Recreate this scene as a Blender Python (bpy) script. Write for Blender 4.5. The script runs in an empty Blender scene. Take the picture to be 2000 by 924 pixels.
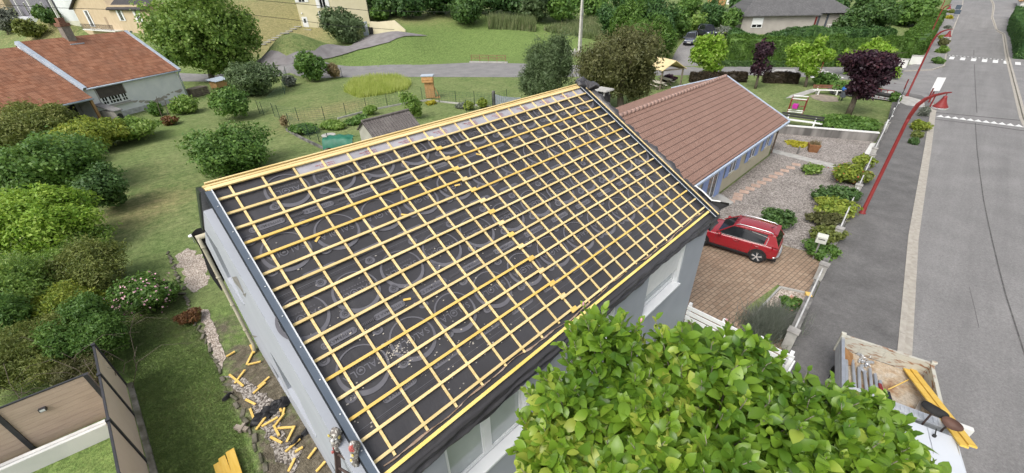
import bpy, bmesh, math, random
import numpy as np
from mathutils import Vector, Matrix
random.seed(7)
rng = np.random.default_rng(7)
SC = bpy.context.scene
COL = SC.collection
# ------------------------------------------------------------------ camera
FPX, YAW, PITCH, ROLL = 794.795, 0.7580819, 0.5545654, -0.0304977
CAMZ = 10.6
def _rot():
    cy, sy = math.cos(YAW), math.sin(YAW); cp, sp = math.cos(PITCH), math.sin(PITCH); cr, sr = math.cos(ROLL), math.sin(ROLL)
    f = np.array([sy*cp, cy*cp, -sp]); r = np.array([cy, -sy, 0]); u = np.cross(r, f)
    return cr*r+sr*u, -sr*r+cr*u, f
CR, CU, CF = _rot()
CP = np.array([0, 0, CAMZ])
cam_d = bpy.data.cameras.new('camera'); cam = bpy.data.objects.new('camera', cam_d); COL.objects.link(cam)
cam_d.sensor_width = 36; cam_d.sensor_fit = 'HORIZONTAL'; cam_d.lens = FPX/2000*36; cam_d.clip_end = 3000; cam_d.clip_start = .05
cam.matrix_world = Matrix(((CR[0], CU[0], -CF[0], 0), (CR[1], CU[1], -CF[1], 0), (CR[2], CU[2], -CF[2], CAMZ), (0, 0, 0, 1)))
SC.camera = cam
def ray(px, py): return CF + CR*((px-1000)/FPX) - CU*((py-462)/FPX)
def at(px, py, z=0.0):
    d = ray(px, py); v = CP + d*((z-CAMZ)/d[2]); return v
def onp(px, py, P, n):
    d = ray(px, py); return CP + d*((np.dot(np.asarray(P)-CP, n))/np.dot(d, n))
def depth(v): return float(np.dot(np.asarray(v)-CP, CF))
def ppm(v): return FPX/depth(v)
# ------------------------------------------------------------------ terrain
ctrl = []
for q in [(500,146,0),(430,155,0),(350,160,0),(620,165,0),(800,150,0),(800,131,0),(650,140,0),(1020,150,0),(1020,128,0),(367,193,0),(228,228,0),(0,300,0),(900,122,0),
          (1130,150,0),(1300,150,0),(1450,140,0),(1600,140,0),(1700,135,0),(1771,187,0),(1855,110,0),(1965,122,0),(1850,60,.4),(1960,60,.4),(1250,175,0),(1400,200,0),
          (60,235,0),(1760,240,0),(700,260,0),(500,300,0),(1200,260,0),(1990,230,0),(1310,131,.05),(1500,131,.1),
          (235,64,5.0),(150,60,4.6),(60,66,4.2),(20,80,2.5),(586,51,6.1),(722,66,4.2),(660,85,2.9),(700,97,1.7),(790,64,4.1),(505,96,2.2),(560,112,1.0),(440,110,2.0),(900,62,3.2),(1100,60,2.6),
          (1000,56,3.4),(830,72,3.2),(850,100,1.2),(1345,90,2.3),(1330,116,.8),(1440,62,3.8),(1600,62,3.6),(1720,68,3.0),(1790,90,1.2),(1865,0,4),(1928,0,4),(1990,20,3),
          (1130,98,.8),(540,20,8.3),(480,40,6.2),(900,40,4.8),(770,50,5.2),(1200,60,3.2),(1300,40,4.2),(1820,30,2.6),(1400,20,5.6),(1780,120,.3),(1480,100,.9),(1680,100,.9)]:
    v = at(q[0], q[1], q[2]); ctrl.append((v[0], v[1], q[2]))
for x, y in ((-60,10),(-60,-40),(0,-50),(60,-50),(120,-40),(0,10),(30,0),(-40,50),(-25,25),(200,-40),(60,3),(10,20),(30,30),(20,-20),(45,10)): ctrl.append((x, y, 0))
for x, y, z in ((-60,120,8),(0,140,13),(60,160,15),(120,140,14),(180,100,12),(240,40,8),(300,0,7),(-100,80,3),(-60,240,22),(100,260,24),(260,180,22),(330,60,11),(30,110,10.5),(240,-30,3)): ctrl.append((x, y, z))
ctrl = np.array(ctrl)
def _tps_fit():
    X = ctrl[:, :2]/50; n = len(X)
    d2 = ((X[:, None]-X[None])**2).sum(-1); K = .5*d2*np.log(d2+1e-12)
    A = np.zeros((n+3, n+3)); A[:n, :n] = K+np.eye(n)*.012; A[:n, n] = 1; A[:n, n+1:] = X; A[n, :n] = 1; A[n+1:, :n] = X.T
    return np.linalg.solve(A, np.r_[ctrl[:, 2], 0, 0, 0])
_W = _tps_fit()
def tz(x, y):
    x = np.asarray(x, float); y = np.asarray(y, float); sh = x.shape
    P = np.stack([x.ravel(), y.ravel()], 1)/50; X = ctrl[:, :2]/50
    d2 = ((P[:, None]-X[None])**2).sum(-1)
    z = (.5*d2*np.log(d2+1e-12))@_W[:-3] + _W[-3] + P@_W[-2:]
    z = np.where(z < .35, 0, z-.35); z = np.where(z < .4, z*z/.8, z-.2)
    z = np.minimum(z, 40)
    xx = P[:, 0]*50; yy = P[:, 1]*50                      # the near gardens and the street in front are level
    z = np.where((yy < 44) & (xx < 50), 0, z)
    z = np.where((yy < 12) & (xx < 84), 0, z)
    return z.reshape(sh)
def hit(px, py, dz=0.0):
    d = ray(px, py); d = d/np.linalg.norm(d)
    t = np.linspace(3, 400, 1600); P = CP + t[:, None]*d
    b = np.nonzero(P[:, 2] < tz(P[:, 0], P[:, 1])+dz)[0]
    if len(b) == 0: return P[-1]
    i = b[0]; t2 = np.linspace(t[max(i-1, 0)], t[i], 40); P = CP + t2[:, None]*d
    b = np.nonzero(P[:, 2] <= tz(P[:, 0], P[:, 1])+dz+1e-6)[0]
    return P[b[0]] if len(b) else P[-1]
def TZ(x, y): return float(tz(np.array([x]), np.array([y]))[0])
# ------------------------------------------------------------------ materials
MATS = {}
def mat(name, c1, c2=None, scale=3., rough=.7, bump=0., bscale=None, c3=None, metal=0., spec=.3, objrand=0., coord='Object', detail=6, stretch=None, coat=0, lo=.35, hi=.65, speck=None):
    if name in MATS: return MATS[name]
    m = bpy.data.materials.new(name); MATS[name] = m; m.use_nodes = True; nt = m.node_tree; N = nt.nodes; L = nt.links
    b = N['Principled BSDF']; b.inputs['Roughness'].default_value = rough; b.inputs['Metallic'].default_value = metal; b.inputs['Specular IOR Level'].default_value = spec
    b.inputs['Coat Weight'].default_value = coat
    tc = N.new('ShaderNodeTexCoord'); src = tc.outputs[coord]
    if stretch:
        mp = N.new('ShaderNodeMapping'); mp.inputs['Scale'].default_value = stretch; L.new(src, mp.inputs['Vector']); src = mp.outputs['Vector']
    col = None
    if c2 is None: c2 = tuple(x*.85 for x in c1)
    n1 = N.new('ShaderNodeTexNoise'); n1.inputs['Scale'].default_value = scale; n1.inputs['Detail'].default_value = detail; L.new(src, n1.inputs['Vector'])
    r = N.new('ShaderNodeValToRGB'); e = r.color_ramp.elements; e[0].position = lo; e[1].position = hi
    e[0].color = (*c1, 1); e[1].color = (*c2, 1)
    if c3: k = e.new((lo+hi)/2); k.color = (*c3, 1)
    L.new(n1.outputs['Fac'], r.inputs['Fac']); col = r.outputs['Color']
    if objrand:
        oi = N.new('ShaderNodeObjectInfo'); hs = N.new('ShaderNodeHueSaturation'); mr = N.new('ShaderNodeMapRange')
        mr.inputs[3].default_value = 1-objrand; mr.inputs[4].default_value = 1+objrand*.6
        L.new(oi.outputs['Random'], mr.inputs[0]); L.new(mr.outputs[0], hs.inputs['Value']); L.new(col, hs.inputs['Color']); col = hs.outputs['Color']
    for sc_, am, *sx_ in (speck or ()):
        n3 = N.new('ShaderNodeTexNoise'); n3.inputs['Scale'].default_value = sc_; n3.inputs['Detail'].default_value = 3; n3.inputs['Roughness'].default_value = .7; p3 = N.new('ShaderNodeMapping'); p3.inputs['Scale'].default_value = sx_[0] if sx_ else (1, 1, 1); L.new(tc.outputs[coord], p3.inputs['Vector']); L.new(p3.outputs['Vector'], n3.inputs['Vector'])
        m3 = N.new('ShaderNodeMapRange'); m3.inputs[1].default_value = .3; m3.inputs[2].default_value = .7; m3.inputs[3].default_value = 1-am; m3.inputs[4].default_value = 1+am; h3 = N.new('ShaderNodeHueSaturation'); L.new(n3.outputs['Fac'], m3.inputs[0]); L.new(m3.outputs[0], h3.inputs['Value']); L.new(col, h3.inputs['Color']); col = h3.outputs['Color']
    L.new(col, b.inputs['Base Color'])
    if bump:
        n2 = N.new('ShaderNodeTexNoise'); n2.inputs['Scale'].default_value = bscale or scale*6; n2.inputs['Detail'].default_value = 5; L.new(src, n2.inputs['Vector'])
        bp = N.new('ShaderNodeBump'); bp.inputs['Strength'].default_value = bump; bp.inputs['Distance'].default_value = .02
        L.new(n2.outputs['Fac'], bp.inputs['Height']); L.new(bp.outputs['Normal'], b.inputs['Normal'])
    return m
def leafmat(name, c1, c2, c3=None, trans=.35, rough=.5, spec=.35, nscale=.7):
    m = bpy.data.materials.new(name); MATS[name] = m; m.use_nodes = True; nt = m.node_tree; N = nt.nodes; L = nt.links
    b = N['Principled BSDF']; b.inputs['Roughness'].default_value = rough; b.inputs['Specular IOR Level'].default_value = spec
    g = N.new('ShaderNodeNewGeometry'); tc = N.new('ShaderNodeTexCoord'); n1 = N.new('ShaderNodeTexNoise'); n1.inputs['Scale'].default_value = nscale; n1.inputs['Detail'].default_value = 2
    L.new(tc.outputs['Object'], n1.inputs['Vector'])
    ad = N.new('ShaderNodeMath'); ad.operation = 'MULTIPLY_ADD'; ad.inputs[1].default_value = .52; ad.inputs[2].default_value = -.26
    L.new(g.outputs['Random Per Island'], ad.inputs[0]); ad2 = N.new('ShaderNodeMath'); ad2.operation = 'MULTIPLY_ADD'; ad2.inputs[1].default_value = .85
    L.new(n1.outputs['Fac'], ad2.inputs[0]); L.new(ad.outputs[0], ad2.inputs[2])
    r = N.new('ShaderNodeValToRGB'); e = r.color_ramp.elements; e[0].position = .1; e[1].position = .62; e[0].color = (*c1, 1); e[1].color = (*c2, 1)
    if c3: k = e.new(.72); k.color = (*c3, 1)
    L.new(ad2.outputs[0], r.inputs['Fac']); L.new(r.outputs['Color'], b.inputs['Base Color'])
    t = N.new('ShaderNodeBsdfTranslucent'); hs = N.new('ShaderNodeHueSaturation'); hs.inputs['Value'].default_value = 1.2; hs.inputs['Hue'].default_value = .485
    L.new(r.outputs['Color'], hs.inputs['Color']); L.new(hs.outputs['Color'], t.inputs['Color'])
    mx = N.new('ShaderNodeMixShader'); mx.inputs[0].default_value = trans; L.new(b.outputs[0], mx.inputs[1]); L.new(t.outputs[0], mx.inputs[2])
    L.new(mx.outputs[0], N['Material Output'].inputs['Surface'])
    return m
def tilemat(name, c1, c2, c3, tw=.22, th=.34, rough=.75, mortar=(.05,.03,.025), row_dark=.5, wave=True, stain=(.1,.07,.05), bump=.6):
    """roof tiles: uv in metres, u along the eave, v down the slope"""
    m = bpy.data.materials.new(name); MATS[name] = m; m.use_nodes = True; nt = m.node_tree; N = nt.nodes; L = nt.links
    b = N['Principled BSDF']; b.inputs['Roughness'].default_value = rough; b.inputs['Specular IOR Level'].default_value = .25
    uv = N.new('ShaderNodeUVMap'); br = N.new('ShaderNodeTexBrick'); br.offset = .5 if not wave else 0.; br.inputs['Scale'].default_value = 1
    br.inputs['Brick Width'].default_value = tw; br.inputs['Row Height'].default_value = th; br.inputs['Mortar Size'].default_value = .012; br.inputs['Mortar Smooth'].default_value = .3; br.inputs['Bias'].default_value = 0
    br.inputs['Color1'].default_value = (*c1, 1); br.inputs['Color2'].default_value = (*c2, 1); br.inputs['Mortar'].default_value = (*mortar, 1)
    L.new(uv.outputs[0], br.inputs['Vector'])
    n1 = N.new('ShaderNodeTexNoise'); n1.inputs['Scale'].default_value = .8; n1.inputs['Detail'].default_value = 7; L.new(uv.outputs[0], n1.inputs['Vector'])
    r = N.new('ShaderNodeValToRGB'); r.color_ramp.elements[0].position = .42; r.color_ramp.elements[1].position = .72
    L.new(n1.outputs['Fac'], r.inputs['Fac'])
    mx = N.new('ShaderNodeMix'); mx.data_type = 'RGBA'; L.new(r.outputs['Color'], mx.inputs[0]); L.new(br.outputs['Color'], mx.inputs[6]); mx.inputs[7].default_value = (*c3, 1)
    ml = N.new('ShaderNodeMath'); ml.operation = 'MULTIPLY'; ml.inputs[1].default_value = .6; L.new(r.outputs['Color'], ml.inputs[0]); L.new(ml.outputs[0], mx.inputs[0])
    L.new(mx.outputs[2], b.inputs['Base Color'])
    # height: each row tilts up towards its lower edge, each tile is a roll
    sx = N.new('ShaderNodeSeparateXYZ'); L.new(uv.outputs[0], sx.inputs[0])
    d = N.new('ShaderNodeMath'); d.operation = 'DIVIDE'; d.inputs[1].default_value = th; L.new(sx.outputs[1], d.inputs[0])
    fr = N.new('ShaderNodeMath'); fr.operation = 'FRACT'; L.new(d.outputs[0], fr.inputs[0])
    d2 = N.new('ShaderNodeMath'); d2.operation = 'MULTIPLY'; d2.inputs[1].default_value = 2*math.pi/tw; L.new(sx.outputs[0], d2.inputs[0])
    si = N.new('ShaderNodeMath'); si.operation = 'SINE'; L.new(d2.outputs[0], si.inputs[0])
    ma = N.new('ShaderNodeMath'); ma.operation = 'MULTIPLY_ADD'; ma.inputs[1].default_value = .35 if wave else .08; L.new(si.outputs[0], ma.inputs[0]); L.new(fr.outputs[0], ma.inputs[2])
    bp = N.new('ShaderNodeBump'); bp.inputs['Strength'].default_value = bump; bp.inputs['Distance'].default_value = .04; L.new(ma.outputs[0], bp.inputs['Height']); L.new(bp.outputs['Normal'], b.inputs['Normal'])
    return m
# ------------------------------------------------------------------ object helpers
def tag(o, label=None, cat=None, group=None, kind=None):
    if label: o['label'] = label
    if cat: o['category'] = cat
    if group: o['group'] = group
    if kind: o['kind'] = kind
    return o
def thing(name, label, cat, loc=(0, 0, 0), rz=0, group=None, scale=1.):
    o = bpy.data.objects.new(name, None); COL.objects.link(o); o.location = tuple(map(float, loc)); o.rotation_euler = (0, 0, rz); o.scale = (scale,)*3
    o.empty_display_size = .2
    return tag(o, label, cat, group)
def wm(o):
    M = o.matrix_basis if o.type == 'CAMERA' else Matrix.LocRotScale(o.location, o.rotation_euler, o.scale)
    return M if o.parent is None else wm(o.parent) @ o.matrix_parent_inverse @ M
def link(name, me, parent=None, world=False):
    o = bpy.data.objects.new(name, me); COL.objects.link(o)
    if parent is not None:
        o.parent = parent
        if world:   # verts given in world space: undo the parent's placement
            M = wm(parent)
            o.matrix_parent_inverse = M.inverted()
    return o
def copy_tree(o, parent=None):
    c = o.copy(); COL.objects.link(c)
    if parent is not None: c.parent = parent
    for ch in list(o.children): copy_tree(ch, c)
    return c
class MB:
    def __init__(s): s.v = []; s.f = []; s.m = []; s.uv = None
    def quad(s, pts, m=0):
        i = len(s.v); s.v += [tuple(map(float, p)) for p in pts]; s.f.append(tuple(range(i, i+len(pts)))); s.m.append(m); return s
    def hexa(s, P, m=0):       # P: 4 bottom (ccw), 4 top
        i = len(s.v); s.v += [tuple(map(float, p)) for p in P]
        for f in ((3,2,1,0),(4,5,6,7),(0,1,5,4),(1,2,6,5),(2,3,7,6),(3,0,4,7)): s.f.append(tuple(i+k for k in f)); s.m.append(m)
        return s
    def box(s, x0, x1, y0, y1, z0, z1, m=0):
        return s.hexa([(x0,y0,z0),(x1,y0,z0),(x1,y1,z0),(x0,y1,z0),(x0,y0,z1),(x1,y0,z1),(x1,y1,z1),(x0,y1,z1)], m)
    def obox(s, c, ax, ay, az, hx, hy, hz, m=0):
        c = np.asarray(c, float); ax = np.asarray(ax, float)*hx; ay = np.asarray(ay, float)*hy; az = np.asarray(az, float)*hz
        return s.hexa([c-ax-ay-az, c+ax-ay-az, c+ax+ay-az, c-ax+ay-az, c-ax-ay+az, c+ax-ay+az, c+ax+ay+az, c-ax+ay+az], m)
    def bar(s, a, b, w, h=None, up=(0, 0, 1), m=0):
        a = np.asarray(a, float); b = np.asarray(b, float); d = b-a; l = np.linalg.norm(d); d = d/l; up = np.asarray(up, float)
        x = np.cross(d, up); n = np.linalg.norm(x)
        if n < 1e-4: x = np.array([1., 0, 0]); n = 1
        x = x/n; z = np.cross(x, d)
        return s.obox((a+b)/2, x, d, z, w/2, l/2, (h or w)/2, m)
    def tube(s, path, r, n=8, m=0, cap=True):
        P = [np.asarray(p, float) for p in path]; rr = r if hasattr(r, '__len__') else [r]*len(P)
        i0 = len(s.v); ref = None
        for k, p in enumerate(P):
            d = P[min(k+1, len(P)-1)]-P[max(k-1, 0)]; d = d/(np.linalg.norm(d)+1e-9)
            if ref is None: ref = np.array([0, 0, 1.]) if abs(d[2]) < .9 else np.array([1., 0, 0])
            x = np.cross(d, ref); x /= np.linalg.norm(x)+1e-9; y = np.cross(d, x); ref = np.cross(x, d)
            for j in range(n):
                a = 2*math.pi*j/n; s.v.append(tuple(p+rr[k]*(math.cos(a)*x+math.sin(a)*y)))
        for k in range(len(P)-1):
            for j in range(n):
                a = i0+k*n+j; b = i0+k*n+(j+1) % n; s.f.append((a, b, b+n, a+n)); s.m.append(m)
        if cap:
            s.f.append(tuple(i0+j for j in reversed(range(n)))); s.m.append(m)
            s.f.append(tuple(i0+(len(P)-1)*n+j for j in range(n))); s.m.append(m)
        return s
    def lathe(s, prof, c=(0, 0, 0), n=16, m=0):
        return s.tube([(c[0], c[1], c[2]+z) for r, z in prof], [max(r, 1e-3) for r, z in prof], n, m)
    def prism(s, poly, off, m=0):     # polygon swept by vector
        off = np.asarray(off, float); A = [np.asarray(p, float) for p in poly]; B = [p+off for p in A]; i = len(s.v); n = len(A)
        s.v += [tuple(p) for p in A]+[tuple(p) for p in B]
        s.f.append(tuple(reversed(range(i, i+n)))); s.f.append(tuple(range(i+n, i+2*n))); s.m += [m, m]
        for k in range(n): s.f.append((i+k, i+(k+1) % n, i+n+(k+1) % n, i+n+k)); s.m.append(m)
        return s
    def raw(s, V, F, m=0):
        i = len(s.v); s.v += [tuple(map(float, p)) for p in V]; s.f += [tuple(i+k for k in f) for f in F]; s.m += [m]*len(F); return s
    def ell(s, c, r, n=12, m=0):
        prof = [(math.sin(math.pi*k/n), -math.cos(math.pi*k/n)) for k in range(n+1)]; i0 = len(s.v); q = 2*n
        for a, z in prof:
            for j in range(q): t = 2*math.pi*j/q; s.v.append((c[0]+r[0]*a*math.cos(t), c[1]+r[1]*a*math.sin(t), c[2]+r[2]*z))
        for k in range(n):
            for j in range(q): s.f.append((i0+k*q+j, i0+k*q+(j+1) % q, i0+(k+1)*q+(j+1) % q, i0+(k+1)*q+j)); s.m.append(m)
        return s
    def build(s, name, mats, parent=None, world=False, smooth=False, bevel=0., loc=None, fixn=True, uvf=None):
        me = bpy.data.meshes.new(name); V = s.v
        if loc is not None: V = [(a-loc[0], b-loc[1], c-loc[2]) for a, b, c in V]
        me.from_pydata(V, [], s.f)
        mats = mats if isinstance(mats, (list, tuple)) else [mats]
        for k in mats: me.materials.append(k)
        me.polygons.foreach_set('material_index', s.m)
        if uvf is not None:
            uv = me.uv_layers.new(name='UVMap'); vv = np.array([uvf(*p) for p in V]); idx = np.empty(len(me.loops), int); me.loops.foreach_get('vertex_index', idx); uv.data.foreach_set('uv', vv[idx].ravel())
        if fixn:
            bm = bmesh.new(); bm.from_mesh(me); bmesh.ops.recalc_face_normals(bm, faces=bm.faces); bm.to_mesh(me); bm.free()
        if smooth: me.polygons.foreach_set('use_smooth', [True]*len(me.polygons))
        me.update()
        o = link(name, me, parent, world)
        if loc is not None and parent is None: o.location = tuple(map(float, loc))
        if bevel:
            b = o.modifiers.new('bevel', 'BEVEL'); b.width = bevel; b.segments = 2; b.limit_method = 'ANGLE'; b.angle_limit = math.radians(40)
        return o
def one(mb, name, mats, label, cat, loc, group=None, **k): return tag(mb.build(name, mats, loc=loc, **k), label, cat, group)
def U(v): v = np.asarray(v, float); return v/np.linalg.norm(v)
# ------------------------------------------------------------------ foliage
def add_leaves(P, N, size, asp=.5, fold=.25, rnd=.6, r=rng):
    """diamond leaves: points P, facing N; returns verts, faces"""
    n = len(P); N = N/(np.linalg.norm(N, axis=1, keepdims=True)+1e-9)
    N = N + r.normal(0, rnd, (n, 3)); N /= np.linalg.norm(N, axis=1, keepdims=True)+1e-9
    T = r.normal(0, 1, (n, 3)); T -= (T*N).sum(1, keepdims=True)*N; T /= np.linalg.norm(T, axis=1, keepdims=True)+1e-9
    B = np.cross(N, T); L = (size*(.7+.6*r.random(n)))[:, None] if np.ndim(size) else (size*(.7+.6*r.random(n)))[:, None]
    a = P-T*L*.5; c = P+T*L*.5; b = P+B*L*asp*.5+N*L*fold*.3; d = P-B*L*asp*.5+N*L*fold*.3
    V = np.stack([a, b, c, d], 1).reshape(-1, 3); k = np.arange(n)*4
    F = np.stack([k, k+1, k+2, k, k+2, k+3], 1).reshape(-1, 3)
    return V, F
def fast_mesh(name, V, F, mats, mi=None):
    me = bpy.data.meshes.new(name); V = np.asarray(V, np.float32); F = np.asarray(F, np.int32); k = F.shape[1]
    me.vertices.add(len(V)); me.vertices.foreach_set('co', V.ravel()); me.loops.add(F.size); me.loops.foreach_set('vertex_index', F.ravel())
    me.polygons.add(len(F)); me.polygons.foreach_set('loop_start', np.arange(len(F), dtype=np.int32)*k)
    for m in (mats if isinstance(mats, (list, tuple)) else [mats]): me.materials.append(m)
    if mi is not None: me.polygons.foreach_set('material_index', np.asarray(mi, np.int32))
    me.update(calc_edges=True); me.validate(); return me
def cloud(lobes, n, size, asp=.5, shell=.35, up=.35, rnd=.55, r=rng, zmin=None, clump=0):
    """leaf positions spread through ellipsoid lobes [(center, radii)], dense near their surface, in clumps"""
    vol = np.array([l[1][0]*l[1][1]+l[1][0]*l[1][2]+l[1][1]*l[1][2] for l in lobes]); pk = rng.choice(len(lobes), n, p=vol/vol.sum())
    C = np.array([l[0] for l in lobes], float)[pk]; R = np.array([l[1] for l in lobes], float)[pk]
    D = r.normal(0, 1, (n, 3)); D /= np.linalg.norm(D, axis=1, keepdims=True)
    if clump:
        cd = r.normal(0, 1, (clump, 3)); cd /= np.linalg.norm(cd, axis=1, keepdims=True); q = r.integers(0, clump, n)
        D = cd[q]+r.normal(0, .75/np.sqrt(clump)*2.2, (n, 3)); D /= np.linalg.norm(D, axis=1, keepdims=True)
        off = (r.random(clump)*.22-.08)[q]
    else: off = 0
    rad = 1-shell*r.random(n)**1.5+off
    rad = rad+(r.random(n) < .12)*r.random(n)*.26          # stray sprigs
    # uneven outline
    w = .10*np.sin(D[:, 0]*5+C[:, 0]*3.1)+.10*np.sin(D[:, 1]*6+C[:, 1]*2.3)+.08*np.sin(D[:, 2]*7+C[:, 0])
    P = C+D*R*(rad+w)[:, None]
    N = D/R*R.mean(1, keepdims=True)+np.array([0, 0, up])
    if zmin is not None:
        ok = P[:, 2] > zmin; P = P[ok]; N = N[ok]
    return add_leaves(P, N, size, asp, rnd=rnd, r=r)
def core(lobes, k=.72, n=7):
    """an inner twig mass so that the crown is not see-through: lumpy, same leaves' material"""
    mb = MB()
    for c, R in lobes: mb.ell(c, [x*k for x in R], n)
    V = np.array(mb.v); V = V+.06*np.stack([np.sin(V[:, 1]*9), np.sin(V[:, 2]*8), np.sin(V[:, 0]*9)], 1)*np.mean(lobes[0][1])
    T = []
    for f in mb.f: T += [(f[0], f[1], f[2]), (f[0], f[2], f[3])]
    return V, np.array(T)
def merge(parts):
    V = []; F = []; o = 0
    for v, f in parts: V.append(v); F.append(f+o); o += len(v)
    return np.concatenate(V), np.concatenate(F)
def lobes_in(c, R, n, k=.55, r=rng, flat=False):
    out = [(np.array(c, float), np.array(R, float)*.70)]
    for i in range(n):
        d = r.normal(0, 1, 3); d /= np.linalg.norm(d); d[2] = d[2]*.8+.12
        q = k*(.55+.6*r.random()); out.append((np.array(c)+d*np.array(R)*(.98-q*.75), np.array(R)*q))
    return out
LM = {}
def blob_px(cx, cy, hw, hh, squash=1.):
    """pixel box -> ellipsoid standing on the ground: centre, radii"""
    rz = 1.
    for _ in range(8):
        c = hit(cx, cy, rz*.92); k = ppm(c); d = U(ray(cx, cy)); th = math.asin(-d[2])
        r = hw/k; rz = math.sqrt(max((hh/k)**2-(r*math.sin(th))**2, (.35*hh/k)**2))/math.cos(th)
    return c, np.array([r, r*squash, rz])
def bush(cx, cy, hw, hh, m, label, cat='bush', name='bush', group=None, n=None, lf=None, asp=.55, nl=7, squash=1., flowers=None, clump=0, rnd=.55, kind=None, dens=1., shell=.4):
    c, R = blob_px(cx, cy, hw*.93, hh*.93, squash); g = TZ(c[0], c[1]); k = ppm(c)
    lf = max(lf or .07, 6.6/k)
    A = 4*math.pi*((R[0]*R[1])**1.6/3+2*(R[0]*R[2])**1.6/3)**(1/1.6)
    n = n or int(min(26000, max(700, dens*2.6*A/(lf*lf*asp*.5))))
    L = lobes_in((0, 0, c[2]-g), R, nl)
    V, F = merge([core(L, .42), cloud(L, n, lf, asp, zmin=-.05, clump=clump, rnd=rnd, shell=shell)])
    V[:, 2] = np.maximum(V[:, 2], -.05)
    o = link(name, fast_mesh(name, V, F, m)); o.location = (c[0], c[1], g); tag(o, label, cat, group, kind)
    if flowers:
        fm, fn, fs = flowers
        Vf, Ff = cloud([(L[0][0], L[0][1]*1.28)], fn, fs, .9, shell=.1, zmin=.15*R[2]); ok = None
        link('flowers', fast_mesh('flowers', Vf, Ff, fm), o)['kind'] = 'stuff'
    return o
def wood_path(a, b, k=3, amp=.12):
    a = np.asarray(a, float); b = np.asarray(b, float); L = np.linalg.norm(b-a)
    return [a+(b-a)*t/(k)+(rng.normal(0, amp*L/k, 3) if 0 < t < k else 0) for t in range(k+1)]
def tree(bx, by, crowns, m, bark, label, cat='tree', name='tree', tr=.14, lf=None, dens=1., nl=8, asp=.5, group=None, clump=0, lean=0, core_k=.5, rnd=.6, shell=.5, nlimb=9, base=None, sq=1.):
    """trunk base pixel; crowns = [(cx, cy, hw, hh) px] at the trunk's distance"""
    B = hit(bx, by) if base is None else np.array(base, float); n = np.array([B[0], B[1], 0]); n = U(n); L = []
    for cx, cy, hw, hh in crowns:
        c = onp(cx, cy, B, n); k = ppm(c); L += lobes_in(c-B, (hw/k, hw/k*sq, hh/k/.92), nl)
    k = ppm(B); lf = max(lf or .09, 6.0/k)
    A = sum(4*math.pi*np.mean(l[1])**2 for l in L)*.55
    nn = int(min(26000, max(900, dens*1.5*A/(lf*lf*asp*.5))))
    parts = [cloud(L, nn, lf, asp, shell=shell, clump=clump, rnd=rnd, zmin=.25)]
    if core_k: parts.insert(0, core(L, core_k, 6))
    V, F = merge(parts)
    t = thing(name, label, cat, B, group=group)
    link('crown', fast_mesh('crown', V, F, m), t)
    mb = MB(); c0 = L[0][0]; top = np.array([c0[0]*.8, c0[1]*.8, c0[2]]); h = max(.5, c0[2]-L[0][1][2]*.75)
    fork = np.array([c0[0]*.35, c0[1]*.35, h]); mb.tube([(0, 0, -.1), fork*.3+rng.normal(0, tr*.2, 3)*[1, 1, 0], fork*.65, fork], [tr*1.35, tr*1.05, tr*.9, tr*.8], 9)
    for i in range(nlimb):
        l = L[rng.integers(0, len(L))]; e = l[0]+rng.normal(0, .25, 3)*l[1]; e[2] = max(e[2], h+.2)
        mb.tube(wood_path(fork*(.85+.15*rng.random()), e, 4), [tr*.6, tr*.45, tr*.32, tr*.2, tr*.08], 6)
    mb.build('trunk', bark, t, smooth=True)
    return t
def hedge(path, w, h, m, label, name='hedge', cat='hedge', lf=.09, dens=1., asp=.5, group=None, z0=None, rough=.06, kind=None, taper=.0, coremat=None):
    """clipped hedge along a ground path of (x,y) points: leaf faces on all sides of a box with an inner mass"""
    P = [np.array(p, float) for p in path]; parts = []; o0 = np.array([P[0][0], P[0][1], TZ(*P[0]) if z0 is None else z0])
    for a, b in zip(P[:-1], P[1:]):
        d = b-a; L = np.linalg.norm(d); d = d/L; s = np.array([-d[1], d[0]])
        areas = np.array([L*w, L*h, L*h, w*h, w*h]); n = int(dens*2.2*areas.sum()/(lf*lf*asp*.5)); n = min(n, 22000); k = rng.choice(5, n, p=areas/areas.sum())
        u = rng.random(n)*L; v = (rng.random(n)-.5)*w; z = rng.random(n)*h; N = np.zeros((n, 3))
        z[k == 0] = h; v[k == 1] = w/2; v[k == 2] = -w/2; u[k == 3] = 0; u[k == 4] = L
        N[k == 0] = (0, 0, 1); N[k == 1] = (s[0], s[1], .3); N[k == 2] = (-s[0], -s[1], .3); N[k == 3] = (-d[0], -d[1], .3); N[k == 4] = (d[0], d[1], .3)
        v = v*(1-taper*z/h)
        wob = rough*(np.sin(u*2.1+z*3)+np.sin(u*5.3+v*4)+.8*np.sin(u*.7+1)); Q = np.stack([a[0]+d[0]*u+s[0]*v, a[1]+d[1]*u+s[1]*v, z], 1)+N*(wob-rng.random(n)*.16)[:, None]
        g = tz(Q[:, 0], Q[:, 1]) if z0 is None else z0; Q[:, 2] += g; Q -= o0
        parts.append(add_leaves(Q, N, lf, asp, rnd=.55))
        mb = MB(); ns = max(1, int(L/2)); kw = w/2-.1
        for i in range(ns):
            p0 = a+d*(L*i/ns); p1 = a+d*(L*(i+1)/ns); q = []
            for zz in (0, h-.12):
                for pp, sg in ((p0, -1), (p1, -1), (p1, 1), (p0, 1)):
                    e = pp+s*sg*kw*(1-taper*(zz > 0)); q.append((e[0]-o0[0], e[1]-o0[1], (TZ(*pp) if z0 is None else z0)+zz-o0[2]))
            mb.hexa(q)
        T = []
        for f in mb.f: T += [(f[0], f[1], f[2]), (f[0], f[2], f[3])]
        parts.append((np.array(mb.v), np.array(T)))
    V, F = merge(parts); o = link(name, fast_mesh(name, V, F, m)); o.location = tuple(o0)
    return tag(o, label, cat, group, kind)
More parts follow.
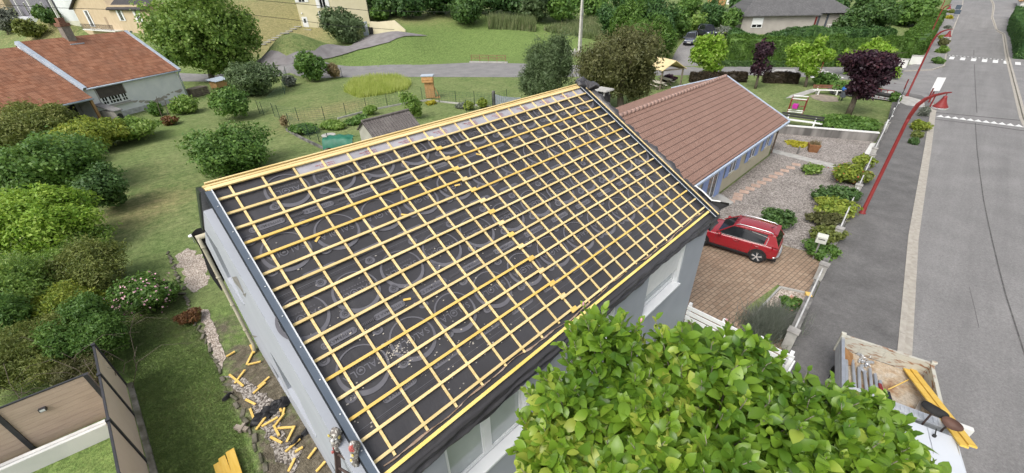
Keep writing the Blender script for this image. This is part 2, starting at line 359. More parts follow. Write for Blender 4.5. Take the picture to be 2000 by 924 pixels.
def blades(P, h, w, m, name, lean=.35, r=rng):
    n = len(P); a = r.random(n)*2*math.pi; hh = (h*(.6+.7*r.random(n)))[:, None]; ww = w*(.7+.6*r.random(n))
    S = np.stack([np.cos(a), np.sin(a), np.zeros(n)], 1)*ww[:, None]*.5; l = r.normal(0, lean, (n, 3))*hh; l[:, 2] = 0
    T = P+l+np.array([0, 0, 1])*hh
    V = np.stack([P-S, P+S, T], 1).reshape(-1, 3); F = np.arange(3*n).reshape(-1, 3)
    return V, F
def rag(poly, amp=.06, step=.18, pix=True):
    P = [hit(*q)[:2] if pix else np.array(q, float) for q in poly]; out = []
    for a, b in zip(P, P[1:]+P[:1]):
        n = max(1, int(np.linalg.norm(b-a)/step))
        for i in range(n): out.append(tuple(a+(b-a)*i/n+rng.normal(0, amp, 2)))
    return out
# ------------------------------------------------------------------ draped ground sheets
def drape(name, poly, m, dz=.012, step=2., pix=True, label=None, cat=None, kind='structure', flat=None, uvf=None):
    if pix: poly = [hit(*q) for q in poly]
    bm = bmesh.new(); vs = [bm.verts.new((p[0], p[1], 0)) for p in poly]; bm.faces.new(vs)
    if flat is None:
        xs = [p[0] for p in poly]; ys = [p[1] for p in poly]
        for ax, lo, hi in ((0, min(xs), max(xs)), (1, min(ys), max(ys))):
            t = lo+step
            while t < hi:
                co = [0, 0, 0]; co[ax] = t; no = [0, 0, 0]; no[ax] = 1
                bmesh.ops.bisect_plane(bm, geom=bm.verts[:]+bm.edges[:]+bm.faces[:], plane_co=co, plane_no=no); t += step
    for f in bm.faces: f.normal_update()
    for f in bm.faces[:]:
        if f.normal.z < 0: f.normal_flip()
    co = np.array([v.co[:] for v in bm.verts]); z = (lambda q: q+np.clip((co[:, 0]-100)*.01, 0, .4)+np.minimum(.08, q*.05))(tz(co[:, 0], co[:, 1])) if flat is None else np.full(len(co), flat)
    for v, q in zip(bm.verts, z): v.co.z = q+dz
    me = bpy.data.meshes.new(name); bm.to_mesh(me); bm.free(); me.materials.append(m)
    o = link(name, me); 
    if kind: o['kind'] = kind
    return tag(o, label, cat)
# ------------------------------------------------------------------ common materials
M = {}
M['asphalt'] = mat('asphalt', (.195,.19,.186), (.228,.222,.217), .55, .85, .5, 130, c3=(.21,.204,.2), coord='Object', detail=12, lo=.3, hi=.7, speck=((9, .12), (26, .20), (1., .10, (.06, 1.1, 1)), (.25, .06)))
M['asphalt_old'] = mat('asphalt_old', (.115,.112,.109), (.165,.16,.156), .9, .9, .5, 110, c3=(.14,.136,.133), detail=12, lo=.3, hi=.7, speck=((7, .12), (22, .18), (.35, .10)))
M['asphalt_lane'] = mat('asphalt_lane', (.20,.195,.195), (.25,.242,.237), .6, .9, .3, 60, detail=8, speck=((4, .1), (12, .12)))
M['drive'] = mat('driveway_asphalt', (.19,.175,.175), (.25,.235,.235), .8, .9, .3, 60)
M['paint'] = mat('road_paint', (.62,.62,.6), (.8,.8,.78), 9, .7)
M['kerbstone'] = mat('kerb_stone', (.42,.39,.34), (.33,.305,.265), 5, .85, .3, 60)
M['concrete'] = mat('concrete', (.34,.33,.31), (.46,.45,.42), 3, .85, .3, 40)
M['concrete_dark'] = mat('weathered_concrete', (.09,.088,.085), (.26,.25,.235), 2.2, .9, .4, 30)
M['white'] = mat('white_paint', (.74,.75,.75), (.82,.82,.81), 4, .45)
M['pvc'] = mat('white_pvc', (.74,.76,.77), (.80,.81,.82), 3, .4)
M['render_grey'] = mat('grey_render', (.37,.392,.432), (.405,.427,.468), 1.2, .9, .15, 120, detail=8)
M['steel_blue'] = mat('grey_coated_steel', (.085,.11,.145), (.10,.125,.16), 3, .45, spec=.5)
M['steel_dark'] = mat('dark_coated_steel', (.025,.03,.035), (.035,.04,.046), 3, .85, spec=.08)
M['steel_edge'] = mat('bare_steel_edge', (.7,.72,.74), (.6,.62,.64), 5, .4)
M['wood'] = mat('treated_batten_wood', (.73,.545,.235), (.85,.68,.36), 2.2, .75, .15, 40, c3=(.80,.615,.295), objrand=.10, stretch=(.6, 7, 7), detail=8)
M['wood_y'] = mat('yellow_batten_wood', (.76,.50,.12), (.82,.58,.19), 3, .75, objrand=.1, stretch=(.6, 7, 7))
M['wood_rough'] = mat('sawn_wood', (.36,.20,.08), (.52,.32,.15), 3, .85, .3, 30, stretch=(8, 8, 1))
M['glass'] = mat('window_glass', (.05,.06,.065), (.09,.10,.105), 1.2, .08, spec=.8)
M['glass_dark'] = mat('dark_glass', (.010,.012,.014), (.018,.020,.023), 2, .08, spec=.45)
M['red_paint'] = mat('red_paint', (.19,.022,.022), (.23,.03,.028), 4, .5, objrand=.05)
M['bark'] = mat('bark', (.10,.08,.06), (.17,.145,.115), 6, .95, .8, 25, stretch=(3, 3, .6))
M['bark_pale'] = mat('pale_bark', (.21,.185,.15), (.30,.265,.22), 6, .95, .6, 25, stretch=(3, 3, .6))
M['dark'] = mat('dark_grey_and_shade', (.03,.03,.03), (.04,.04,.04), 4, .8)  # plain dark grey, also painted as shade inside openings
M['rubber'] = mat('black_rubber', (.02,.02,.02), (.028,.028,.028), 6, .8)
M['zinc'] = mat('zinc', (.55,.57,.6), (.68,.7,.72), 4, .32, metal=.8)
M['black_plastic'] = mat('black_plastic', (.018,.018,.02), (.03,.03,.032), 5, .5)
M['gravel'] = None
def gravelmat(name, c1, c2, c3, s=28):
    m = bpy.data.materials.new(name); m.use_nodes = True; nt = m.node_tree; N = nt.nodes; L = nt.links; b = N['Principled BSDF']; b.inputs['Roughness'].default_value = .9
    tc = N.new('ShaderNodeTexCoord'); v = N.new('ShaderNodeTexVoronoi'); v.inputs['Scale'].default_value = s; L.new(tc.outputs['Object'], v.inputs['Vector'])
    r = N.new('ShaderNodeValToRGB'); e = r.color_ramp.elements; e[0].color = (*c1, 1); e[1].color = (*c3, 1); e[0].position = .15; e[1].position = .9; q = e.new(.5); q.color = (*c2, 1)
    sx = N.new('ShaderNodeSeparateColor'); L.new(v.outputs['Color'], sx.inputs[0]); L.new(sx.outputs[0], r.inputs['Fac'])
    n = N.new('ShaderNodeTexNoise'); n.inputs['Scale'].default_value = .9; n.inputs['Detail'].default_value = 5; L.new(tc.outputs['Object'], n.inputs['Vector'])
    hs = N.new('ShaderNodeHueSaturation'); mr = N.new('ShaderNodeMapRange'); mr.inputs[1].default_value = .3; mr.inputs[2].default_value = .7; mr.inputs[3].default_value = .8; mr.inputs[4].default_value = 1.15; L.new(n.outputs['Fac'], mr.inputs[0]); L.new(mr.outputs[0], hs.inputs['Value'])
    L.new(r.outputs['Color'], hs.inputs['Color']); L.new(hs.outputs['Color'], b.inputs['Base Color'])
    bp = N.new('ShaderNodeBump'); bp.inputs['Strength'].default_value = .9; bp.inputs['Distance'].default_value = .03; L.new(v.outputs['Distance'], bp.inputs['Height']); bp.invert = True; L.new(bp.outputs['Normal'], b.inputs['Normal'])
    return m
M['gravel'] = gravelmat('pink_grey_gravel', (.155,.135,.12), (.27,.24,.218), (.40,.365,.335), 19)
M['pebbles'] = gravelmat('pale_pebbles', (.25,.2,.16), (.42,.35,.29), (.6,.53,.46), 24)
# ------------------------------------------------------------------ world and light
W = bpy.data.worlds.new('World'); SC.world = W; W.use_nodes = True; nt = W.node_tree
bg = nt.nodes['Background']; sky = nt.nodes.new('ShaderNodeTexSky'); sky.sky_type = 'NISHITA'; sky.sun_disc = False
SUN_EL, SUN_AZ = math.radians(52), math.radians(-98)     # azimuth from +Y towards +X
sky.sun_elevation = SUN_EL; sky.sun_rotation = SUN_AZ; sky.air_density = 1.0; sky.dust_density = 4.0; sky.ozone_density = 1.0
hs = nt.nodes.new('ShaderNodeHueSaturation'); hs.inputs['Saturation'].default_value = .35
nt.links.new(sky.outputs[0], hs.inputs['Color']); nt.links.new(hs.outputs[0], bg.inputs['Color']); bg.inputs['Strength'].default_value = .145
sd = bpy.data.lights.new('sun', 'SUN'); sd.energy = 1.35; sd.angle = math.radians(32); sd.color = (1, .96, .9)
sun = bpy.data.objects.new('sun', sd); COL.objects.link(sun)
sv = Vector((math.sin(SUN_AZ)*math.cos(SUN_EL), math.cos(SUN_AZ)*math.cos(SUN_EL), math.sin(SUN_EL)))
sun.rotation_euler = sv.to_track_quat('Z', 'Y').to_euler()
SC.view_settings.view_transform = 'Standard'; SC.view_settings.look = 'None'; SC.view_settings.gamma = 1; SC.view_settings.exposure = 0.5
# ------------------------------------------------------------------ ground
def ground():
    xs = np.concatenate([np.arange(-120,-12,3.), np.arange(-12,16,.3), np.arange(16,60,.8), np.arange(60,120,1.5), np.arange(120,420,4.)])
    ys = np.concatenate([np.arange(-70,-10,4.), np.arange(-10,4,1.), np.arange(4,46,.35), np.arange(46,110,1.2), np.arange(110,320,5.)])
    X, Y = np.meshgrid(xs, ys); Z = tz(X, Y); V = np.stack([X.ravel(), Y.ravel(), Z.ravel()], 1); nx = len(xs); i = np.arange(len(ys)-1)[:, None]*nx+np.arange(nx-1)[None]; i = i.ravel()
    F = np.stack([i, i+1, i+1+nx, i+nx], 1)
    me = fast_mesh('ground', V, F, []); x, y, z = V.T
    def g(cx, cy, sx, sy=None, rot=0):
        sy = sy or sx; c, s = math.cos(rot), math.sin(rot); dx = (x-cx)*c+(y-cy)*s; dy = -(x-cx)*s+(y-cy)*c
        return np.exp(-((dx/sx)**2+(dy/sy)**2)/2)
    dry = np.zeros(len(V)); soil = np.zeros(len(V)); lush = np.zeros(len(V))
    # worn patches of the back lawn, dry banks on the hill
    for (px, py, s, a) in ((270,400,2.2,.55),(300,330,2.5,.35),(240,440,1.5,.5),(330,390,1.2,.4),(550,255,2,.5),(640,215,3,.5),(585,228,2,.4),(690,205,2,.5),(620,190,2,.3)):
        p = at(px, py); dry += .8*a*g(p[0], p[1], s)
    for (px, py, s, a) in ((560,40,10,1.),(530,60,7,.9),(565,100,4,.55),(530,85,4,.5),(1090,70,5,.5),(60,85,7,1.),(30,70,6,.7),(100,66,4,.4),(850,35,6,.7),(780,40,4,.4),(480,10,10,.6)):
        p = hit(px, py); dry += .62*a*g(p[0], p[1], s)
    for (px, py, s, a) in ((440,640,.6,.6),(470,690,.5,.9),(520,760,.5,.9),(560,850,.6,.6),(500,730,.6,.9),(590,900,.6,.6),(620,930,.6,.6),(330,640,.5,.4),(300,620,.4,.4),(390,650,.6,.35)):
        p = at(px, py); soil += a*g(p[0], p[1], s)
    soil += .45*((x > -.6) & (x < .7) & (y > 4) & (y < 13))
    for (px, py, s, a) in ((330,750,3,.7),(300,850,3,.9),(350,900,2,.9),(300,520,1.5,.4),(270,240,3,.6),(330,260,2,.5),(420,150,6,.6),(130,900,2.5,1.)):
        p = at(px, py); lush += a*g(p[0], p[1], s)
    for (px, py, s, a) in ((800,100,9,.8),(950,110,10,.8),(1050,62,8,.7),(760,115,6,.8),(870,80,10,.7),(980,75,9,.7)): p = hit(px, py); lush += a*g(p[0], p[1], s)
    col = me.color_attributes.new('cover', 'FLOAT_COLOR', 'POINT'); col.data.foreach_set('color', np.clip(np.stack([dry, soil, lush, np.ones(len(V))], 1), 0, 1).astype(np.float32).ravel())
    me.polygons.foreach_set('use_smooth', [True]*len(me.polygons))
    m = bpy.data.materials.new('lawn'); m.use_nodes = True; nt = m.node_tree; N = nt.nodes; L = nt.links; b = N['Principled BSDF']; b.inputs['Roughness'].default_value = .9; b.inputs['Specular IOR Level'].default_value = .15
    tc = N.new('ShaderNodeTexCoord'); at_ = N.new('ShaderNodeAttribute'); at_.attribute_name = 'cover'; sp = N.new('ShaderNodeSeparateColor'); L.new(at_.outputs['Color'], sp.inputs[0])
    def noise(s, d=6, w=None, ro=.5):
        n = N.new('ShaderNodeTexNoise'); n.inputs['Scale'].default_value = s; n.inputs['Detail'].default_value = d; n.inputs['Roughness'].default_value = ro
        if w:
            mp = N.new('ShaderNodeMapping'); mp.inputs['Scale'].default_value = w; L.new(tc.outputs['Object'], mp.inputs['Vector']); L.new(mp.outputs[0], n.inputs['Vector'])
        else: L.new(tc.outputs['Object'], n.inputs['Vector'])
        return n.outputs['Fac']
    def ramp(f, c1, c2, lo, hi, c3=None):
        r = N.new('ShaderNodeValToRGB'); e = r.color_ramp.elements; e[0].position = lo; e[1].position = hi; e[0].color = (*c1, 1); e[1].color = (*c2, 1)
        if c3: k = e.new((lo+hi)/2); k.color = (*c3, 1)
        L.new(f, r.inputs['Fac']); return r.outputs['Color']
    def mask(ch, n, k=1.0):    # attribute broken up by noise
        a = N.new('ShaderNodeMath'); a.operation = 'MULTIPLY_ADD'; a.inputs[1].default_value = 1.1; L.new(ch, a.inputs[0]); s = N.new('ShaderNodeMath'); s.operation = 'MULTIPLY_ADD'; s.inputs[1].default_value = 1.6; s.inputs[2].default_value = -1.05; L.new(n, s.inputs[0]); L.new(s.outputs[0], a.inputs[2])
        c = N.new('ShaderNodeMapRange'); c.inputs[1].default_value = 0; c.inputs[2].default_value = .7; c.inputs[4].default_value = k; L.new(a.outputs[0], c.inputs[0]); return c.outputs[0]
    def mix(f, a, c):
        q = N.new('ShaderNodeMix'); q.data_type = 'RGBA'; L.new(f, q.inputs[0]); L.new(a, q.inputs[6]); L.new(c, q.inputs[7]); return q.outputs[2]
    nb = noise(.35, 10, None, .65); nf = noise(5, 12, None, .82); nm = noise(1.6, 12, None, .78)
    grass = mix(nf, ramp(nb, (.105,.16,.048), (.215,.24,.10), .36, .64), ramp(nm, (.115,.18,.052), (.235,.27,.115), .36, .64))
    lushc = ramp(nf, (.085,.155,.035), (.215,.285,.09), .36, .64)
    dryc = ramp(nm, (.25,.215,.10), (.35,.28,.15), .3, .7, (.27,.24,.11))
    soilc = ramp(nf, (.085,.07,.05), (.30,.265,.215), .3, .75, (.15,.125,.095))
    c = mix(mask(sp.outputs[2], nm, .9), grass, lushc); c = mix(mask(sp.outputs[0], nm, .85), c, dryc); c = mix(mask(sp.outputs[1], noise(3.5, 9), .95), c, soilc)
    for sc_, am, st_ in ((3.2, .22, (1, 1, 1)), (11, .30, (1, 1, 1)), (.9, .13, (1, 2.5, 1))):
        m3 = N.new('ShaderNodeMapRange'); m3.inputs[1].default_value = .32; m3.inputs[2].default_value = .68; m3.inputs[3].default_value = 1-am; m3.inputs[4].default_value = 1+am; h3 = N.new('ShaderNodeHueSaturation'); L.new(noise(sc_, 4, st_, .7), m3.inputs[0]); L.new(m3.outputs[0], h3.inputs['Value']); L.new(c, h3.inputs['Color']); c = h3.outputs['Color']
    L.new(c, b.inputs['Base Color'])
    bp = N.new('ShaderNodeBump'); bp.inputs['Strength'].default_value = .8; bp.inputs['Distance'].default_value = .06; L.new(noise(22, 6), bp.inputs['Height']); L.new(bp.outputs['Normal'], b.inputs['Normal'])
    me.materials.append(m); o = link('ground', me); o['kind'] = 'structure'
ground()
# ------------------------------------------------------------------ the street
KL = [(-30,-4.6),(5,-2.62),(15.4,-2.1),(24.6,-1.35),(40,-.5),(51,.15),(55,.35)]          # kerb line, near pavement
KL2 = [(73,4.6),(76,2.2),(80,1.35),(91,1.9),(130,3.6),(200,7),(300,12)]
KR = [(-30,-9.6),(24,-7.2),(54,-5.25),(91.8,-4.3),(125,-3.6),(140,-1),(200,1.5),(300,4)]
def xyz(P, z): return [(x, y, z) for x, y in P]
def strip(name, A, B, m, dz, step=4., zf=True):
    return drape(name, A+list(reversed(B)), m, dz, step, pix=False)
strip('street', KL[:-1]+[(55,.3),(75,1.9)]+KL2[2:], KR, M['asphalt'], .012, 2.)
def kerb(name, P, w, h, m, dz=0., inner=1):
    mb = MB(); dense = []
    for a, b in zip(P[:-1], P[1:]):
        k = max(1, int(math.hypot(b[0]-a[0], b[1]-a[1])/1.0))
        for i in range(k): dense.append((a[0]+(b[0]-a[0])*i/k, a[1]+(b[1]-a[1])*i/k))
    dense.append(P[-1]); D = np.array(dense); T = np.gradient(D, axis=0); T /= np.linalg.norm(T, axis=1, keepdims=True); Nn = np.stack([-T[:, 1], T[:, 0]], 1)
    Z = tz(D[:, 0], D[:, 1]); Z = Z+np.clip((D[:, 0]-100)*.01, 0, .4)+np.minimum(.08, Z*.05)
    for i in range(len(D)-1):
        g = .006; t = T[i]*g; a = D[i]+t; b = D[i+1]-t; n0 = Nn[i]*w; n1 = Nn[i+1]*w
        mb.hexa([(a[0],a[1],Z[i]-.2),(b[0],b[1],Z[i+1]-.2),(b[0]+n1[0],b[1]+n1[1],Z[i+1]-.2),(a[0]+n0[0],a[1]+n0[1],Z[i]-.2),(a[0],a[1],Z[i]+h),(b[0],b[1],Z[i+1]+h),(b[0]+n1[0],b[1]+n1[1],Z[i+1]+h),(a[0]+n0[0],a[1]+n0[1],Z[i]+h)])
    o = mb.build(name, m); o['kind'] = 'structure'; return o
M['stone_joint'] = M['kerbstone']
kerb('kerb', KL, .17, .12, M['kerbstone']); kerb('gutter', [(x, y-.23) for x, y in KL], .22, .02, M['kerbstone'])
kerb('kerb', KL2, .17, .12, M['kerbstone']); kerb('kerb', [(x, y-.2) for x, y in KR], .18, .12, M['kerbstone']); kerb('gutter', KR, .2, .02, M['kerbstone'])
FEN = [(-30,-.35),(5,.35),(13,.52),(17.9,.78),(21.7,.99),(27.7,1.34),(34.5,1.75),(42.4,2.2)]   # street side of the garden wall
drape('pavement', [(x, y+.17) for x, y in KL[:-1]]+[(55.5,.5),(58.5,1.6),(59.6,4.2),(60.2,7.6),(58,9.5),(54,8.3),(54.2,3.3),(42.6,2.25)]+list(reversed(FEN[:-1])), M['asphalt_old'], .105, 3., pix=False, flat=0.)
drape('pavement', [(x, y+.17) for x, y in KL2]+[(300,14.5),(200,9.2),(130,5.8),(91,4.2),(80,4.0),(74.4,6.5)], M['asphalt_lane'], .108, 4., pix=False)
drape('pavement', [(x, y-.2) for x, y in KR]+[(300,-3),(200,-5),(125,-8.2),(91.8,-8.4),(54,-9.6),(24,-12),(-30,-14.5)], M['asphalt_lane'], .108, 4., pix=False)
drape('pavement', [(1693,191),(1738,179),(1757,186),(1803,199),(1806,213),(1770,208),(1758,203)], M['concrete'], .113, 3., flat=0)
# side road behind the gardens
drape('side_road', [(345,159),(440,160),(520,153),(650,151.5),(800,150.5),(1020,151),(1150,150),(1340,147),(1440,146.5),(1560,150),(1660,156),(1700,163),(1760,187),(1822,214),(1843,121),(1800,128),(1745,133),(1700,131),(1620,131),(1500,131),(1400,130.5),(1300,130.5),(1200,130),(1030,124.5),(920,122.5),(800,126.5),(660,127.5),(620,129),(540,131),(470,141),(350,143)], M['asphalt_lane'], .016, 2.5)
drape('driveway', [(520,133),(560,129),(650,127),(640,124),(620,118),(700,98),(760,84),(836,71),(790,64.5),(722,69.5),(700,80),(615,101),(560,111),(500,123)], M['drive'], .05, 1.5)
drape('driveway', [(1305,130.4),(1410,130.4),(1395,116),(1375,100),(1365,88),(1390,76),(1335,82),(1325,93),(1318,105)], M['asphalt_lane'], .05, 1.2)
drape('footpath', [(1534,192.5),(1560,190),(1605,175),(1585,174),(1545,186)], M['concrete'], .02, 3.)
# painted markings
def paint(px, z=.02): return [at(*q, z) for q in px]
mk = MB()
def stripe(P, Q, w, z):   # a bar from P to Q (world xy) of width w
    P = np.array(P); Q = np.array(Q); d = (Q-P)/np.linalg.norm(Q-P); n = np.array([-d[1], d[0]])*w/2
    mk.quad([(*(P-n), z), (*(Q-n), z), (*(Q+n), z), (*(P+n), z)])
for i in range(6):
    a = at(1853.5+i*21.1, 113+i*1.7); stripe((a[0]-1.5, a[1]-.3), (a[0]+1.4, a[1]-.3), .5, .018)
a = at(1987, 126); stripe((a[0]-1.3, a[1]), (a[0]+1.3, a[1]), .5, .124)
o = mk.build('zebra_crossing', M['paint']); o['kind'] = 'structure'
mk = MB()
for i in range(5):
    a = at(1512+i*-9+20, 136.5+i*1.4); b = at(1560+i*4+20, 136.5+i*1.7+.5); mk.quad([(*at(1515-i*3, 136+i*2.2)[:2], .03), (*at(1552+i*1, 136.5+i*2.2)[:2], .03), (*at(1553+i*1, 137.3+i*2.2)[:2], .03), (*at(1514-i*3, 136.8+i*2.2)[:2], .03)])
for i in range(5):
    mk.quad([(*at(1600-i*3.5, 136+i*3.6)[:2], .03), (*at(1609+i*9, 136.4+i*3.6)[:2], .03), (*at(1611+i*9.5, 138+i*3.7)[:2], .03), (*at(1597-i*3.5, 137.8+i*3.6)[:2], .03)])
o = mk.build('zebra_crossing', M['paint']); o['kind'] = 'structure'
mk = MB()
ta = at(1832, 228); tb = at(2010, 250)
for i in range(14):                                     # give-way teeth on the edge of the raised crossing
    t = (i+.3)/11.5; c = ta+(tb-ta)*t; d = U(tb-ta)*.26
    mk.quad([(c[0]-d[0]-.1, c[1]-d[1], .022), (c[0]+d[0]-.1, c[1]+d[1], .022), (c[0]+.75, c[1], .022)])
o = mk.build('ramp_marking', M['paint']); o['kind'] = 'structure'
mk = MB()
for i in range(16):
    a = at(1852+i*7.3, 108.5+i*.62); stripe((a[0], a[1]-.12), (a[0]+.4, a[1]-.12), .2, .019)
o = mk.build('ramp_marking', M['paint']); o['kind'] = 'structure'
# raised-table edges and tar joints in the street
mk = MB()
for q in ([(1826,219),(2010,236),(2010,237.4),(1826,220.2)], [(1824,232),(1915,243),(2010,256),(2010,257.5),(1915,244.3),(1824,233)], [(1848,108),(1968,117),(1968,118),(1848,108.8)]): mk.quad(paint(q, .017))
def crack(px, w):
    P = [at(*q, .016) for q in px]
    for a, b in zip(P[:-1], P[1:]):
        d = U(b-a); n = np.array([-d[1], d[0], 0])*w; mk.quad([a-n, b-n, b+n, a+n])
crack([(1905,240),(1908,290),(1914,340),(1921,390),(1929,430),(1938,470),(1950,520),(1964,575),(1980,625),(2010,720)], .025)
crack([(1893,560),(1903,600),(1912,640)], .008); crack([(1905,24),(1903,60),(1902,108)], .04); crack([(1903,125),(1905,170),(1908,220)], .03)
o = mk.build('tar_joint', mat('tar', (.07,.067,.065), (.13,.125,.12), 6, .8)); o['kind'] = 'structure'
# ------------------------------------------------------------------ the house being re-roofed
RO = np.array([.7528, 8.563, 7.4113]); RD = np.array([0, -math.cos(.52341), -math.sin(.52341)]); RN = np.array([0, -math.sin(.52341), math.cos(.52341)]); RX = np.array([1., 0, 0])
def rp(x, s, o=0.): return RO+RX*x+RD*s+RN*o
def onroof(px, py, off=-.06):
    v = onp(px, py, RO+RN*off, RN); return v[0]-RO[0], float(np.dot(v-RO, RD))
WX0, WX1, WY0, WY1 = .485, 11.78, 3.62, 13.48
house = thing('house', 'grey rendered house with its roof stripped to black membrane and yellow battens', 'house', (WX0, WY0, 0))
def hp(mb, name, mats, parent=house, **k): return mb.build(name, mats, parent, world=True, **k)
YR = RO[1]; ZR = RO[2]-.1
def wall_top(y): return RO[2]-.13-abs(y-YR)*math.tan(.52341)
# body: pentagonal prism with real openings cut through it
mb = MB(); mb.prism([(WX0, WY0, -.3), (WX0, WY1, -.3), (WX0, WY1, wall_top(WY1)), (WX0, YR, wall_top(YR)), (WX0, WY0, wall_top(WY0))], (WX1-WX0, 0, 0))
body = hp(mb, 'wall', M['render_grey'])
gw = [(9.75, 11.2, 4.35, 5.95), (7.15, 8.95, 1.95+.05, 3.4), (9.9, 10.9, .75, 1.5), (5.6, 6.8, .75, 1.5)]       # gable openings y0,y1,z0,z1
fw = [(8.26, 10.34, 2.70, 4.15), (1.75, 3.76, 2.62, 4.15), (4.95, 6.75, 2.65, 4.15)]                          # front openings x0,x1,z0,z1
cm = MB()
for y0, y1, z0, z1 in gw: cm.box(WX0-.2, WX0+.24, y0, y1, z0, z1)
for x0, x1, z0, z1 in fw: cm.box(x0, x1, WY0-.2, WY0+.22, z0, z1)
co = cm.build('cutter', M['render_grey']); bo = body.modifiers.new('cut', 'BOOLEAN'); bo.object = co; bo.solver = 'EXACT'; bo.operation = 'DIFFERENCE'
bpy.context.view_layer.update(); dg = bpy.context.evaluated_depsgraph_get(); nm_ = bpy.data.meshes.new_from_object(body.evaluated_get(dg)); body.modifiers.clear(); body.data = nm_; bpy.data.objects.remove(co)
def win_front(x0, x1, z0, z1, shut, npane=2):
    y = WY0+.17; f = MB(); t = .075
    f.box(x0+.004, x1-.004, y, y+.045, z0+.04, z0+.04+t); f.box(x0+.004, x1-.004, y, y+.045, z1-t, z1-.004); f.box(x0+.004, x0+t, y, y+.045, z0+.04+t, z1-t); f.box(x1-t, x1-.004, y, y+.045, z0+.04+t, z1-t)
    for i in range(1, npane): xm = x0+(x1-x0)*i/npane; f.box(xm-.07, xm+.07, y-.012, y+.043, z0+.04+t, z1-t)
    for i in range(npane):
        a = x0+(x1-x0)*i/npane+.07; b = x0+(x1-x0)*(i+1)/npane-.07; f.box(a, b, y-.01, y+.04, z0+.117, z0+.165); f.box(a, a+.045, y-.008, y+.038, z0+.165, z1-t); f.box(b-.045, b, y-.008, y+.038, z0+.165, z1-t)
    w = hp(f, 'window', M['pvc'], bevel=.004)
    g = MB(); g.box(x0+.06, x1-.06, y+.018, y+.03, z0+.1, z1-.06); hp(g, 'pane', mat('sky_and_blind_glass', (.36,.40,.41), (.44,.48,.49), 1.3, .12, spec=.7), w)  # pale pane colour: sky reflection painted in, plus the blinds behind
    s = MB(); s.box(x0-.03, x1+.03, WY0-.075, y, z0-.03, z0+.035); hp(s, 'sill', M['pvc'], w, bevel=.006)
    for xa, xb in ((x0+.002, x0+.055), (x1-.055, x1-.002)): j = MB(); j.box(xa, xb, WY0+.02, y-.004, z0+.037, z1-.002); hp(j, 'shutter_rail', M['pvc'], w)
    if shut:
        q = MB(); zz = z0+(z1-z0)*(1-shut)
        k = zz
        while k < z1-.01: q.box(x0+.056, x1-.056, y-.07, y-.055, k, min(k+.04, z1-.01)); k += .043
        hp(q, 'shutter', M['white'], w)
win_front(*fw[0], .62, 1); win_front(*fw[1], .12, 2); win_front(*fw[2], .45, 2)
for y0, y1, z0, z1 in gw:
    x = WX0+.17; f = MB(); t = .06; f.box(x, x+.05, y0+.003, y1-.003, z0+.03, z0+.03+t); f.box(x, x+.05, y0+.003, y1-.003, z1-t, z1-.003); f.box(x, x+.05, y0+.003, y0+t, z0+.03+t, z1-t); f.box(x, x+.05, y1-t, y1-.003, z0+.03+t, z1-t)
    w = hp(f, 'window', M['pvc']); g = MB(); g.box(x+.015, x+.03, y0+.05, y1-.05, z0+.08, z1-.05); hp(g, 'pane', M['glass'], w)
    s = MB(); s.hexa([(WX0-.02, y0+.003, z0-.02), (x-.003, y0+.003, z0-.02), (x-.003, y1-.003, z0-.02), (WX0-.02, y1-.003, z0-.02), (WX0-.02, y0+.003, z0+.01), (x-.003, y0+.003, z0+.028), (x-.003, y1-.003, z0+.028), (WX0-.02, y1-.003, z0+.01)]); hp(s, 'sill', M['render_grey'], w)
# scuffs where the old coping was torn off the gable
for qs in (((453, 541), (462, 540), (474, 566), (477, 577), (470, 566), (458, 552)), ((490, 654), (503, 657), (497, 660)), ((474, 575), (481, 572), (479, 581))):
    mb = MB(); mb.quad([onp(*q, (WX0-.003, 0, 0), (1, 0, 0)) for q in qs]); hp(mb, 'wall_scuff', mat('scuffed_render', (.16,.15,.135), (.30,.29,.27), 8, .9), fixn=False)
# ---- front roof slope: membrane with its printing
M['memb'] = mat('roof_membrane', (.047,.0455,.049), (.062,.060,.065), 1.1, .34, .5, 7, detail=7, spec=.45, c3=(.053,.051,.055))
M['mprint'] = mat('membrane_print', (.128,.126,.142), (.15,.147,.163), 4, .5)
M['mprint2'] = mat('membrane_print_faint', (.085,.082,.09), (.10,.096,.105), 4, .5)
M['silver'] = mat('silver_underlay', (.33,.32,.35), (.42,.41,.44), 3, .4, .4, 8, spec=.5)
M['redprint'] = mat('red_print', (.36,.13,.14), (.40,.17,.18), 5, .6)
def memb_sheet():
    mb = MB(); xs = np.linspace(-.02, 11.26, 120); ss = np.linspace(-.42, 5.72, 66)
    def hgt(x, s): return -.064+.004*math.sin(s*4.9+x*.7)+.003*math.sin(x*11+s*3)-.004*(1-abs(((x-.3)/.55) % 1*2-1))
    for s in ss:
        for x in xs: mb.v.append(tuple(rp(x, s, hgt(x, s))))
    nx = len(xs)
    for j in range(len(ss)-1):
        for i in range(nx-1): a = j*nx+i; mb.f.append((a, a+1, a+1+nx, a+nx)); mb.m.append(0)
    return mb
mb = memb_sheet()
PO = -.055
def pr(x, s): return rp(x, s, PO)
def ring(cx, cs, r, t0, t1, m, n=40, rot=0., ell=1.):        # crescent ring, thickness t0..t1
    V = []; F = []
    for k in range(n):
        a = 2*math.pi*k/n; th = t0+(t1-t0)*(.5+.5*math.cos(a-rot))**1.3
        for q in (r, r-th): V.append(pr(cx+q*math.cos(a)*ell, cs+q*math.sin(a)))
    for k in range(n): a = 2*k; b = 2*((k+1) % n); F.append((a, b, b+1, a+1))
    mb.raw(V, F, m)
def disc(cx, cs, rx, rs, m, n=20, sh=0.): mb.quad([pr(cx+rx*math.cos(2*math.pi*k/n)*(1+sh*math.sin(2*math.pi*k/n)), cs+rs*math.sin(2*math.pi*k/n)) for k in range(n)], m)
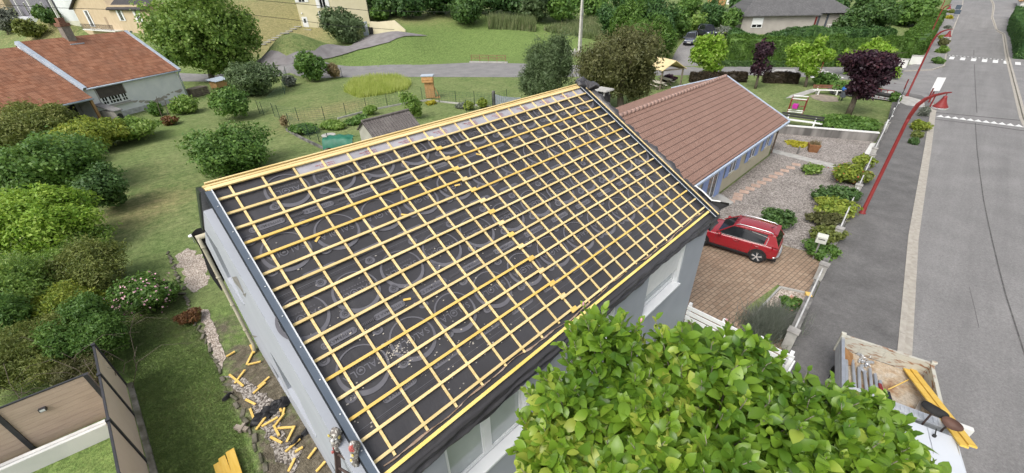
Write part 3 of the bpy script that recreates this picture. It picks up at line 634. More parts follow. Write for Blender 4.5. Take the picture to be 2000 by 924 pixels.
def heart(cx, cs, r, m):
    P = []
    for k in range(22):
        t = 2*math.pi*k/22; P.append((16*math.sin(t)**3/17, (13*math.cos(t)-5*math.cos(2*t)-2*math.cos(3*t)-math.cos(4*t))/17))
    mb.quad([pr(cx-x*r, cs+y*r) for x, y in P], m)
_TX = {}
def text_geo(s):
    if s not in _TX:
        cu = bpy.data.curves.new('lettering', 'FONT'); cu.body = s; cu.align_x = 'CENTER'; cu.align_y = 'CENTER'; cu.size = 1; cu.resolution_u = 3; cu.offset = .008
        o = bpy.data.objects.new('lettering', cu); COL.objects.link(o); bpy.context.view_layer.update(); d = bpy.context.evaluated_depsgraph_get(); me = o.evaluated_get(d).to_mesh()
        _TX[s] = (np.array([v.co[:2] for v in me.vertices]), [tuple(p.vertices) for p in me.polygons]); o.evaluated_get(d).to_mesh_clear(); bpy.data.objects.remove(o)
    return _TX[s]
def text(s, cx, cs, size, m, asp=1.):       # lettering that stands upside-down seen from the eave, reads towards -x
    V, F = text_geo(s); mb.raw([pr(cx-v[0]*size*asp, cs+v[1]*size) for v in V], F, m)
PO2 = -.053
def brand(cx, cs):
    global PO
    q = .42+rng.normal(0, .004)
    ring(cx, cs, q, .022, .085, 1, rot=1.9)
    h = .17
    for ch, dx in (('S', .29), ('A', .175), ('L', .075), ('L', -.165), ('A', -.275)): text(ch, cx+dx, cs+.0, h, 1, 1.)
    ring(cx-.045, cs, .072, .016, .018, 1, 20); heart(cx-.045, cs-.008, .035, 1)
    for k in range(11): mb.quad([pr(cx+.26-k*.052, cs-.135), pr(cx+.225-k*.052, cs-.135), pr(cx+.225-k*.052, cs-.105), pr(cx+.26-k*.052, cs-.105)], 2)
def blobmark(cx, cs):
    global PO
    disc(cx, cs, .095, .085, 1, sh=.18); o = PO; PO = PO2; ring(cx, cs, .05, .012, .012, 0, 18); heart(cx, cs-.004, .032, 0); PO = o
def pill(cx, cs, w=.62, txt='// HYPERMAX R2'):
    global PO
    V = []; h = .062
    for k in range(9): a = -math.pi/2+math.pi*k/8; V.append(pr(cx+w/2-h+h*math.cos(a), cs+h*math.sin(a)))
    for k in range(9): a = math.pi/2+math.pi*k/8; V.append(pr(cx-w/2+h+h*math.cos(a), cs+h*math.sin(a)))
    mb.quad(V, 1); o = PO; PO = PO2; text(txt, cx, cs-.002, .082, 0); PO = o
    for k in range(9):
        mb.quad([pr(cx+.42+k*.03, cs-.03), pr(cx+.40+k*.03, cs-.03), pr(cx+.40+k*.03, cs+.02), pr(cx+.42+k*.03, cs+.02)], 2)
for r, s0 in enumerate((.22, 1.51, 2.82, 4.11, 5.40)):
    x = (1.14, .53, 1.16, .57, 1.1)[r]-.95
    while x < 11.2:
        if .2 < x < 10.95 and r < 5: brand(x, s0) if s0 < 5.2 else None
        if r == 4 and .2 < x < 10.9: ring(x, 5.42, .42, .022, .085, 1, rot=1.9) if False else None
        b = x+.58
        if .1 < b < 11.1 and r < 4: blobmark(b, s0+.28 if s0+.28 < 5.5 else 5.4); blobmark(b-.06, s0-.46) if (r > 0) else None
        if .35 < x+.3 < 10.8 and r < 4: pill(x+.3, s0+.62)
        x += .95
for s0 in (.83+.0, 2.19, 3.49, 4.80):                             # lap lines of the membrane rolls
    for d in (0, .028, .05): mb.quad([pr(0, s0+.09+d), pr(11.2, s0+.09+d+.01), pr(11.2, s0+.097+d+.01), pr(0, s0+.097+d)], 2 if d else 1)
hp(mb, 'roof_membrane', [M['memb'], M['mprint'], M['mprint2'], M['redprint']], fixn=False)
# silver underlay strip showing under the ridge
mb = MB(); xs = np.linspace(1.5, 11.2, 110)
for x in xs:
    for s in (-.36, -.2, -.04, .012+.01*math.sin(x*4)): mb.v.append(tuple(rp(x, s, -.0525+.004*math.sin(x*9+s*20))))
for i in range(len(xs)-1):
    for j in range(3): a = i*4+j; mb.f.append((a, a+4, a+5, a+1)); mb.m.append(0)
PO = -.045
for k in range(9):
    x0 = 1.9+k*1.0
    for j in range(3):
        n = 10-j*2
        for q in range(n):
            w = .02+.018*((q*7+j*3) % 3)/2; xx = x0+.36-q*.042; mb.quad([pr(xx, -.17+j*.05), pr(xx-w, -.17+j*.05), pr(xx-w, -.148+j*.05), pr(xx, -.148+j*.05)], 1)
hp(mb, 'silver_underlay', [M['silver'], M['redprint']], fixn=False)
# dusty scuffs on the membrane
# counter-battens run down the slope, battens along it
CB = [.3, .87, 1.47, 2.05, 2.62, 3.12, 3.63, 4.15, 4.65, 5.14, 5.62, 6.13, 6.62, 7.1, 7.6, 8.08, 8.6, 9.07, 9.54, 10.05, 10.6]
def rbar(x0, s0, x1, s1, w, o0, o1, name, m):
    mb = MB(); a = rp(x0, s0, (o0+o1)/2); b = rp(x1, s1, (o0+o1)/2); d = b-a; L = np.linalg.norm(d); d = d/L; sd = np.cross(RN, d)
    mb.obox((a+b)/2, d, sd, RN, L/2, w/2, (o1-o0)/2); return hp(mb, name, m, bevel=.002)
for i, x in enumerate(CB): rbar(x+rng.normal(0, .006), -.30, x+rng.normal(0, .008), 5.50+rng.normal(0, .02), .041, -.056, -.028, 'counter_batten', M['wood'])
for k in range(16):
    s = k*.36; m = M['wood_y'] if k in (3, 4, 13, 11) else M['wood']; j = rng.normal(0, .004, 3)
    rbar(-.0, s+j[0], 4.70, s+j[1], .049, -.027, 0, 'batten', m)
    rbar(4.58, s+.056+j[1], 11.0, s+.02+j[2], .046, -.0265, .0005, 'batten', M['wood_y'] if k in (2, 13, 5) else M['wood'])
    if k % 3 != 7: rbar(4.56, s+.03, 4.74, s+.028, .10, .001, .012, 'splice_block', M['wood_y'] if k % 2 else M['wood'])
rbar(-.02, -.36, -.02, .02, .06, -.05, -.005, 'counter_batten', M['wood'])
rbar(-.09, -.30, 11.15, -.30, .075, -.027, .006, 'ridge_board', M['wood']); rbar(-.05, -.43, 11.2, -.43, .03, -.06, .022, 'ridge_board', M['wood']); rbar(-.1, -.375, 11.15, -.375, .04, -.06, .0, 'ridge_board', M['wood'])
rbar(.05, 5.63, 11.1, 5.60, .06, -.045, -.005, 'eave_lath', mat('eave_lath_wood', (.85,.64,.16), (.9,.72,.25), 2, .6))
# small offcuts and clips on the membrane
mb = MB()
for px, py in ((790, 420), (893, 362), (935, 302), (1137, 312), (620, 467), (795, 585)):
    x, s = onroof(px, py, -.05); a = rng.random()*3; mb.obox(rp(x, s, -.045), RX*math.cos(a)+RD*math.sin(a), -RX*math.sin(a)+RD*math.cos(a), RN, .07, .02, .008)
one(mb, 'wood_offcut', M['wood_y'], 'few tiny timber chips lying on the black membrane between the battens', 'offcuts', rp(4, 2))
# left rake: coated steel verge flashing
mb = MB(); A0, A1 = -.2, 5.95
def vp(prof, s): return [rp(x, s, o) for x, o in prof]
def profile(prof, s0, s1, m):
    a = vp(prof, s0); b = vp(prof, s1)
    for i in range(len(prof)-1): mb.quad([a[i], a[i+1], b[i+1], b[i]], m[i])
profile([(-.135, -.20), (-.117, .055), (-.015, .05), (-.012, .075), (.004, .075), (.006, -.05)], A0, A1, [1, 0, 2, 2, 2])
mb.quad(vp([(-.115, -.1), (-.115, .055), (-.015, .05), (.004, -.05)], A0), 0)
vf = hp(mb, 'verge_flashing', [M['steel_blue'], M['steel_dark'], M['steel_edge']])
mb = MB(); 
for s in np.arange(.2, 5.9, .62): c = rp(-.05, s, .056); mb.lathe([(.012, 0), (.012, .006), (.004, .009)], c, 8)
hp(mb, 'screw', M['steel_edge'], vf)
# right rake: dark gutter channel between two edges
mb = MB(); profile([(11.0, -.05), (11.003, .018), (11.03, .018), (11.035, -.05), (11.17, -.05), (11.175, .02), (11.185, .02), (11.19, -.2)], -.36, 5.86, [1, 2, 1, 0, 1, 0, 0]); vf2 = hp(mb, 'verge_flashing', [M['steel_blue'], M['steel_dark'], M['steel_edge']])
rbar(11.215, -.3, 11.215, 5.85, .045, -.0, .03, 'verge_lath', M['wood'])
# the membrane falls over the right verge and over the eave in folds
def drop_sheet(fun, nu, nv, name, m=None):
    mb = MB()
    for j in range(nv+1):
        for i in range(nu+1): mb.v.append(tuple(map(float, fun(i/nu, j/nv))))
    for j in range(nv):
        for i in range(nu): a = j*(nu+1)+i; mb.f.append((a, a+1, a+nu+2, a+nu+1)); mb.m.append(0)
    return mb.build(name, m or M['memb'], house, world=True, smooth=True, fixn=False)
def f_right(u, v):
    s = -.5+u*6.3; wv = .05*math.sin(s*7)+.04*math.sin(s*17+1)+.025*math.sin(s*31+v*5); x = 11.235+.36*v+wv*v*.8; o = -.01+.10*math.sin(min(1, v*1.3)*math.pi)*(.6+.5*math.sin(s*2.3))-.42*max(0, v-.55)**1.2*2+wv*.8*v
    return rp(x, s, o)
drop_sheet(f_right, 110, 10, 'loose_membrane')
def f_eave(u, v):
    x = -.02+u*11.6; hang = .27+.05*math.sin(x*1.3)+.03*math.sin(x*3.7+1)+(.18 if x > 10.9 else 0)
    p0 = rp(x, 5.70, -.062)
    fold = .03*math.sin(v*14+x*.9)+.02*math.sin(v*30+x*2.3)+.016*math.sin(x*9+v*6)+(.006*math.sin(x*23-v*13)+.005*math.sin(x*41+v*21))*(1-.7*v)
    if v < .15: return rp(x, 5.70+v*.4, -.062+.01*math.sin(x*6)*v*6)
    t = (v-.15)/.85; q = rp(x, 5.76, -.062)
    return q+np.array([0, -.03*math.sin(min(t*3, 1.57))+fold*min(1, t*4)*.8-.015, -hang*t])
drop_sheet(f_eave, 420, 26, 'loose_membrane')
mb = MB(); nn_ = 150                                              # torn backing paper: a ragged ribbon along the lowest batten
for i in range(nn_+1):
    x = .1+10.8*i/nn_; w = max(.004, .03*abs(math.sin(x*2.3)*math.sin(x*5.1+1))+.012*rng.random()); c = 5.50+.03*math.sin(x*1.7)+.015*math.sin(x*6); mb.v += [tuple(rp(x, c-w*.2, -.048)), tuple(rp(x, c+w, -.03+.01*math.sin(x*7)))]
for i in range(nn_): mb.f.append((2*i, 2*i+2, 2*i+3, 2*i+1)); mb.m.append(0)
hp(mb, 'backing_paper', mat('torn_backing_paper', (.26,.17,.11), (.45,.35,.27), 6, .5), fixn=False)
mb = MB()                                                       # plaster dust and sawdust trodden on the membrane
for px, py, sp, n in ((778, 690, 20, 70), (690, 655, 30, 14), (900, 700, 45, 40), (860, 560, 60, 25), (960, 640, 40, 25), (640, 560, 70, 20), (1010, 500, 70, 25), (700, 800, 40, 20)):
    for k in range(n):
        x, q = onroof(px+rng.normal(0, sp), py+rng.normal(0, sp*.7), -.05)
        if .05 < x < 10.9 and 0 < q < 5.5: r = .006+.010*rng.random(); a = rng.random()*3; mb.quad([rp(x+r*math.cos(a+t)*1.6, q+r*math.sin(a+t), -.0515) for t in (0, 1.3, 2.9, 4.4)])
o = hp(mb, 'sawdust', mat('pale_dust', (.32,.30,.28), (.55,.50,.42), 9, .9), fixn=False); o['kind'] = 'stuff'
# ---- rear slope, verge, gutter and downpipe
mb = MB(); BD = np.array([0, math.cos(.52341), -math.sin(.52341)]); BN = np.array([0, math.sin(.52341), math.cos(.52341)]); top = rp(0, -.42, -.07); k0 = np.array([WX0+.10, top[1], top[2]]); k1 = np.array([11.98, top[1], top[2]])
mb.hexa([k0-BN*.06, k1-BN*.06, k1+BD*5.75-BN*.06, k0+BD*5.75-BN*.06, k0, k1, k1+BD*5.75, k0+BD*5.75]); hp(mb, 'rear_roof', M['memb'])
mb = MB(); mb.hexa([k0-BN*.09+[-.03, 0, 0], k0-BN*.09+[-.003, 0, 0], k0-BN*.09+BD*5.7+[-.003, 0, 0], k0-BN*.09+BD*5.7+[-.03, 0, 0], k0+BN*.03+[-.03, 0, 0], k0+BN*.03+[.06, 0, 0], k0+BN*.03+BD*5.7+[.06, 0, 0], k0+BN*.03+BD*5.7+[-.03, 0, 0]]); hp(mb, 'verge_flashing', mat('mossy_dark_steel', (.035,.05,.03), (.05,.07,.04), 3, .6))
M['beige'] = mat('beige_pvc', (.42,.39,.29), (.5,.46,.35), 3, .5)
mb = MB(); gy = WY1+.07; mb.tube([(WX0-.11, gy, 4.62), (WX0-.1, gy, 4.2), (WX0-.09, gy, .25), (WX0-.16, gy-.1, .02)], .055, 10)
for z in (4.3, 3.2, 2.1, 1.0): mb.tube([(WX0-.1, gy, z-.03), (WX0-.1, gy, z+.03)], .066, 10)
dp = hp(mb, 'downpipe', M['beige'], smooth=True)
mb = MB(); mb.tube([(WX0-.16, WY1+.1, 4.62), (WX1+.2, WY1+.1, 4.58)], .075, 10); hp(mb, 'gutter', M['beige'], smooth=True)
def f_rear(u, v): return (WX0-.22+.9*u+.04*math.sin(v*7), WY1+.16+.05*math.sin(u*9+v*4), 4.75-.9*v-1.2*v*(1-u)+.1*math.sin(u*6))
drop_sheet(f_rear, 14, 16, 'loose_membrane', M['black_plastic'])
# crumpled membrane on the ridge end, chimney beyond
mb = MB(); Vv, Ff = core([((0, 0, 0), (.28, .2, .14)), ((.15, -.2, -.08), (.22, .3, .12))], 1., 9); c = rp(11.25, -.42, .02); V2 = Vv+.05*np.sin(Vv[:, [1, 2, 0]]*23); mb.raw(V2+c, Ff.tolist()); hp(mb, 'loose_membrane', M['memb'])
# flapping corner of membrane with white backing at the right eave corner
P = [onp(*q, (12.15, 0, 0), (1, 0, 0)) for q in ((1357, 362), (1371, 375), (1392, 390), (1424, 397), (1422, 403), (1400, 412), (1385, 405), (1368, 385))]
mb = MB(); Q = [p+np.array([.0+.07*math.sin(i*2.1), 0, 0]) for i, p in enumerate(P)]; mb.quad(Q); mb.quad([q+np.array([.012, 0, .0]) for q in Q]); 
fl = hp(mb, 'loose_membrane', M['black_plastic'], fixn=False)
mb = MB(); mb.tube([Q[0], Q[1], Q[2], (Q[2]+Q[3])/2+[0, 0, .01]], .022, 6); hp(mb, 'white_backing', M['white'], fl)
# ------------------------------------------------------------------ neighbouring single-storey house
M['tile_brown'] = tilemat('brown_flat_tiles', (.275,.163,.125), (.31,.19,.148), (.25,.148,.115), .15, .36, wave=True, mortar=(.19,.125,.10), bump=.8)
M['cream'] = mat('cream_render', (.50,.455,.33), (.55,.50,.37), 1.5, .9, .15, 90)
M['bluesh'] = mat('blue_shutter_paint', (.27,.36,.62), (.31,.40,.66), 3, .55)
nb = thing('bungalow', 'cream bungalow with blue shutters under a big brown tiled roof', 'house', (19.2, 7.1, 0))
NX0, NX1, NY = 16.9, 31.6, 7.1
def bp(mb, name, m, parent, **k): return mb.build(name, m, parent, world=True, **k)
RY, RZ = 11.35, 4.66
mb = MB(); mb.prism([(NX0, NY, -.2), (NX0, 15.0, -.2), (NX0, 15.0, 3.2), (NX0, RY, RZ-.2), (NX0, NY, 2.42)], (NX1-NX0, 0, 0)); bp(mb, 'wall', M['cream'], nb)
def roofslab(name, P, th, m, parent, us, vs, org):
    """P: 4 corners eave-left, eave-right, ridge-right, ridge-left (top face)"""
    P = [np.asarray(p, float) for p in P]; n = U(np.cross(P[1]-P[0], P[3]-P[0])); n = n if n[2] > 0 else -n
    mb = MB(); mb.hexa([p-n*th for p in P]+P); us = U(us); vs = U(vs); org = np.asarray(org, float)
    return mb.build(name, m, parent, world=True, uvf=lambda x, y, z: (float(np.dot(np.array([x, y, z])-org, us)), float(np.dot(np.array([x, y, z])-org, vs))))
e0 = np.array([NX0-.4, 6.72, 2.36]); e1 = np.array([32.25, 6.72, 2.36]); r0 = np.array([NX0-.4, RY, RZ]); r1 = np.array([32.25, RY, RZ]); b0 = np.array([NX0-.4, 15.3, 3.3]); b1 = np.array([32.25, 15.3, 3.3])
roofslab('roof', [e0, e1, r1, r0], .1, M['tile_brown'], nb, (1, 0, 0), e0-r0, r0); roofslab('roof', [b1, b0, r0+[0, .0, -.003], r1+[0, 0, -.003]], .1, M['tile_brown'], nb, (-1, 0, 0), b0-r0, r0)
mb = MB()
for i in range(39):
    x = NX0-.4+i*.4; mb.tube([(x, RY, RZ+.0), (x+.42, RY, RZ+.02)], [.13, .12], 10)
bp(mb, 'ridge_tiles', mat('ridge_tile', (.36,.23,.19), (.42,.28,.23), 3, .8), nb, smooth=True)
mb = MB()                                             # tile courses: real steps across the slope
sl = e0-r0; Ls = np.linalg.norm(sl); du = sl/Ls; nn_ = U(np.cross((1, 0, 0), sl)); nn_ = nn_ if nn_[2] > 0 else -nn_
for k in range(1, int(Ls/.36)+1):
    c = r0+du*(k*.36); mb.quad([c+nn_*.004-du*.02, c+[32.65-NX0, 0, 0]+nn_*.004-du*.02, c+[32.65-NX0, 0, 0]+nn_*.006+du*.02, c+nn_*.006+du*.02])
bp(mb, 'tile_course', mat('tile_edge', (.10,.06,.048), (.125,.078,.062), 4, .9), nb, fixn=False)
M['fascia'] = mat('pale_blue_fascia', (.42,.50,.62), (.48,.55,.66), 3, .5)
mb = MB(); mb.box(NX0-.4, 32.3, 6.60, 6.70, 2.2, 2.33); bp(mb, 'gutter', M['fascia'], nb, bevel=.02)
mb = MB(); v0 = np.array([32.27, 6.66, 2.2]); v1 = np.array([32.27, RY, RZ-.13]); v2 = np.array([32.27, 15.3, 3.17])
for a, b in ((v0, v1), (v1, v2)): mb.hexa([a, a+[.05, 0, 0], b+[.05, 0, 0], b, a+[0, 0, .2], a+[.05, 0, .2], b+[.05, 0, .2], b+[0, 0, .2]])
bp(mb, 'bargeboard', M['fascia'], nb)
def nwin(x0, x1, z0, z1, shl, shr, door=False):
    f = MB(); y = NY-.03; t = .07
    f.box(x0, x1, y, y+.03, z1-t, z1); f.box(x0, x1, y, y+.03, z0, z0+t); f.box(x0, x0+t, y, y+.03, z0+t, z1-t); f.box(x1-t, x1, y, y+.03, z0+t, z1-t); f.box((x0+x1)/2-.05, (x0+x1)/2+.05, y-.004, y+.028, z0+t, z1-t)
    w = bp(f, 'window', M['pvc'], nb); g = MB(); g.box(x0+t, x1-t, y+.012, y+.02, z0+t, z1-t); bp(g, 'pane', M['glass'], w)
    if not door: s = MB(); s.box(x0-.06, x1+.06, NY-.12, NY, z0-.06, z0-.004); bp(s, 'sill', M['cream'], w)
    for side, on in ((-1, shl), (1, shr)):
        if on:
            W = (x1-x0)/2*1.05; a = x0-W-.02 if side < 0 else x1+.02; s = MB(); s.box(a, a+W, NY-.07, NY-.03, z0-.03, z1+.02)
            for zz in (z0+.2, z1-.25): s.box(a+.02, a+W-.02, NY-.085, NY-.07, zz, zz+.09)
            k = a+.1
            while k < a+W-.03: s.box(k, k+.012, NY-.074, NY-.0702, z0-.02, z1+.01); k += .11
            bp(s, 'shutter', M['bluesh'], w)
nwin(21.1, 22.4, .12, 2.1, 1, 0, True)
nwin(23.9, 24.9, .95, 2.1, 1, 1); nwin(27.0, 28.0, .95, 2.1, 1, 1); nwin(29.75, 30.6, .95, 2.1, 1, 1)
s = MB(); s.box(22.42, 23.05, NY-.07, NY-.03, .1, 2.1); bp(s, 'shutter', M['bluesh'], nb)
s = MB(); s.tube([(31.75, 6.6, 2.2), (31.75, 7.0, 2.0), (31.75, 7.0, .1)], .05, 8); bp(s, 'downpipe', mat('brown_pipe', (.12,.09,.07), (.16,.12,.09), 3, .6), nb)
cx = onp(1178, 190, (0, 11.8, 0), (0, 1, 0)); cz = cx[2]
mb = MB(); mb.box(cx[0]-.28, cx[0]+.28, 11.55, 12.1, 4.0, cz+.12); mb.box(cx[0]-.2, cx[0]+.2, 11.6, 12.05, cz+.121, cz+.3); ch = bp(mb, 'chimney', mat('sooty_chimney', (.03,.03,.032), (.06,.058,.056), 5, .8), nb, bevel=.01)
mb = MB(); mb.hexa([(cx[0]-.36, 11.42, cz+.34), (cx[0]+.36, 11.42, cz+.34), (cx[0]+.36, 12.24, cz+.34), (cx[0]-.36, 12.24, cz+.34), (cx[0]-.33, 11.45, cz+.41), (cx[0]+.33, 11.45, cz+.41), (cx[0]+.33, 12.2, cz+.41), (cx[0]-.33, 12.2, cz+.41)])
for dx in (-.2, .2):
    for dy in (11.62, 12.02): mb.box(cx[0]+dx-.03, cx[0]+dx+.03, dy-.03, dy+.03, cz+.12, cz+.34)
bp(mb, 'chimney_cap', M['concrete'], ch)
# ------------------------------------------------------------------ old house at the left
M['tile_red'] = tilemat('old_red_tiles', (.27,.112,.06), (.40,.19,.112), (.20,.10,.065), .3, .42, mortar=(.06,.028,.02), wave=True, stain=(.1,.07,.05), bump=.8)
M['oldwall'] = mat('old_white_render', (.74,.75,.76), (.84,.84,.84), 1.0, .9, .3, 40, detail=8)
M['zincstrip'] = mat('zinc_flashing', (.40,.46,.54), (.50,.56,.63), 2, .5)
OB = np.array([7.05, 62.9, 0]); E1 = np.array([-.846, -.533, 0]); E2 = np.array([-.533, .846, 0]); UP = np.array([0, 0, 1.])
def ob(u, v, z): return OB+E1*u+E2*v+UP*z
old = thing('farmhouse', 'old white house with stained red tiled roofs and a wide multi-paned window', 'house', OB)
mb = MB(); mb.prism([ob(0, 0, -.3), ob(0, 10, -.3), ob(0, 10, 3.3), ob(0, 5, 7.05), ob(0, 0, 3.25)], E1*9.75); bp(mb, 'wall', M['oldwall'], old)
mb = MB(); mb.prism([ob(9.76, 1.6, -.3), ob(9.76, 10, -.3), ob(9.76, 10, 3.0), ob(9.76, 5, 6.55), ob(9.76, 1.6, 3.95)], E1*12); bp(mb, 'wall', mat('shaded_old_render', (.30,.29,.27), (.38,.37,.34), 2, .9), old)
def oroof(u0, u1, v0, z0, zr, name='roof'):
    k = (zr-z0)/(5-v0); a, b, c, d = ob(u1, v0, z0), ob(u0, v0, z0), ob(u0, 5, zr), ob(u1, 5, zr)
    roofslab(name, [a, b, c, d], .14, M['tile_red'], old, -E1, a-d, d); a2, b2 = ob(u0, 10.3, z0), ob(u1, 10.3, z0); roofslab(name, [a2, b2, d-UP*.003, c-UP*.003], .14, M['tile_red'], old, E1, b2-d, d)
oroof(-.25, 9.7, -.3, 3.25, 7.25); oroof(9.95, 22, -1.0, 2.45, 6.85)
mb = MB()
for u, zr in ((-.22, 7.25), (9.72, 7.25)):
    k = (7.25-3.25)/5.3; a = ob(u, -.34, 3.24); b = ob(u, 5, 7.26); n = U(np.cross(b-a, E1)); n = n*np.sign(n[2]); mb.obox((a+b)/2+n*.03, U(b-a), E1, n, np.linalg.norm(b-a)/2, .16, .05)
    mb.obox((a+b)/2-n*.12+E1*(.17 if u > 1 else -.17), U(b-a), E1, n, np.linalg.norm(b-a)/2, .02, .13)
bp(mb, 'verge_flashing', M['zincstrip'], old)
mb = MB(); mb.tube([ob(-.25, -.38, 3.13), ob(9.7, -.38, 3.13)], .08, 8); mb.tube([ob(9.95, -1.08, 2.35), ob(22, -1.08, 2.35)], .08, 8); bp(mb, 'gutter', M['zincstrip'], old, smooth=True)
mb = MB(); mb.tube([ob(-.06, -.36, 3.1), ob(-.06, -.1, 2.8), ob(-.06, -.1, .0)], .06, 8); bp(mb, 'downpipe', M['zincstrip'], old, smooth=True)
def ouv(px, py): v = onp(px, py, OB, E2); return float(np.dot(v-OB, E1)), v[2]
def obx(mb, u0, u1, v0, v1, z0, z1, m=0): return mb.hexa([ob(u1, v0, z0), ob(u0, v0, z0), ob(u0, v1, z0), ob(u1, v1, z0), ob(u1, v0, z1), ob(u0, v0, z1), ob(u0, v1, z1), ob(u1, v1, z1)], m)
u1, zt = ouv(184, 172); u0, zb = ouv(250, 191)
wz0, wz1, wu0, wu1 = 1.35, 2.98, u0, u1
mb = MB(); obx(mb, wu0-.12, wu1+.12, -.05, -.004, wz0-.1, wz1+.1); wf = bp(mb, 'window', mat('window_surround', (.40,.38,.35), (.48,.46,.42), 3, .8), old)
mb = MB(); obx(mb, wu0, wu1, -.09, -.052, wz0+.72, wz1); bp(mb, 'roller_shutter', mat('brown_shutter', (.085,.07,.062), (.11,.09,.08), 3, .7), wf)
mb = MB(); obx(mb, wu0, wu1, -.07, -.052, wz0, wz0+.715); bp(mb, 'pane', M['glass_dark'], wf)
mb = MB(); n = 8
for i in range(n+1): uu = wu0+(wu1-wu0)*i/n; w = .09 if i in (0, 2, 6, 8) else .03; obx(mb, uu-w, uu+w, -.1, -.072, wz0, wz0+.71)
for z in (wz0, wz0+.34): obx(mb, wu0, wu1, -.098, -.0715, z, z+.05 if z > wz0 else z+.1)
bp(mb, 'window_frame', M['white'], wf)
mb = MB(); obx(mb, wu0-.2, wu1+.2, -.22, -.051, wz0-.2, wz0-.104); bp(mb, 'sill', MATS['window_surround'], wf)
for i in range(9):                                    # flaked plaster along the foot of the wall
    mb = MB(); u = .7+i*.62+.2*rng.random(); z = .85+.25*math.sin(u*1.3); s = .12+.3*rng.random(); mb.quad([ob(u+s*math.cos(k)*1.5, -.006, z+s*.7*math.sin(k)*(.7+.3*math.sin(3*k+u))) for k in np.linspace(0, 5.6, 11)]); bp(mb, 'bare_plaster', mat('bare_plaster', (.36,.33,.29), (.46,.42,.37), 3, .95), old, fixn=False)
mb = MB(); obx(mb, -.05, 8.0, -.05, -.003, -.1, .5); bp(mb, 'plinth', mat('rough_plinth', (.42,.42,.41), (.62,.62,.61), 2.5, .95, .9, 6), old)
cu = 5.2; mb = MB(); obx(mb, cu, cu+.75, 4.5, 5.1, 6.3, 8.2); chm = bp(mb, 'chimney', mat('old_chimney_render', (.22,.19,.165), (.30,.26,.22), 4, .9), old); mb = MB(); obx(mb, cu-.08, cu+.83, 4.42, 5.18, 8.201, 8.5); obx(mb, cu+.1, cu+.65, 4.6, 5.0, 8.5, 8.95); bp(mb, 'chimney_cap', mat('old_brick', (.20,.10,.07), (.28,.15,.10), 9, .9), chm)
mb = MB(); obx(mb, cu-.25, cu+1.0, 4.1, 4.42, 6.4, 6.66); bp(mb, 'chimney_flashing', M['zincstrip'], chm)
mb = MB(); obx(mb, 10.2, 16, 1.5, 1.59, -.2, 2.5); bp(mb, 'bay_shade', M['dark'], old)  # dark panel painted as the shade inside the bay
for u in (9.9, 12.5): mb = MB(); obx(mb, u, u+.2, -.75, -.55, -.2, 2.5); bp(mb, 'post', M['wood_rough'], old)
# lean-to with a tin edge in front of it
P0 = at(182, 247); lt = thing('lean_to', 'small grey rendered lean-to with an arched opening in front of the old white house', 'shed', (*P0[:2], 0)); 
mb = MB(); obx(mb, 9.0, 9.6, -2.3, -.3, -.2, 1.05); ltw = bp(mb, 'wall', mat('lean_to_render', (.33,.31,.28), (.42,.40,.37), 2.4, .9), lt)
mb = MB(); mb.hexa([ob(9.7, -2.4, 1.05), ob(8.9, -2.4, 1.05), ob(8.9, -.06, 1.6), ob(9.7, -.06, 1.6), ob(9.7, -2.4, 1.15), ob(8.9, -2.4, 1.15), ob(8.9, -.06, 1.7), ob(9.7, -.06, 1.7)]); bp(mb, 'roof', mat('grey_sheet_roof', (.20,.195,.19), (.26,.25,.245), 3, .8), lt)
for u in (9.3,):
    mb = MB(); mb.prism([ob(u-.25, -2.315, .1), ob(u+.25, -2.315, .1), ob(u+.25, -2.315, .6)]+[ob(u+.25*math.cos(k), -2.315, .6+.25*math.sin(k)) for k in np.linspace(.3, 2.84, 7)]+[ob(u-.25, -2.315, .6)], E2*.01); bp(mb, 'opening', M['dark'], lt)  # dark plate painted as the shade inside the arch
# ------------------------------------------------------------------ houses on the hill, upper left
M['beige_wall'] = mat('beige_render', (.52,.41,.27), (.57,.46,.31), 1.2, .9)
M['slate'] = tilemat('dark_slate_tiles', (.055,.05,.052), (.075,.07,.072), (.04,.037,.04), .25, .3, mortar=(.02,.02,.02), wave=False)
M['pale_wall'] = mat('pale_render', (.66,.66,.63), (.72,.72,.69), 1.3, .9)
def frame_of(pl, pr_):      # local frame from two base pixels on the terrain
    A = hit(*pl); B = hit(*pr_); z = min(A[2], B[2]); A[2] = B[2] = z; e = U((B-A)*[1, 1, 0]); n = np.array([-e[1], e[0], 0]); n = n if np.dot(n, CF) > 0 else -n
    return A, B, e, n, np.linalg.norm((B-A)[:2])
def fbox(mb, A, e, n, u0, u1, v0, v1, z0, z1, m=0):
    q = lambda u, v, z: A+e*u+n*v+UP*z
    return mb.hexa([q(u0, v0, z0), q(u1, v0, z0), q(u1, v1, z0), q(u0, v1, z0), q(u0, v0, z1), q(u1, v0, z1), q(u1, v1, z1), q(u0, v1, z1)], m)
def fwin(A, e, n, u, z, w, h, parent, sh=True, name='window', pane='glass_dark', shm='white'):
    mb = MB(); fbox(mb, A, e, n, u-w/2-.06, u+w/2+.06, -.05, -.002, z-.06, z+h+.06); f = mb.build(name, M['white'], parent, world=True)
    mb = MB(); 
    for s in (-1, 1): fbox(mb, A, e, n, u+s*w/4-w/4+.05, u+s*w/4+w/4-.05, -.062, -.0515, z+.03, z+h-.03)
    mb.build('pane', M[pane], f, world=True)
    if sh:
        for s in (-1, 1): mb = MB(); a = u+s*(w/2+.08+w*.26); fbox(mb, A, e, n, a-w*.26, a+w*.26, -.09, -.052, z-.04, z+h+.04); mb.build('shutter', M[shm], f, world=True)
    return f
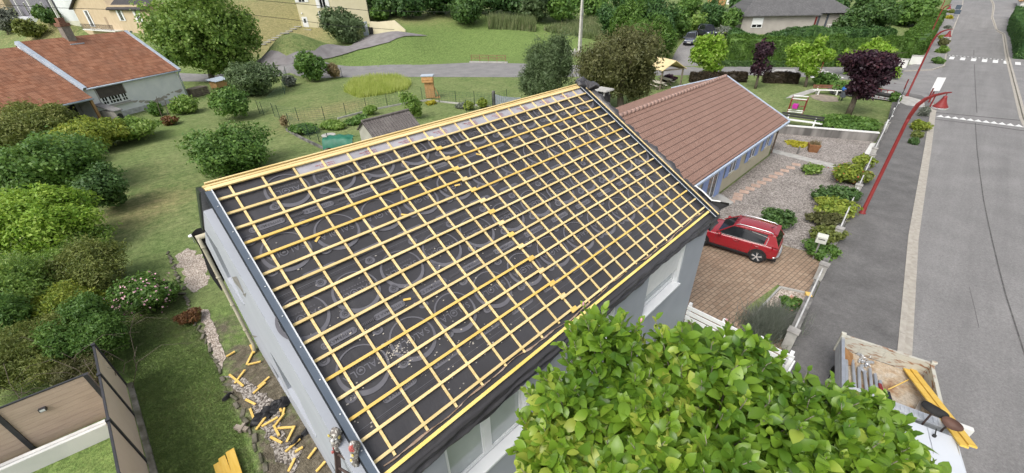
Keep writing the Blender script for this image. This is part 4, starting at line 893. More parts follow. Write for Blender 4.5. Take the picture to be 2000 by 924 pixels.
# beige house with dark roof
A, B, e, n, Lw = frame_of((172, 66), (300, 72)); 
def uvz(px, py): v = onp(px, py, A, n); return float(np.dot(v-A, e)), v[2]-A[2]
bh = thing('beige_house', 'beige house with white shutters and a dark tiled roof above the old farmhouse', 'house', A)
mb = MB(); fbox(mb, A, e, n, -1.2, Lw+2, 0, 9, -3, 5.2); bp(mb, 'wall', M['beige_wall'], bh)
uL = uvz(157, 10)[0]; uM = uvz(214, 20)[0]; zE = uvz(250, 18)[1]
mb = MB(); pk = (uL+uM)/2
mb.prism([A+e*-1.2+UP*5.2-n*.004, A+e*uM+UP*5.2-n*.004, A+e*(uM-3)+UP*8.2-n*.004], n*6); bp(mb, 'gable', M['beige_wall'], bh)
q = lambda u, v, z: A+e*u+n*v+UP*z
roofslab('roof', [q(uM-.3, -.5, zE), q(Lw+2.5, -.5, zE), q(Lw+2.5, 4.5, zE+3.4), q(uM-3.2, 4.5, zE+3.4)], .2, M['slate'], bh, e, q(0, -.5, 0)-q(0, 4.5, 3.4), A)
roofslab('roof', [q(-1.9, -.5, 4.6), q(-1.9, 7, 4.6), q(pk+.6, 7, 9.2), q(pk+.6, -.5, 9.2)], .2, M['slate'], bh, n, e*-1-UP, A)
for px, py, h in ((183, 52, 2.1), (241, 40, 1.35), (275, 43, 1.35)):
    u, z = uvz(px, py); k_ = 14/ppm(A); fwin(A, e, n, u, max(z, .1), .8*k_, h*k_*.9, bh)
u, z = uvz(216, 57); mb = MB(); fbox(mb, A, e, n, u-.5, u+.5, -.03, -.002, max(z, 0.05), max(z, 0)+2.1); bp(mb, 'door', mat('tan_door', (.36,.27,.18), (.42,.32,.22), 3, .6), bh)
mb = MB(); z = uvz(216, 57)[1]; u0 = uvz(178, 55)[0]; u1 = uvz(240, 55)[0]; fbox(mb, A, e, n, u0, u1, -1.4, -.003, z-.25, z-.05); bk = bp(mb, 'balcony', M['pale_wall'], bh)
mb = MB(); 
for uu in np.arange(u0, u1, .22): mb.bar(q(uu, -1.36, z-.05), q(uu, -1.36, z+.85), .03)
mb.bar(q(u0, -1.36, z+.87), q(u1, -1.36, z+.87), .05); bp(mb, 'railing', M['dark'], bk)
for px in (258, 284): u, z = uvz(px, 66); mb = MB(); fbox(mb, A, e, n, u-.55, u+.55, -.02, -.003, z-.3, z+.5); bp(mb, 'cellar_window', M['glass'], bh)
# white house beside it
A, B, e, n, Lw = frame_of((128, 42), (172, 57)); q = lambda u, v, z: A+e*u+n*v+UP*z
wh = thing('white_house', 'plain white rendered house wall with grey plinth at the top left between two houses', 'house', A)
mb = MB(); fbox(mb, A, e, n, -.3, Lw+.6, 0, 8, 1.6, 9); bp(mb, 'wall', mat('bright_white_render', (.72,.76,.76), (.78,.81,.81), 1, .85), wh)
mb = MB(); fbox(mb, A, e, n, -.3, Lw+.6, -.03, 7.9, -3, 1.597); bp(mb, 'plinth', mat('cream_plinth', (.66,.66,.54), (.72,.72,.60), 2, .9), wh)
roofslab('roof', [q(-.8, -.5, 9), q(Lw+1.1, -.5, 9), q(Lw+1.1, 4, 11.5), q(-.8, 4, 11.5)], .2, M['slate'], wh, e, (0, -1, -1), A); roofslab('roof', [q(Lw+1.1, 8.5, 9), q(-.8, 8.5, 9), q(-.8, 4, 11.497), q(Lw+1.1, 4, 11.497)], .2, M['slate'], wh, e, (0, -1, -1), A)
# grey house with balcony, far left
A, B, e, n, Lw = frame_of((42, 40), (112, 42)); q = lambda u, v, z: A+e*u+n*v+UP*z
def uvz(px, py): v = onp(px, py, A, n); return float(np.dot(v-A, e)), v[2]-A[2]
gh = thing('grey_house', 'grey house with tall dark windows and white corner pillars in the top left corner', 'house', A)
mb = MB(); fbox(mb, A, e, n, 0, Lw, 0, 8, -3, 9); bp(mb, 'wall', mat('dark_grey_facade', (.17,.165,.19), (.21,.20,.23), 1.5, .8), gh)
for px, w in ((38, .35), (62, .35), (106, .25)):
    u = uvz(px, 14)[0]; mb = MB(); fbox(mb, A, e, n, u-w, u+w, -.35, -.003, -1, 8.5); bp(mb, 'pillar', M['pale_wall'], gh)
for px in (50, 84): u = uvz(px, 12)[0]; fwin(A, e, n, u, 1.4, 1.3, 2.6, gh, False)
mb = MB(); u0 = uvz(45, 20)[0]; u1 = uvz(66, 20)[0]; fbox(mb, A, e, n, u0, u1, -1.6, -.36, -1, 1.1); bp(mb, 'porch', mat('pale_grey_render', (.55,.56,.60), (.62,.63,.66), 2, .8), gh)
mb = MB(); u0 = uvz(66, 20)[0]; u1 = uvz(92, 20)[0]
for uu in np.arange(u0, u1, .2): mb.bar(q(uu, -1.2, .1), q(uu, -1.2, 1.2), .05)
mb.bar(q(u0, -1.2, 1.2), q(u1, -1.2, 1.2), .07); bp(mb, 'railing', M['white'], gh)
roofslab('roof', [q(-.6, -.6, 9), q(Lw+.4, -.6, 9), q(Lw+.4, 4, 11.5), q(-.6, 4, 11.5)], .2, M['slate'], gh, e, (0, -1, -1), A)
# beige house corner at the very edge
A, B, e, n, Lw = frame_of((-40, 24), (16, 20)); q = lambda u, v, z: A+e*u+n*v+UP*z
eh = thing('beige_house', 'peach coloured house corner with a brown window at the left edge of the picture', 'house', A); mb = MB(); fbox(mb, A, e, n, 0, Lw, 0, 7, -3, 8); bp(mb, 'wall', mat('peach_render', (.62,.48,.32), (.68,.53,.37), 2, .9), eh)
roofslab('roof', [q(-.6, -.6, 8), q(Lw+.4, -.6, 8), q(Lw+.4, 4, 10.5), q(-.6, 4, 10.5)], .2, M['slate'], eh, e, (0, -1, -1), A)
# tall cream house on the mound
A, B, e, n, Lw = frame_of((590, 51.5), (657, 55)); q = lambda u, v, z: A+e*u+n*v+UP*z
def uvz(px, py): v = onp(px, py, A, n); return float(np.dot(v-A, e)), v[2]-A[2]
ch_ = thing('cream_house', 'tall cream house with white shutters and a white door on the grassy mound', 'house', A)
M['cream2'] = mat('cream_yellow_render', (.60,.55,.36), (.66,.60,.41), .9, .9); M['cream3'] = mat('pale_cream_render', (.66,.59,.41), (.70,.63,.45), .9, .9)
mb = MB(); fbox(mb, A, e, n, 0, Lw, 0, 8, -2, 8); bp(mb, 'wall', M['cream2'], ch_)
C = hit(723, 46); C[2] = A[2]; D = q(Lw, 0, 0); e2 = U((C-D)*[1, 1, 0]); L2 = np.linalg.norm((C-D)[:2]); n2 = np.array([-e2[1], e2[0], 0]); n2 = n2 if np.dot(n2, CF) > 0 else -n2
mb = MB(); fbox(mb, D, e2, n2, .004, L2, 0, 8, -2, 8.02); bp(mb, 'wall', M['cream3'], ch_)
ctr = (q(0, 4, 8)+D+e2*L2+UP*8)/2; ap = np.array([ctr[0], ctr[1], A[2]+11.5])
mb = MB(); cs = [q(-.6, -.6, 8.03), D+e2*(L2+.6)-n2*.6+UP*8.03, D+e2*(L2+.6)+n2*8.6+UP*8.03, q(-.6, 8.6, 8.03)]
for i in range(4): mb.quad([cs[i], cs[(i+1) % 4], ap])
mb.quad(cs[::-1]); bp(mb, 'roof', M['slate'], ch_, fixn=True)
for px, py, w, h, s in ((590, 4, 1.1, 1.3, True), (632, 15, 1.1, 1.5, True), (636, 36, 1.0, 1.2, True)):
    u, z = uvz(px, py); fwin(A, e, n, u, z, w, h, ch_, s)
u, z = uvz(598, 49); mb = MB(); fbox(mb, A, e, n, u-.5, u+.5, -.06, -.003, 0, 2.1); dr = bp(mb, 'door', M['white'], ch_); mb = MB(); fbox(mb, A, e, n, u-.2, u+.2, -.072, -.0605, 1.1, 1.8); bp(mb, 'pane', M['glass'], dr); mb = MB(); fbox(mb, A, e, n, u-1.1, u+1.1, -1.2, -.004, -.3, .02); bp(mb, 'doorstep', M['concrete'], ch_); mb = MB(); c = q(u-.2, -.12, 2.7); mb.ell(c, (.14, .12, .16), 6); bp(mb, 'wall_lamp', M['white'], ch_)
# garage front and sloping retaining wall
G0 = hit(711, 70); G1 = hit(720, 69); G2 = hit(792, 62.5); gw_ = thing('retaining_wall', 'cream garden wall with a sloping top beside the driveway of the tall cream house', 'wall', G1)
nw = np.array([-(G2-G1)[1], (G2-G1)[0], 0]); nw = U(nw)*np.sign(np.dot(nw, CF)); T = [onp(*k, G1, nw) for k in ((722, 42), (736, 43), (769, 40), (791, 59))]
mb = MB(); mb.prism([G1-UP*.6]+T+[T[3]-UP*1.6], nw*.3); bp(mb, 'wall', M['cream3'], gw_)
mb = MB(); v = U((G1-G0)*[1, 1, 0]); h = T[0][2]-G1[2]; mb.hexa([G0-UP*.3, G1-UP*.3, G1+nw*.2-UP*.3, G0+nw*.2-UP*.3, G0+UP*h, G1+UP*h, G1+nw*.2+UP*h, G0+nw*.2+UP*h]); bp(mb, 'garage_door', mat('pale_blue_door', (.45,.55,.68), (.70,.73,.76), 3, .6), gw_)
def wheelie_bin(P, label, m, s=1., blue=False):
    t = thing('wheelie_bin', label, 'bin', P, scale=s); mb = MB(); mb.hexa([(-.25,-.3,.06),(.25,-.3,.06),(.25,.3,.06),(-.25,.3,.06),(-.3,-.36,.95),(.3,-.36,.95),(.3,.36,.95),(-.3,.36,.95)]); mb.build('body', m, t, bevel=.02)
    mb = MB(); mb.hexa([(-.32,-.4,.955),(.32,-.4,.955),(.32,.4,.955),(-.32,.4,.955),(-.29,-.36,1.02),(.29,-.36,1.02),(.29,.38,1.06),(-.29,.38,1.06)]); mb.build('lid', m, t, bevel=.015)
    for x in (-.28, .28): mb = MB(); mb.tube([(x-.03, .3, .1), (x+.03, .3, .1)], .1, 10); mb.build('wheel', M['rubber'], t)
wheelie_bin(hit(727, 68), 'dark grey wheeled bin against the cream garden wall by the driveway', M['dark'], 1.2)
# stone steps up the bank
st = thing('garden_steps', 'row of flat stone steps climbing the dry bank to the tall cream house', 'steps', hit(545, 72))
for i in range(9): P = hit(513+i*8.6, 87-i*4.3); mb = MB(); mb.obox(P+UP*.05, e, n, UP, .62, .22, .06); bp(mb, 'step', M['concrete'], st)
# ------------------------------------------------------------------ grey bungalow, upper right
A, B, e, n, Lw = frame_of((1444, 66), (1584, 63)); q = lambda u, v, z: A+e*u+n*v+UP*z
def uvz(px, py): v = onp(px, py, A, n); return float(np.dot(v-A, e)), v[2]-A[2]
gb = thing('bungalow', 'grey rendered bungalow with slate hip roof and white roller shutter behind the high hedge', 'house', A)
M['greyroof'] = tilemat('grey_slate_roof', (.115,.113,.115), (.15,.148,.15), (.09,.088,.09), .22, .22, mortar=(.06,.06,.06), wave=False)
M['greige'] = mat('greige_render', (.36,.33,.30), (.41,.38,.345), 1.4, .9)
zE = max(2.6, uvz(1510, 36)[1]); DP = 9.
mb = MB(); fbox(mb, A, e, n, 0, Lw, 0, DP, -1.5, zE-.1); bp(mb, 'wall', M['greige'], gb)
mb = MB(); o = .55; cs = [q(-o, -o, zE), q(Lw+o, -o, zE), q(Lw+o, DP+o, zE), q(-o, DP+o, zE)]; R0 = q(Lw*.36, DP/2, zE+4.2); R1 = q(Lw*.62, DP/2, zE+4.2)
mb.quad([cs[0], cs[1], R1, R0]); mb.quad([cs[1], cs[2], R1]); mb.quad([cs[2], cs[3], R0, R1]); mb.quad([cs[3], cs[0], R0]); mb.quad([c-UP*.12 for c in cs[::-1]])
for i in range(4): mb.quad([cs[i]-UP*.12, cs[(i+1) % 4]-UP*.12, cs[(i+1) % 4], cs[i]])
mb.build('roof', M['greyroof'], gb, world=True, uvf=lambda x, y, z: (float(np.dot(np.array([x, y, z])-A, e)), float((z-A[2])*-1.6)))
u, z = uvz(1476, 56); f = fwin(A, e, n, u, .9, 1.5, 1.3, gb, False); mb = MB(); fbox(mb, A, e, n, u-.72, u+.72, -.085, -.0625, 1.3, 2.2); bp(mb, 'roller_shutter', M['white'], f)
mb = MB(); W2 = 6.; fbox(mb, A+e*Lw+n*2.5, e, n, .004, W2, 0, 6, -1.5, zE-.1); bp(mb, 'wall', M['greige'], gb)
mb = MB(); A2 = A+e*(Lw-.3)+n*2; q2 = lambda u, v, z: A2+e*u+n*v+UP*z; cs = [q2(0, -.1, zE+.02), q2(W2+.9, -.1, zE+.02), q2(W2+.9, 7, zE+.02), q2(0, 7, zE+.02)]; R0 = q2(-2, 3.5, zE+2.2); R1 = q2(W2*.6, 3.5, zE+2.2)
mb.quad([cs[0], cs[1], R1, R0]); mb.quad([cs[1], cs[2], R1]); mb.quad([cs[2], cs[3], R0, R1]); mb.quad([c-UP*.1 for c in cs[::-1]]); mb.build('roof', M['greyroof'], gb, world=True, uvf=lambda x, y, z: (float(np.dot(np.array([x, y, z])-A, e)), float((z-A[2])*-1.6)))
mb = MB()
for uu in (.4, 1.5, 2.7): mb.box(0, 0, 0, 0, 0, 0) if False else fbox(mb, A+e*Lw+n*2.5, e, n, uu, uu+.25, -.12, -.003, 0, zE-.15)
bp(mb, 'shutter', mat('dark_blue_shutter', (.06,.07,.09), (.10,.11,.13), 3, .6), gb)
mb = MB(); fbox(mb, A+e*Lw+n*2.5, e, n, 1.0, 1.35, -.1, -.003, 0, 2.1); bp(mb, 'door', M['red_paint'], gb)
mb = MB()
for uu in np.arange(3.2, 5.4, .3): c = A+e*(Lw+uu)+n*2; mb.lathe([(.06, 0), (.09, .2), (.05, .5), (.09, .7)], tuple(c+UP*.2), 8)
fbox(mb, A+e*Lw+n*2, e, n, 3, 5.6, -.1, .1, .9, 1.02); bp(mb, 'balustrade', M['pale_wall'], gb)
# small chalet and blue pool house far behind
for px, py, w, lab, rm, wm_ in ((1416, 14, 3.2, 'little garden hut with a red tiled roof far behind the conifers', 'tile_red', 'wood_rough'), (1440, 5, 4.5, 'pale sheet metal hut far behind the conifers', 'zincstrip', 'pale_wall')):
    P = hit(px-20 if w < 4 else px, py+5); d = U(np.array([P[0], P[1], 0])); s = np.array([d[1], -d[0], 0]); t = thing('garden_hut', lab, 'hut', P); mb = MB(); fbox(mb, P, s, d, -w/2, w/2, 0, w*.8, -.5, 2.2); bp(mb, 'wall', M[wm_], t)
    a = P-s*(w/2+.3)-d*.3+UP*2.15; b = P+s*(w/2+.3)-d*.3+UP*2.15; c = b+d*(w*.4+.3)+UP*1.1; dd = a+d*(w*.4+.3)+UP*1.1; roofslab('roof', [a, b, c, dd], .1, M[rm], t, s, a-dd, a); roofslab('roof', [b+d*(w*.8+.6), a+d*(w*.8+.6), dd-UP*.002, c-UP*.002], .1, M[rm], t, s, a-dd, a)
# garage roof and wall at the far right edge
P = hit(1979, 27); t = thing('tiled_garage', 'low building with an orange tiled roof beside the far right pavement', 'garage', P); g_ = P[2]
d = np.array([1., .02, 0]); m_ = np.array([.02, -1., 0]); A_ = P+d*1.5+m_*.4
mb = MB(); fbox(mb, A_, d, m_, 0, 14, 0, 8, -1, 2.3); bp(mb, 'wall', M['pale_wall'], t)
M['tile_orange'] = tilemat('orange_tiles', (.50,.30,.14), (.56,.35,.17), (.42,.25,.12), .25, .33)
q = lambda u, v, z: A_+d*u+m_*v+UP*z
roofslab('roof', [q(-.5, -.4, 2.3), q(14.5, -.4, 2.3), q(14.5, 4, 3.9), q(-.5, 4, 3.9)], .15, M['tile_orange'], t, d, q(0, -.4, 2.3)-q(0, 4, 3.9), A_); roofslab('roof', [q(14.5, 8.4, 2.3), q(-.5, 8.4, 2.3), q(-.5, 4, 3.897), q(14.5, 4, 3.897)], .15, M['tile_orange'], t, d, q(0, 8.4, 2.3)-q(0, 4, 3.9), A_)
# garden shed behind the house
sh = thing('garden_shed', 'small grey rendered shed with a dark ribbed tile roof behind the ridge', 'shed', (12.5, 28, 0))
S0 = at(706, 238, 2.75); S1 = at(798, 215, 2.75); a = U((S1-S0)*[1, 1, 0]); b = np.array([a[1], -a[0], 0]); Ls = np.linalg.norm((S1-S0)[:2])
q3 = lambda u, v, z: S0*[1, 1, 0]+a*u+b*v+UP*z
fe = at(729, 275, 1.6); hw_ = float(np.dot((fe-S0)*[1, 1, 0], b)); hw_ = min(max(hw_, 1.5), 2.6)
be = at(690, 262, 1.75); hb_ = float(-np.dot((be-S0)*[1, 1, 0], b)); hb_ = min(max(hb_, .9), 2.2)
zf, zb = 2.75-hw_*.72, 2.75-hb_*.72
mb = MB(); mb.prism([q3(.12, hw_-.15, -.2), q3(.12, hw_-.15, zf+.02), q3(.12, 0, 2.64), q3(.12, -hb_+.15, zb+.02), q3(.12, -hb_+.15, -.2)], a*(Ls-.24)); bp(mb, 'wall', mat('shed_render', (.36,.35,.30), (.44,.43,.375), 1.5, .9), sh)
M['tile_dark'] = tilemat('dark_ribbed_tiles', (.13,.115,.11), (.19,.17,.16), (.25,.23,.215), .22, .36, mortar=(.03,.025,.025), wave=True, bump=1.)
roofslab('roof', [q3(0, hw_, zf), q3(Ls, hw_, zf), q3(Ls, 0, 2.75), q3(0, 0, 2.75)], .07, M['tile_dark'], sh, a, q3(0, hw_, zf)-q3(0, 0, 2.75), q3(0, 0, 2.75)); roofslab('roof', [q3(Ls, -hb_, zb), q3(0, -hb_, zb), q3(0, 0, 2.747), q3(Ls, 0, 2.747)], .07, M['tile_dark'], sh, -a, q3(0, -hb_, zb)-q3(0, 0, 2.75), q3(0, 0, 2.75))
mb = MB(); k = 0.
while k < Ls: mb.tube([q3(k, 0, 2.78), q3(min(k+.33, Ls), 0, 2.8)], [.09, .08], 8); k += .32
bp(mb, 'ridge_tiles', mat('ridge_dark', (.13,.115,.11), (.19,.17,.16), 4, .8), sh)
mb = MB()
for k in np.arange(.06, Ls, .22): mb.tube([q3(k, .05, 2.73), q3(k, hw_-.01, zf+.01)], .035, 5)
bp(mb, 'tile_rolls', M['tile_dark'], sh, uvf=lambda x, y, z: (float(np.dot(np.array([x, y, z])-S0, a)), z*1.6))
# ------------------------------------------------------------------ cars
M['car_red'] = mat('red_car_paint', (.27,.008,.016), (.29,.010,.019), 2, .25, spec=.6, coat=.6)
M['car_roof'] = M['car_red']; M['car_blue'] = mat('dark_blue_car_paint', (.085,.095,.135), (.095,.105,.145), 2, .3, spec=.6, coat=.5); M['car_black'] = mat('navy_car_paint', (.02,.022,.04), (.025,.028,.045), 2, .3, coat=.5)
M['alu'] = mat('bright_trim', (.75,.76,.78), (.8,.8,.82), 4, .25, metal=.6); M['lens_red'] = mat('red_lens', (.25,.01,.015), (.3,.012,.02), 4, .2); M['lens'] = mat('headlamp_glass', (.55,.58,.6), (.7,.72,.74), 4, .12, spec=.8); M['plate'] = mat('number_plate', (.75,.76,.72), (.7,.7,.66), 4, .5)
def car(name, label, loc, rz, paint, scale=1., Ln=4.16, Wd=1.74, van=False, rear=.78, wb=2.54, plain_far=False):
    """origin under the rear axle, +x forward"""
    t = thing(name, label, 'car', loc, rz, scale=scale); hw = Wd/2; xr = -rear; xf = Ln-rear; xa = wb; r = .325
    # station profile: x, (z of sill, z of belt) and lower-body half widths
    st = [(xr, .42, .82, .60), (xr+.05, .30, .93, .74), (xr+.25, .24, 1.0, .83), (.35, .22, 1.0, hw), (1.2, .22, .985, hw), (2.0, .22, .96, hw), (2.6, .24, .93, hw-.01), (xf-.45, .26, .86, hw-.05), (xf-.15, .28, .76, hw-.16), (xf, .34, .62, hw-.34)]
    mb = MB(); rows = []
    for x, z0, z1, w in st:
        zm = (z0+z1)/2; P = [(-w*.93, z0), (-w, z0+.12), (-w, zm), (-w*.97, z1-.08), (-w*.90, z1), (0, z1+.035), (w*.90, z1), (w*.97, z1-.08), (w, zm), (w, z0+.12), (w*.93, z0)]
        rows.append(len(mb.v)); mb.v += [(x, y, z) for y, z in P]
    n = 11
    for a, b in zip(rows[:-1], rows[1:]):
        for j in range(n-1): mb.f.append((a+j, a+j+1, b+j+1, b+j)); mb.m.append(0)
        mb.f.append((a+n-1, a, b, b+n-1)); mb.m.append(0)
    mb.f.append(tuple(rows[0]+j for j in range(n))); mb.m.append(0); mb.f.append(tuple(rows[-1]+j for j in reversed(range(n)))); mb.m.append(0)
    b = mb.build('body', paint, t, smooth=True); s = b.modifiers.new('sub', 'SUBSURF'); s.levels = s.render_levels = 2
    # cabin: roof + pillars in paint, glazing proud of a dark inner shell
    zr = 1.53 if not van else 1.72; xw0, xw1 = (1.95, 1.28) if not van else (2.45, 1.75); xb0, xb1 = (-.66, -.34) if not van else (-.7, -.62)
    yb, yt = hw*.90, hw*.665; zb = .97
    roof = [(xw1, -yt, zr-.06), (xw1, yt, zr-.06), (xw1-.5, yt+.01, zr), (xb1+.25, yt-.01, zr-.02), (xb1-.1, yt-.04, zr-.06), (xb1-.1, -yt+.04, zr-.06), (xb1+.25, -yt+.01, zr-.02), (xw1-.5, -yt-.01, zr)]
    mb = MB(); mb.hexa([(xw0, -yb, zb), (xb0-.06, -yb, zb), (xb0-.06, yb, zb), (xw0, yb, zb), (xw1, -yt, zr-.07), (xb1-.08, -yt+.03, zr-.07), (xb1-.08, yt-.03, zr-.07), (xw1, yt, zr-.07)]); mb.build('greenhouse', M['glass_dark'], t, bevel=.05)
    mb = MB(); nx = 7; 
    for i in range(nx):
        x = xw1+.06+(xb1-.16-xw1-.06)*i/(nx-1); zz = zr-.055+.06*math.sin(math.pi*min(1, (i+.35)/(nx-.3))); w = yt-.02*(i > 4)
        mb.v += [(x, -w-.015, zz-.05), (x, -w*.93, zz-.005), (x, -w*.5, zz+.018), (x, 0, zz+.024), (x, w*.5, zz+.018), (x, w*.93, zz-.005), (x, w+.015, zz-.05)]
    for i in range(nx-1):
        for j in range(6): a = i*7+j; mb.f.append((a, a+1, a+8, a+7)); mb.m.append(0)
        mb.f.append((i*7, i*7+7, i*7+13, i*7+6)); mb.m.append(0)
    mb.f.append(tuple(range(7))); mb.m.append(0); mb.f.append(tuple(range((nx-1)*7, nx*7))); mb.m.append(0)
    mb.build('roof', paint, t, smooth=True)
    mb = MB()
    for s in (-1, 1):
        Y = lambda k: s*(yb+(yt-yb)*k+.006)
        def side(x, k): return (x, Y(k), zb+(zr-.07-zb)*k)
        mb.bar(side(xw0+.02, 0), side(xw1+.02, 1), .055, .045)                      # A pillar
        mb.hexa([side(-.10, 0), side(xb0-.07, 0), (xb0-.07, Y(0)-s*.08, zb), (-.10, Y(0)-s*.08, zb), side(-.16, 1), side(xb1-.1, 1), (xb1-.1, Y(1)-s*.06, zr-.08), (-.16, Y(1)-s*.06, zr-.08)])   # rear quarter
        mb.bar(side(xw1+.04, 1.), side(xb1, 1.), .05, .06); mb.build('side_frame', paint, t, bevel=.012); mb = MB()
    mb = MB()
    for s in (-1, 1):
        mb.bar((xw0-.1, s*(yb+.012), zb+.005), (-.2, s*(yb+.012), zb+.012), .018, .022); mb.bar((-.2, s*(yb+.012), zb+.012), (-.22, s*(yt+.06), zr-.22), .016, .02); mb.bar((-.22, s*(yt+.06), zr-.22), (.5, s*(yt+.035), zr-.13), .016, .02)
    mb.build('window_trim', M['alu'], t)
    if not van:
        for s in (-1, 1):
            mb = MB(); mb.tube([(xw1-.05, s*(yt-.03), zr-.03), (xw1-.2, s*(yt-.03), zr+.05), (.5, s*(yt-.03), zr+.06), (-.2, s*(yt-.05), zr+.03), (-.35, s*(yt-.05), zr-.03)], .022, 6); mb.build('roof_rail', M['alu'], t, smooth=True)
        mb = MB(); mb.tube([(-.15, 0, zr), (-.28, 0, zr+.12)], [.02, .006], 6); mb.build('aerial', M['rubber'], t)
    for x in (0, xa):
        for s in (-1, 1):
            mb = MB(); a = [(x+.40*math.cos(k), .325+.40*math.sin(k)) for k in np.linspace(-.25, math.pi+.25, 15)]; i0 = [(x+.335*math.cos(k), .325+.335*math.sin(k)) for k in np.linspace(-.25, math.pi+.25, 15)]
            for k in range(14): mb.hexa([(a[k][0], s*(hw-.06), a[k][1]), (a[k+1][0], s*(hw-.06), a[k+1][1]), (i0[k+1][0], s*(hw-.06), i0[k+1][1]), (i0[k][0], s*(hw-.06), i0[k][1]), (a[k][0], s*(hw+.012), a[k][1]), (a[k+1][0], s*(hw+.012), a[k+1][1]), (i0[k+1][0], s*(hw+.012), i0[k+1][1]), (i0[k][0], s*(hw+.012), i0[k][1])])
            mb.tube([(x, s*(hw-.30), r), (x, s*(hw-.012), r)], .345, 20); mb.build('wheel_arch', M['black_plastic'], t)
            mb = MB(); mb.tube([(x, s*(hw-.2), r), (x, s*(hw-.03), r), (x, s*(hw+.022), r), (x, s*(hw+.03), r)], [r, r, r-.01, r-.05], 24); wl = mb.build('wheel', M['rubber'], t, smooth=False)
            mb = MB(); mb.tube([(x, s*(hw+.02), r), (x, s*(hw+.033), r)], .225, 20); mb.build('rim', M['steel_dark'], wl)
            mb = MB(); mb.tube([(x, s*(hw+.034), r), (x, s*(hw+.05), r)], .05, 10)
            for k in range(5):
                for dk in (-.13, .13): an = k*2*math.pi/5+.3; mb.bar((x+.04*math.cos(an), s*(hw+.04), r+.04*math.sin(an)), (x+.225*math.cos(an+dk), s*(hw+.038), r+.225*math.sin(an+dk)), .026, .012, up=(0, 1, 0))
            mb.build('spoke', M['alu'], wl)
    mb = MB()
    for s in (-1, 1): mb.hexa([(.36, s*(hw-.02), .2), (xa-.4, s*(hw-.02), .2), (xa-.4, s*(hw-.1), .2), (.36, s*(hw-.1), .2), (.36, s*(hw+.014), .34), (xa-.4, s*(hw+.014), .34), (xa-.4, s*(hw-.1), .34), (.36, s*(hw-.1), .34)])
    mb.box(xr+.01, xr+.3, -hw+.2, hw-.2, .2, .40); mb.build('sill_trim', M['black_plastic'], t, bevel=.015)
    mb = MB(); mb.tube([(xr+.16, -hw+.10, .43), (xr+.0, -hw*.62, .44), (xr-.035, 0, .44), (xr+.0, hw*.62, .44), (xr+.16, hw-.10, .43)], .055, 8); mb.build('bumper', M['zinc'], t, smooth=True)
    for s in (-1, 1):
        mb = MB(); mb.hexa([(xr+.02, s*.50, .80), (xr+.30, s*(hw-.035), .80), (xr+.34, s*(hw-.16), .80), (xr+.1, s*.5, .80), (xr+.06, s*.50, .93), (xr+.30, s*(hw-.05), .95), (xr+.34, s*(hw-.16), .95), (xr+.12, s*.5, .93)]); mb.build('tail_light', M['lens_red'], t, bevel=.01)
        mb = MB(); mb.ell((xf-.22, s*(hw-.26), .70), (.2, .16, .085), 6); mb.build('headlight', M['lens'], t, smooth=True)
        mb = MB(); mb.ell((xw0-.16, s*(hw+.10), 1.03), (.085, .125, .085), 6); mb.build('mirror', paint, t, smooth=True)
        for x in (1.05, -.02+.15): mb = MB(); mb.tube([(x+.1, s*(hw-.01), .84), (x+.05, s*(hw+.022), .845), (x-.05, s*(hw+.022), .845), (x-.1, s*(hw-.01), .84)], .016, 6); mb.build('door_handle', paint, t)
    mb = MB(); mb.box(xr-.028, xr+.03, -.26, .26, .56, .67) if False else mb.hexa([(xr-.02, -.26, .56), (xr+.05, -.26, .56), (xr+.05, .26, .56), (xr-.02, .26, .56), (xr-.012, -.26, .67), (xr+.05, -.26, .67), (xr+.05, .26, .67), (xr-.012, .26, .67)]); mb.build('number_plate', M['plate'], t)
    mb = MB(); mb.box(xf-.02, xf+.022, -.26, .26, .36, .47); mb.build('number_plate', M['plate'], t)
    mb = MB(); mb.box(xf-.12, xf+.012, -.42, .42, .49, .60); mb.build('grille', M['black_plastic'], t, bevel=.02)
    # door seams
    mb = MB()
    for s in (-1, 1):
        for x in (1.95, .93, .36): mb.bar((x, s*(hw+.001), .36), (x-.02, s*(hw-.025), .95), .010, .008, up=(0, 1, 0))
    mb.build('door_seam', M['dark'], t)
    mb = MB(); mb.bar((xb1-.09, -yt+.05, zr-.02), (xb1-.09, yt-.05, zr-.02), .16, .035); mb.build('spoiler', paint, t, bevel=.012)
    return t
car('parked_car', 'red hatchback with silver roof rails parked on the brick driveway', (18.31, 3.27, .02), 1.7032, M['car_red'], .915)
vp_ = hit(1346, 88); d = hit(1360, 110); an = math.atan2(-(vp_[1]-24), -(vp_[0]-59)); van_dir = math.atan2(hit(1338, 108)[1]-vp_[1], hit(1338, 108)[0]-vp_[0])
car('parked_car', 'dark blue people carrier parked nose forward on the side drive between the hedges', vp_+U([math.cos(van_dir), math.sin(van_dir), 0])*-2.2+UP*.03, van_dir, M['car_blue'], .95, van=True)
v2 = hit(1372, 70); car('parked_car', 'navy blue van half hidden behind the dark people carrier on the side drive', v2+UP*.03, van_dir+.5, M['car_black'], .95, van=True)
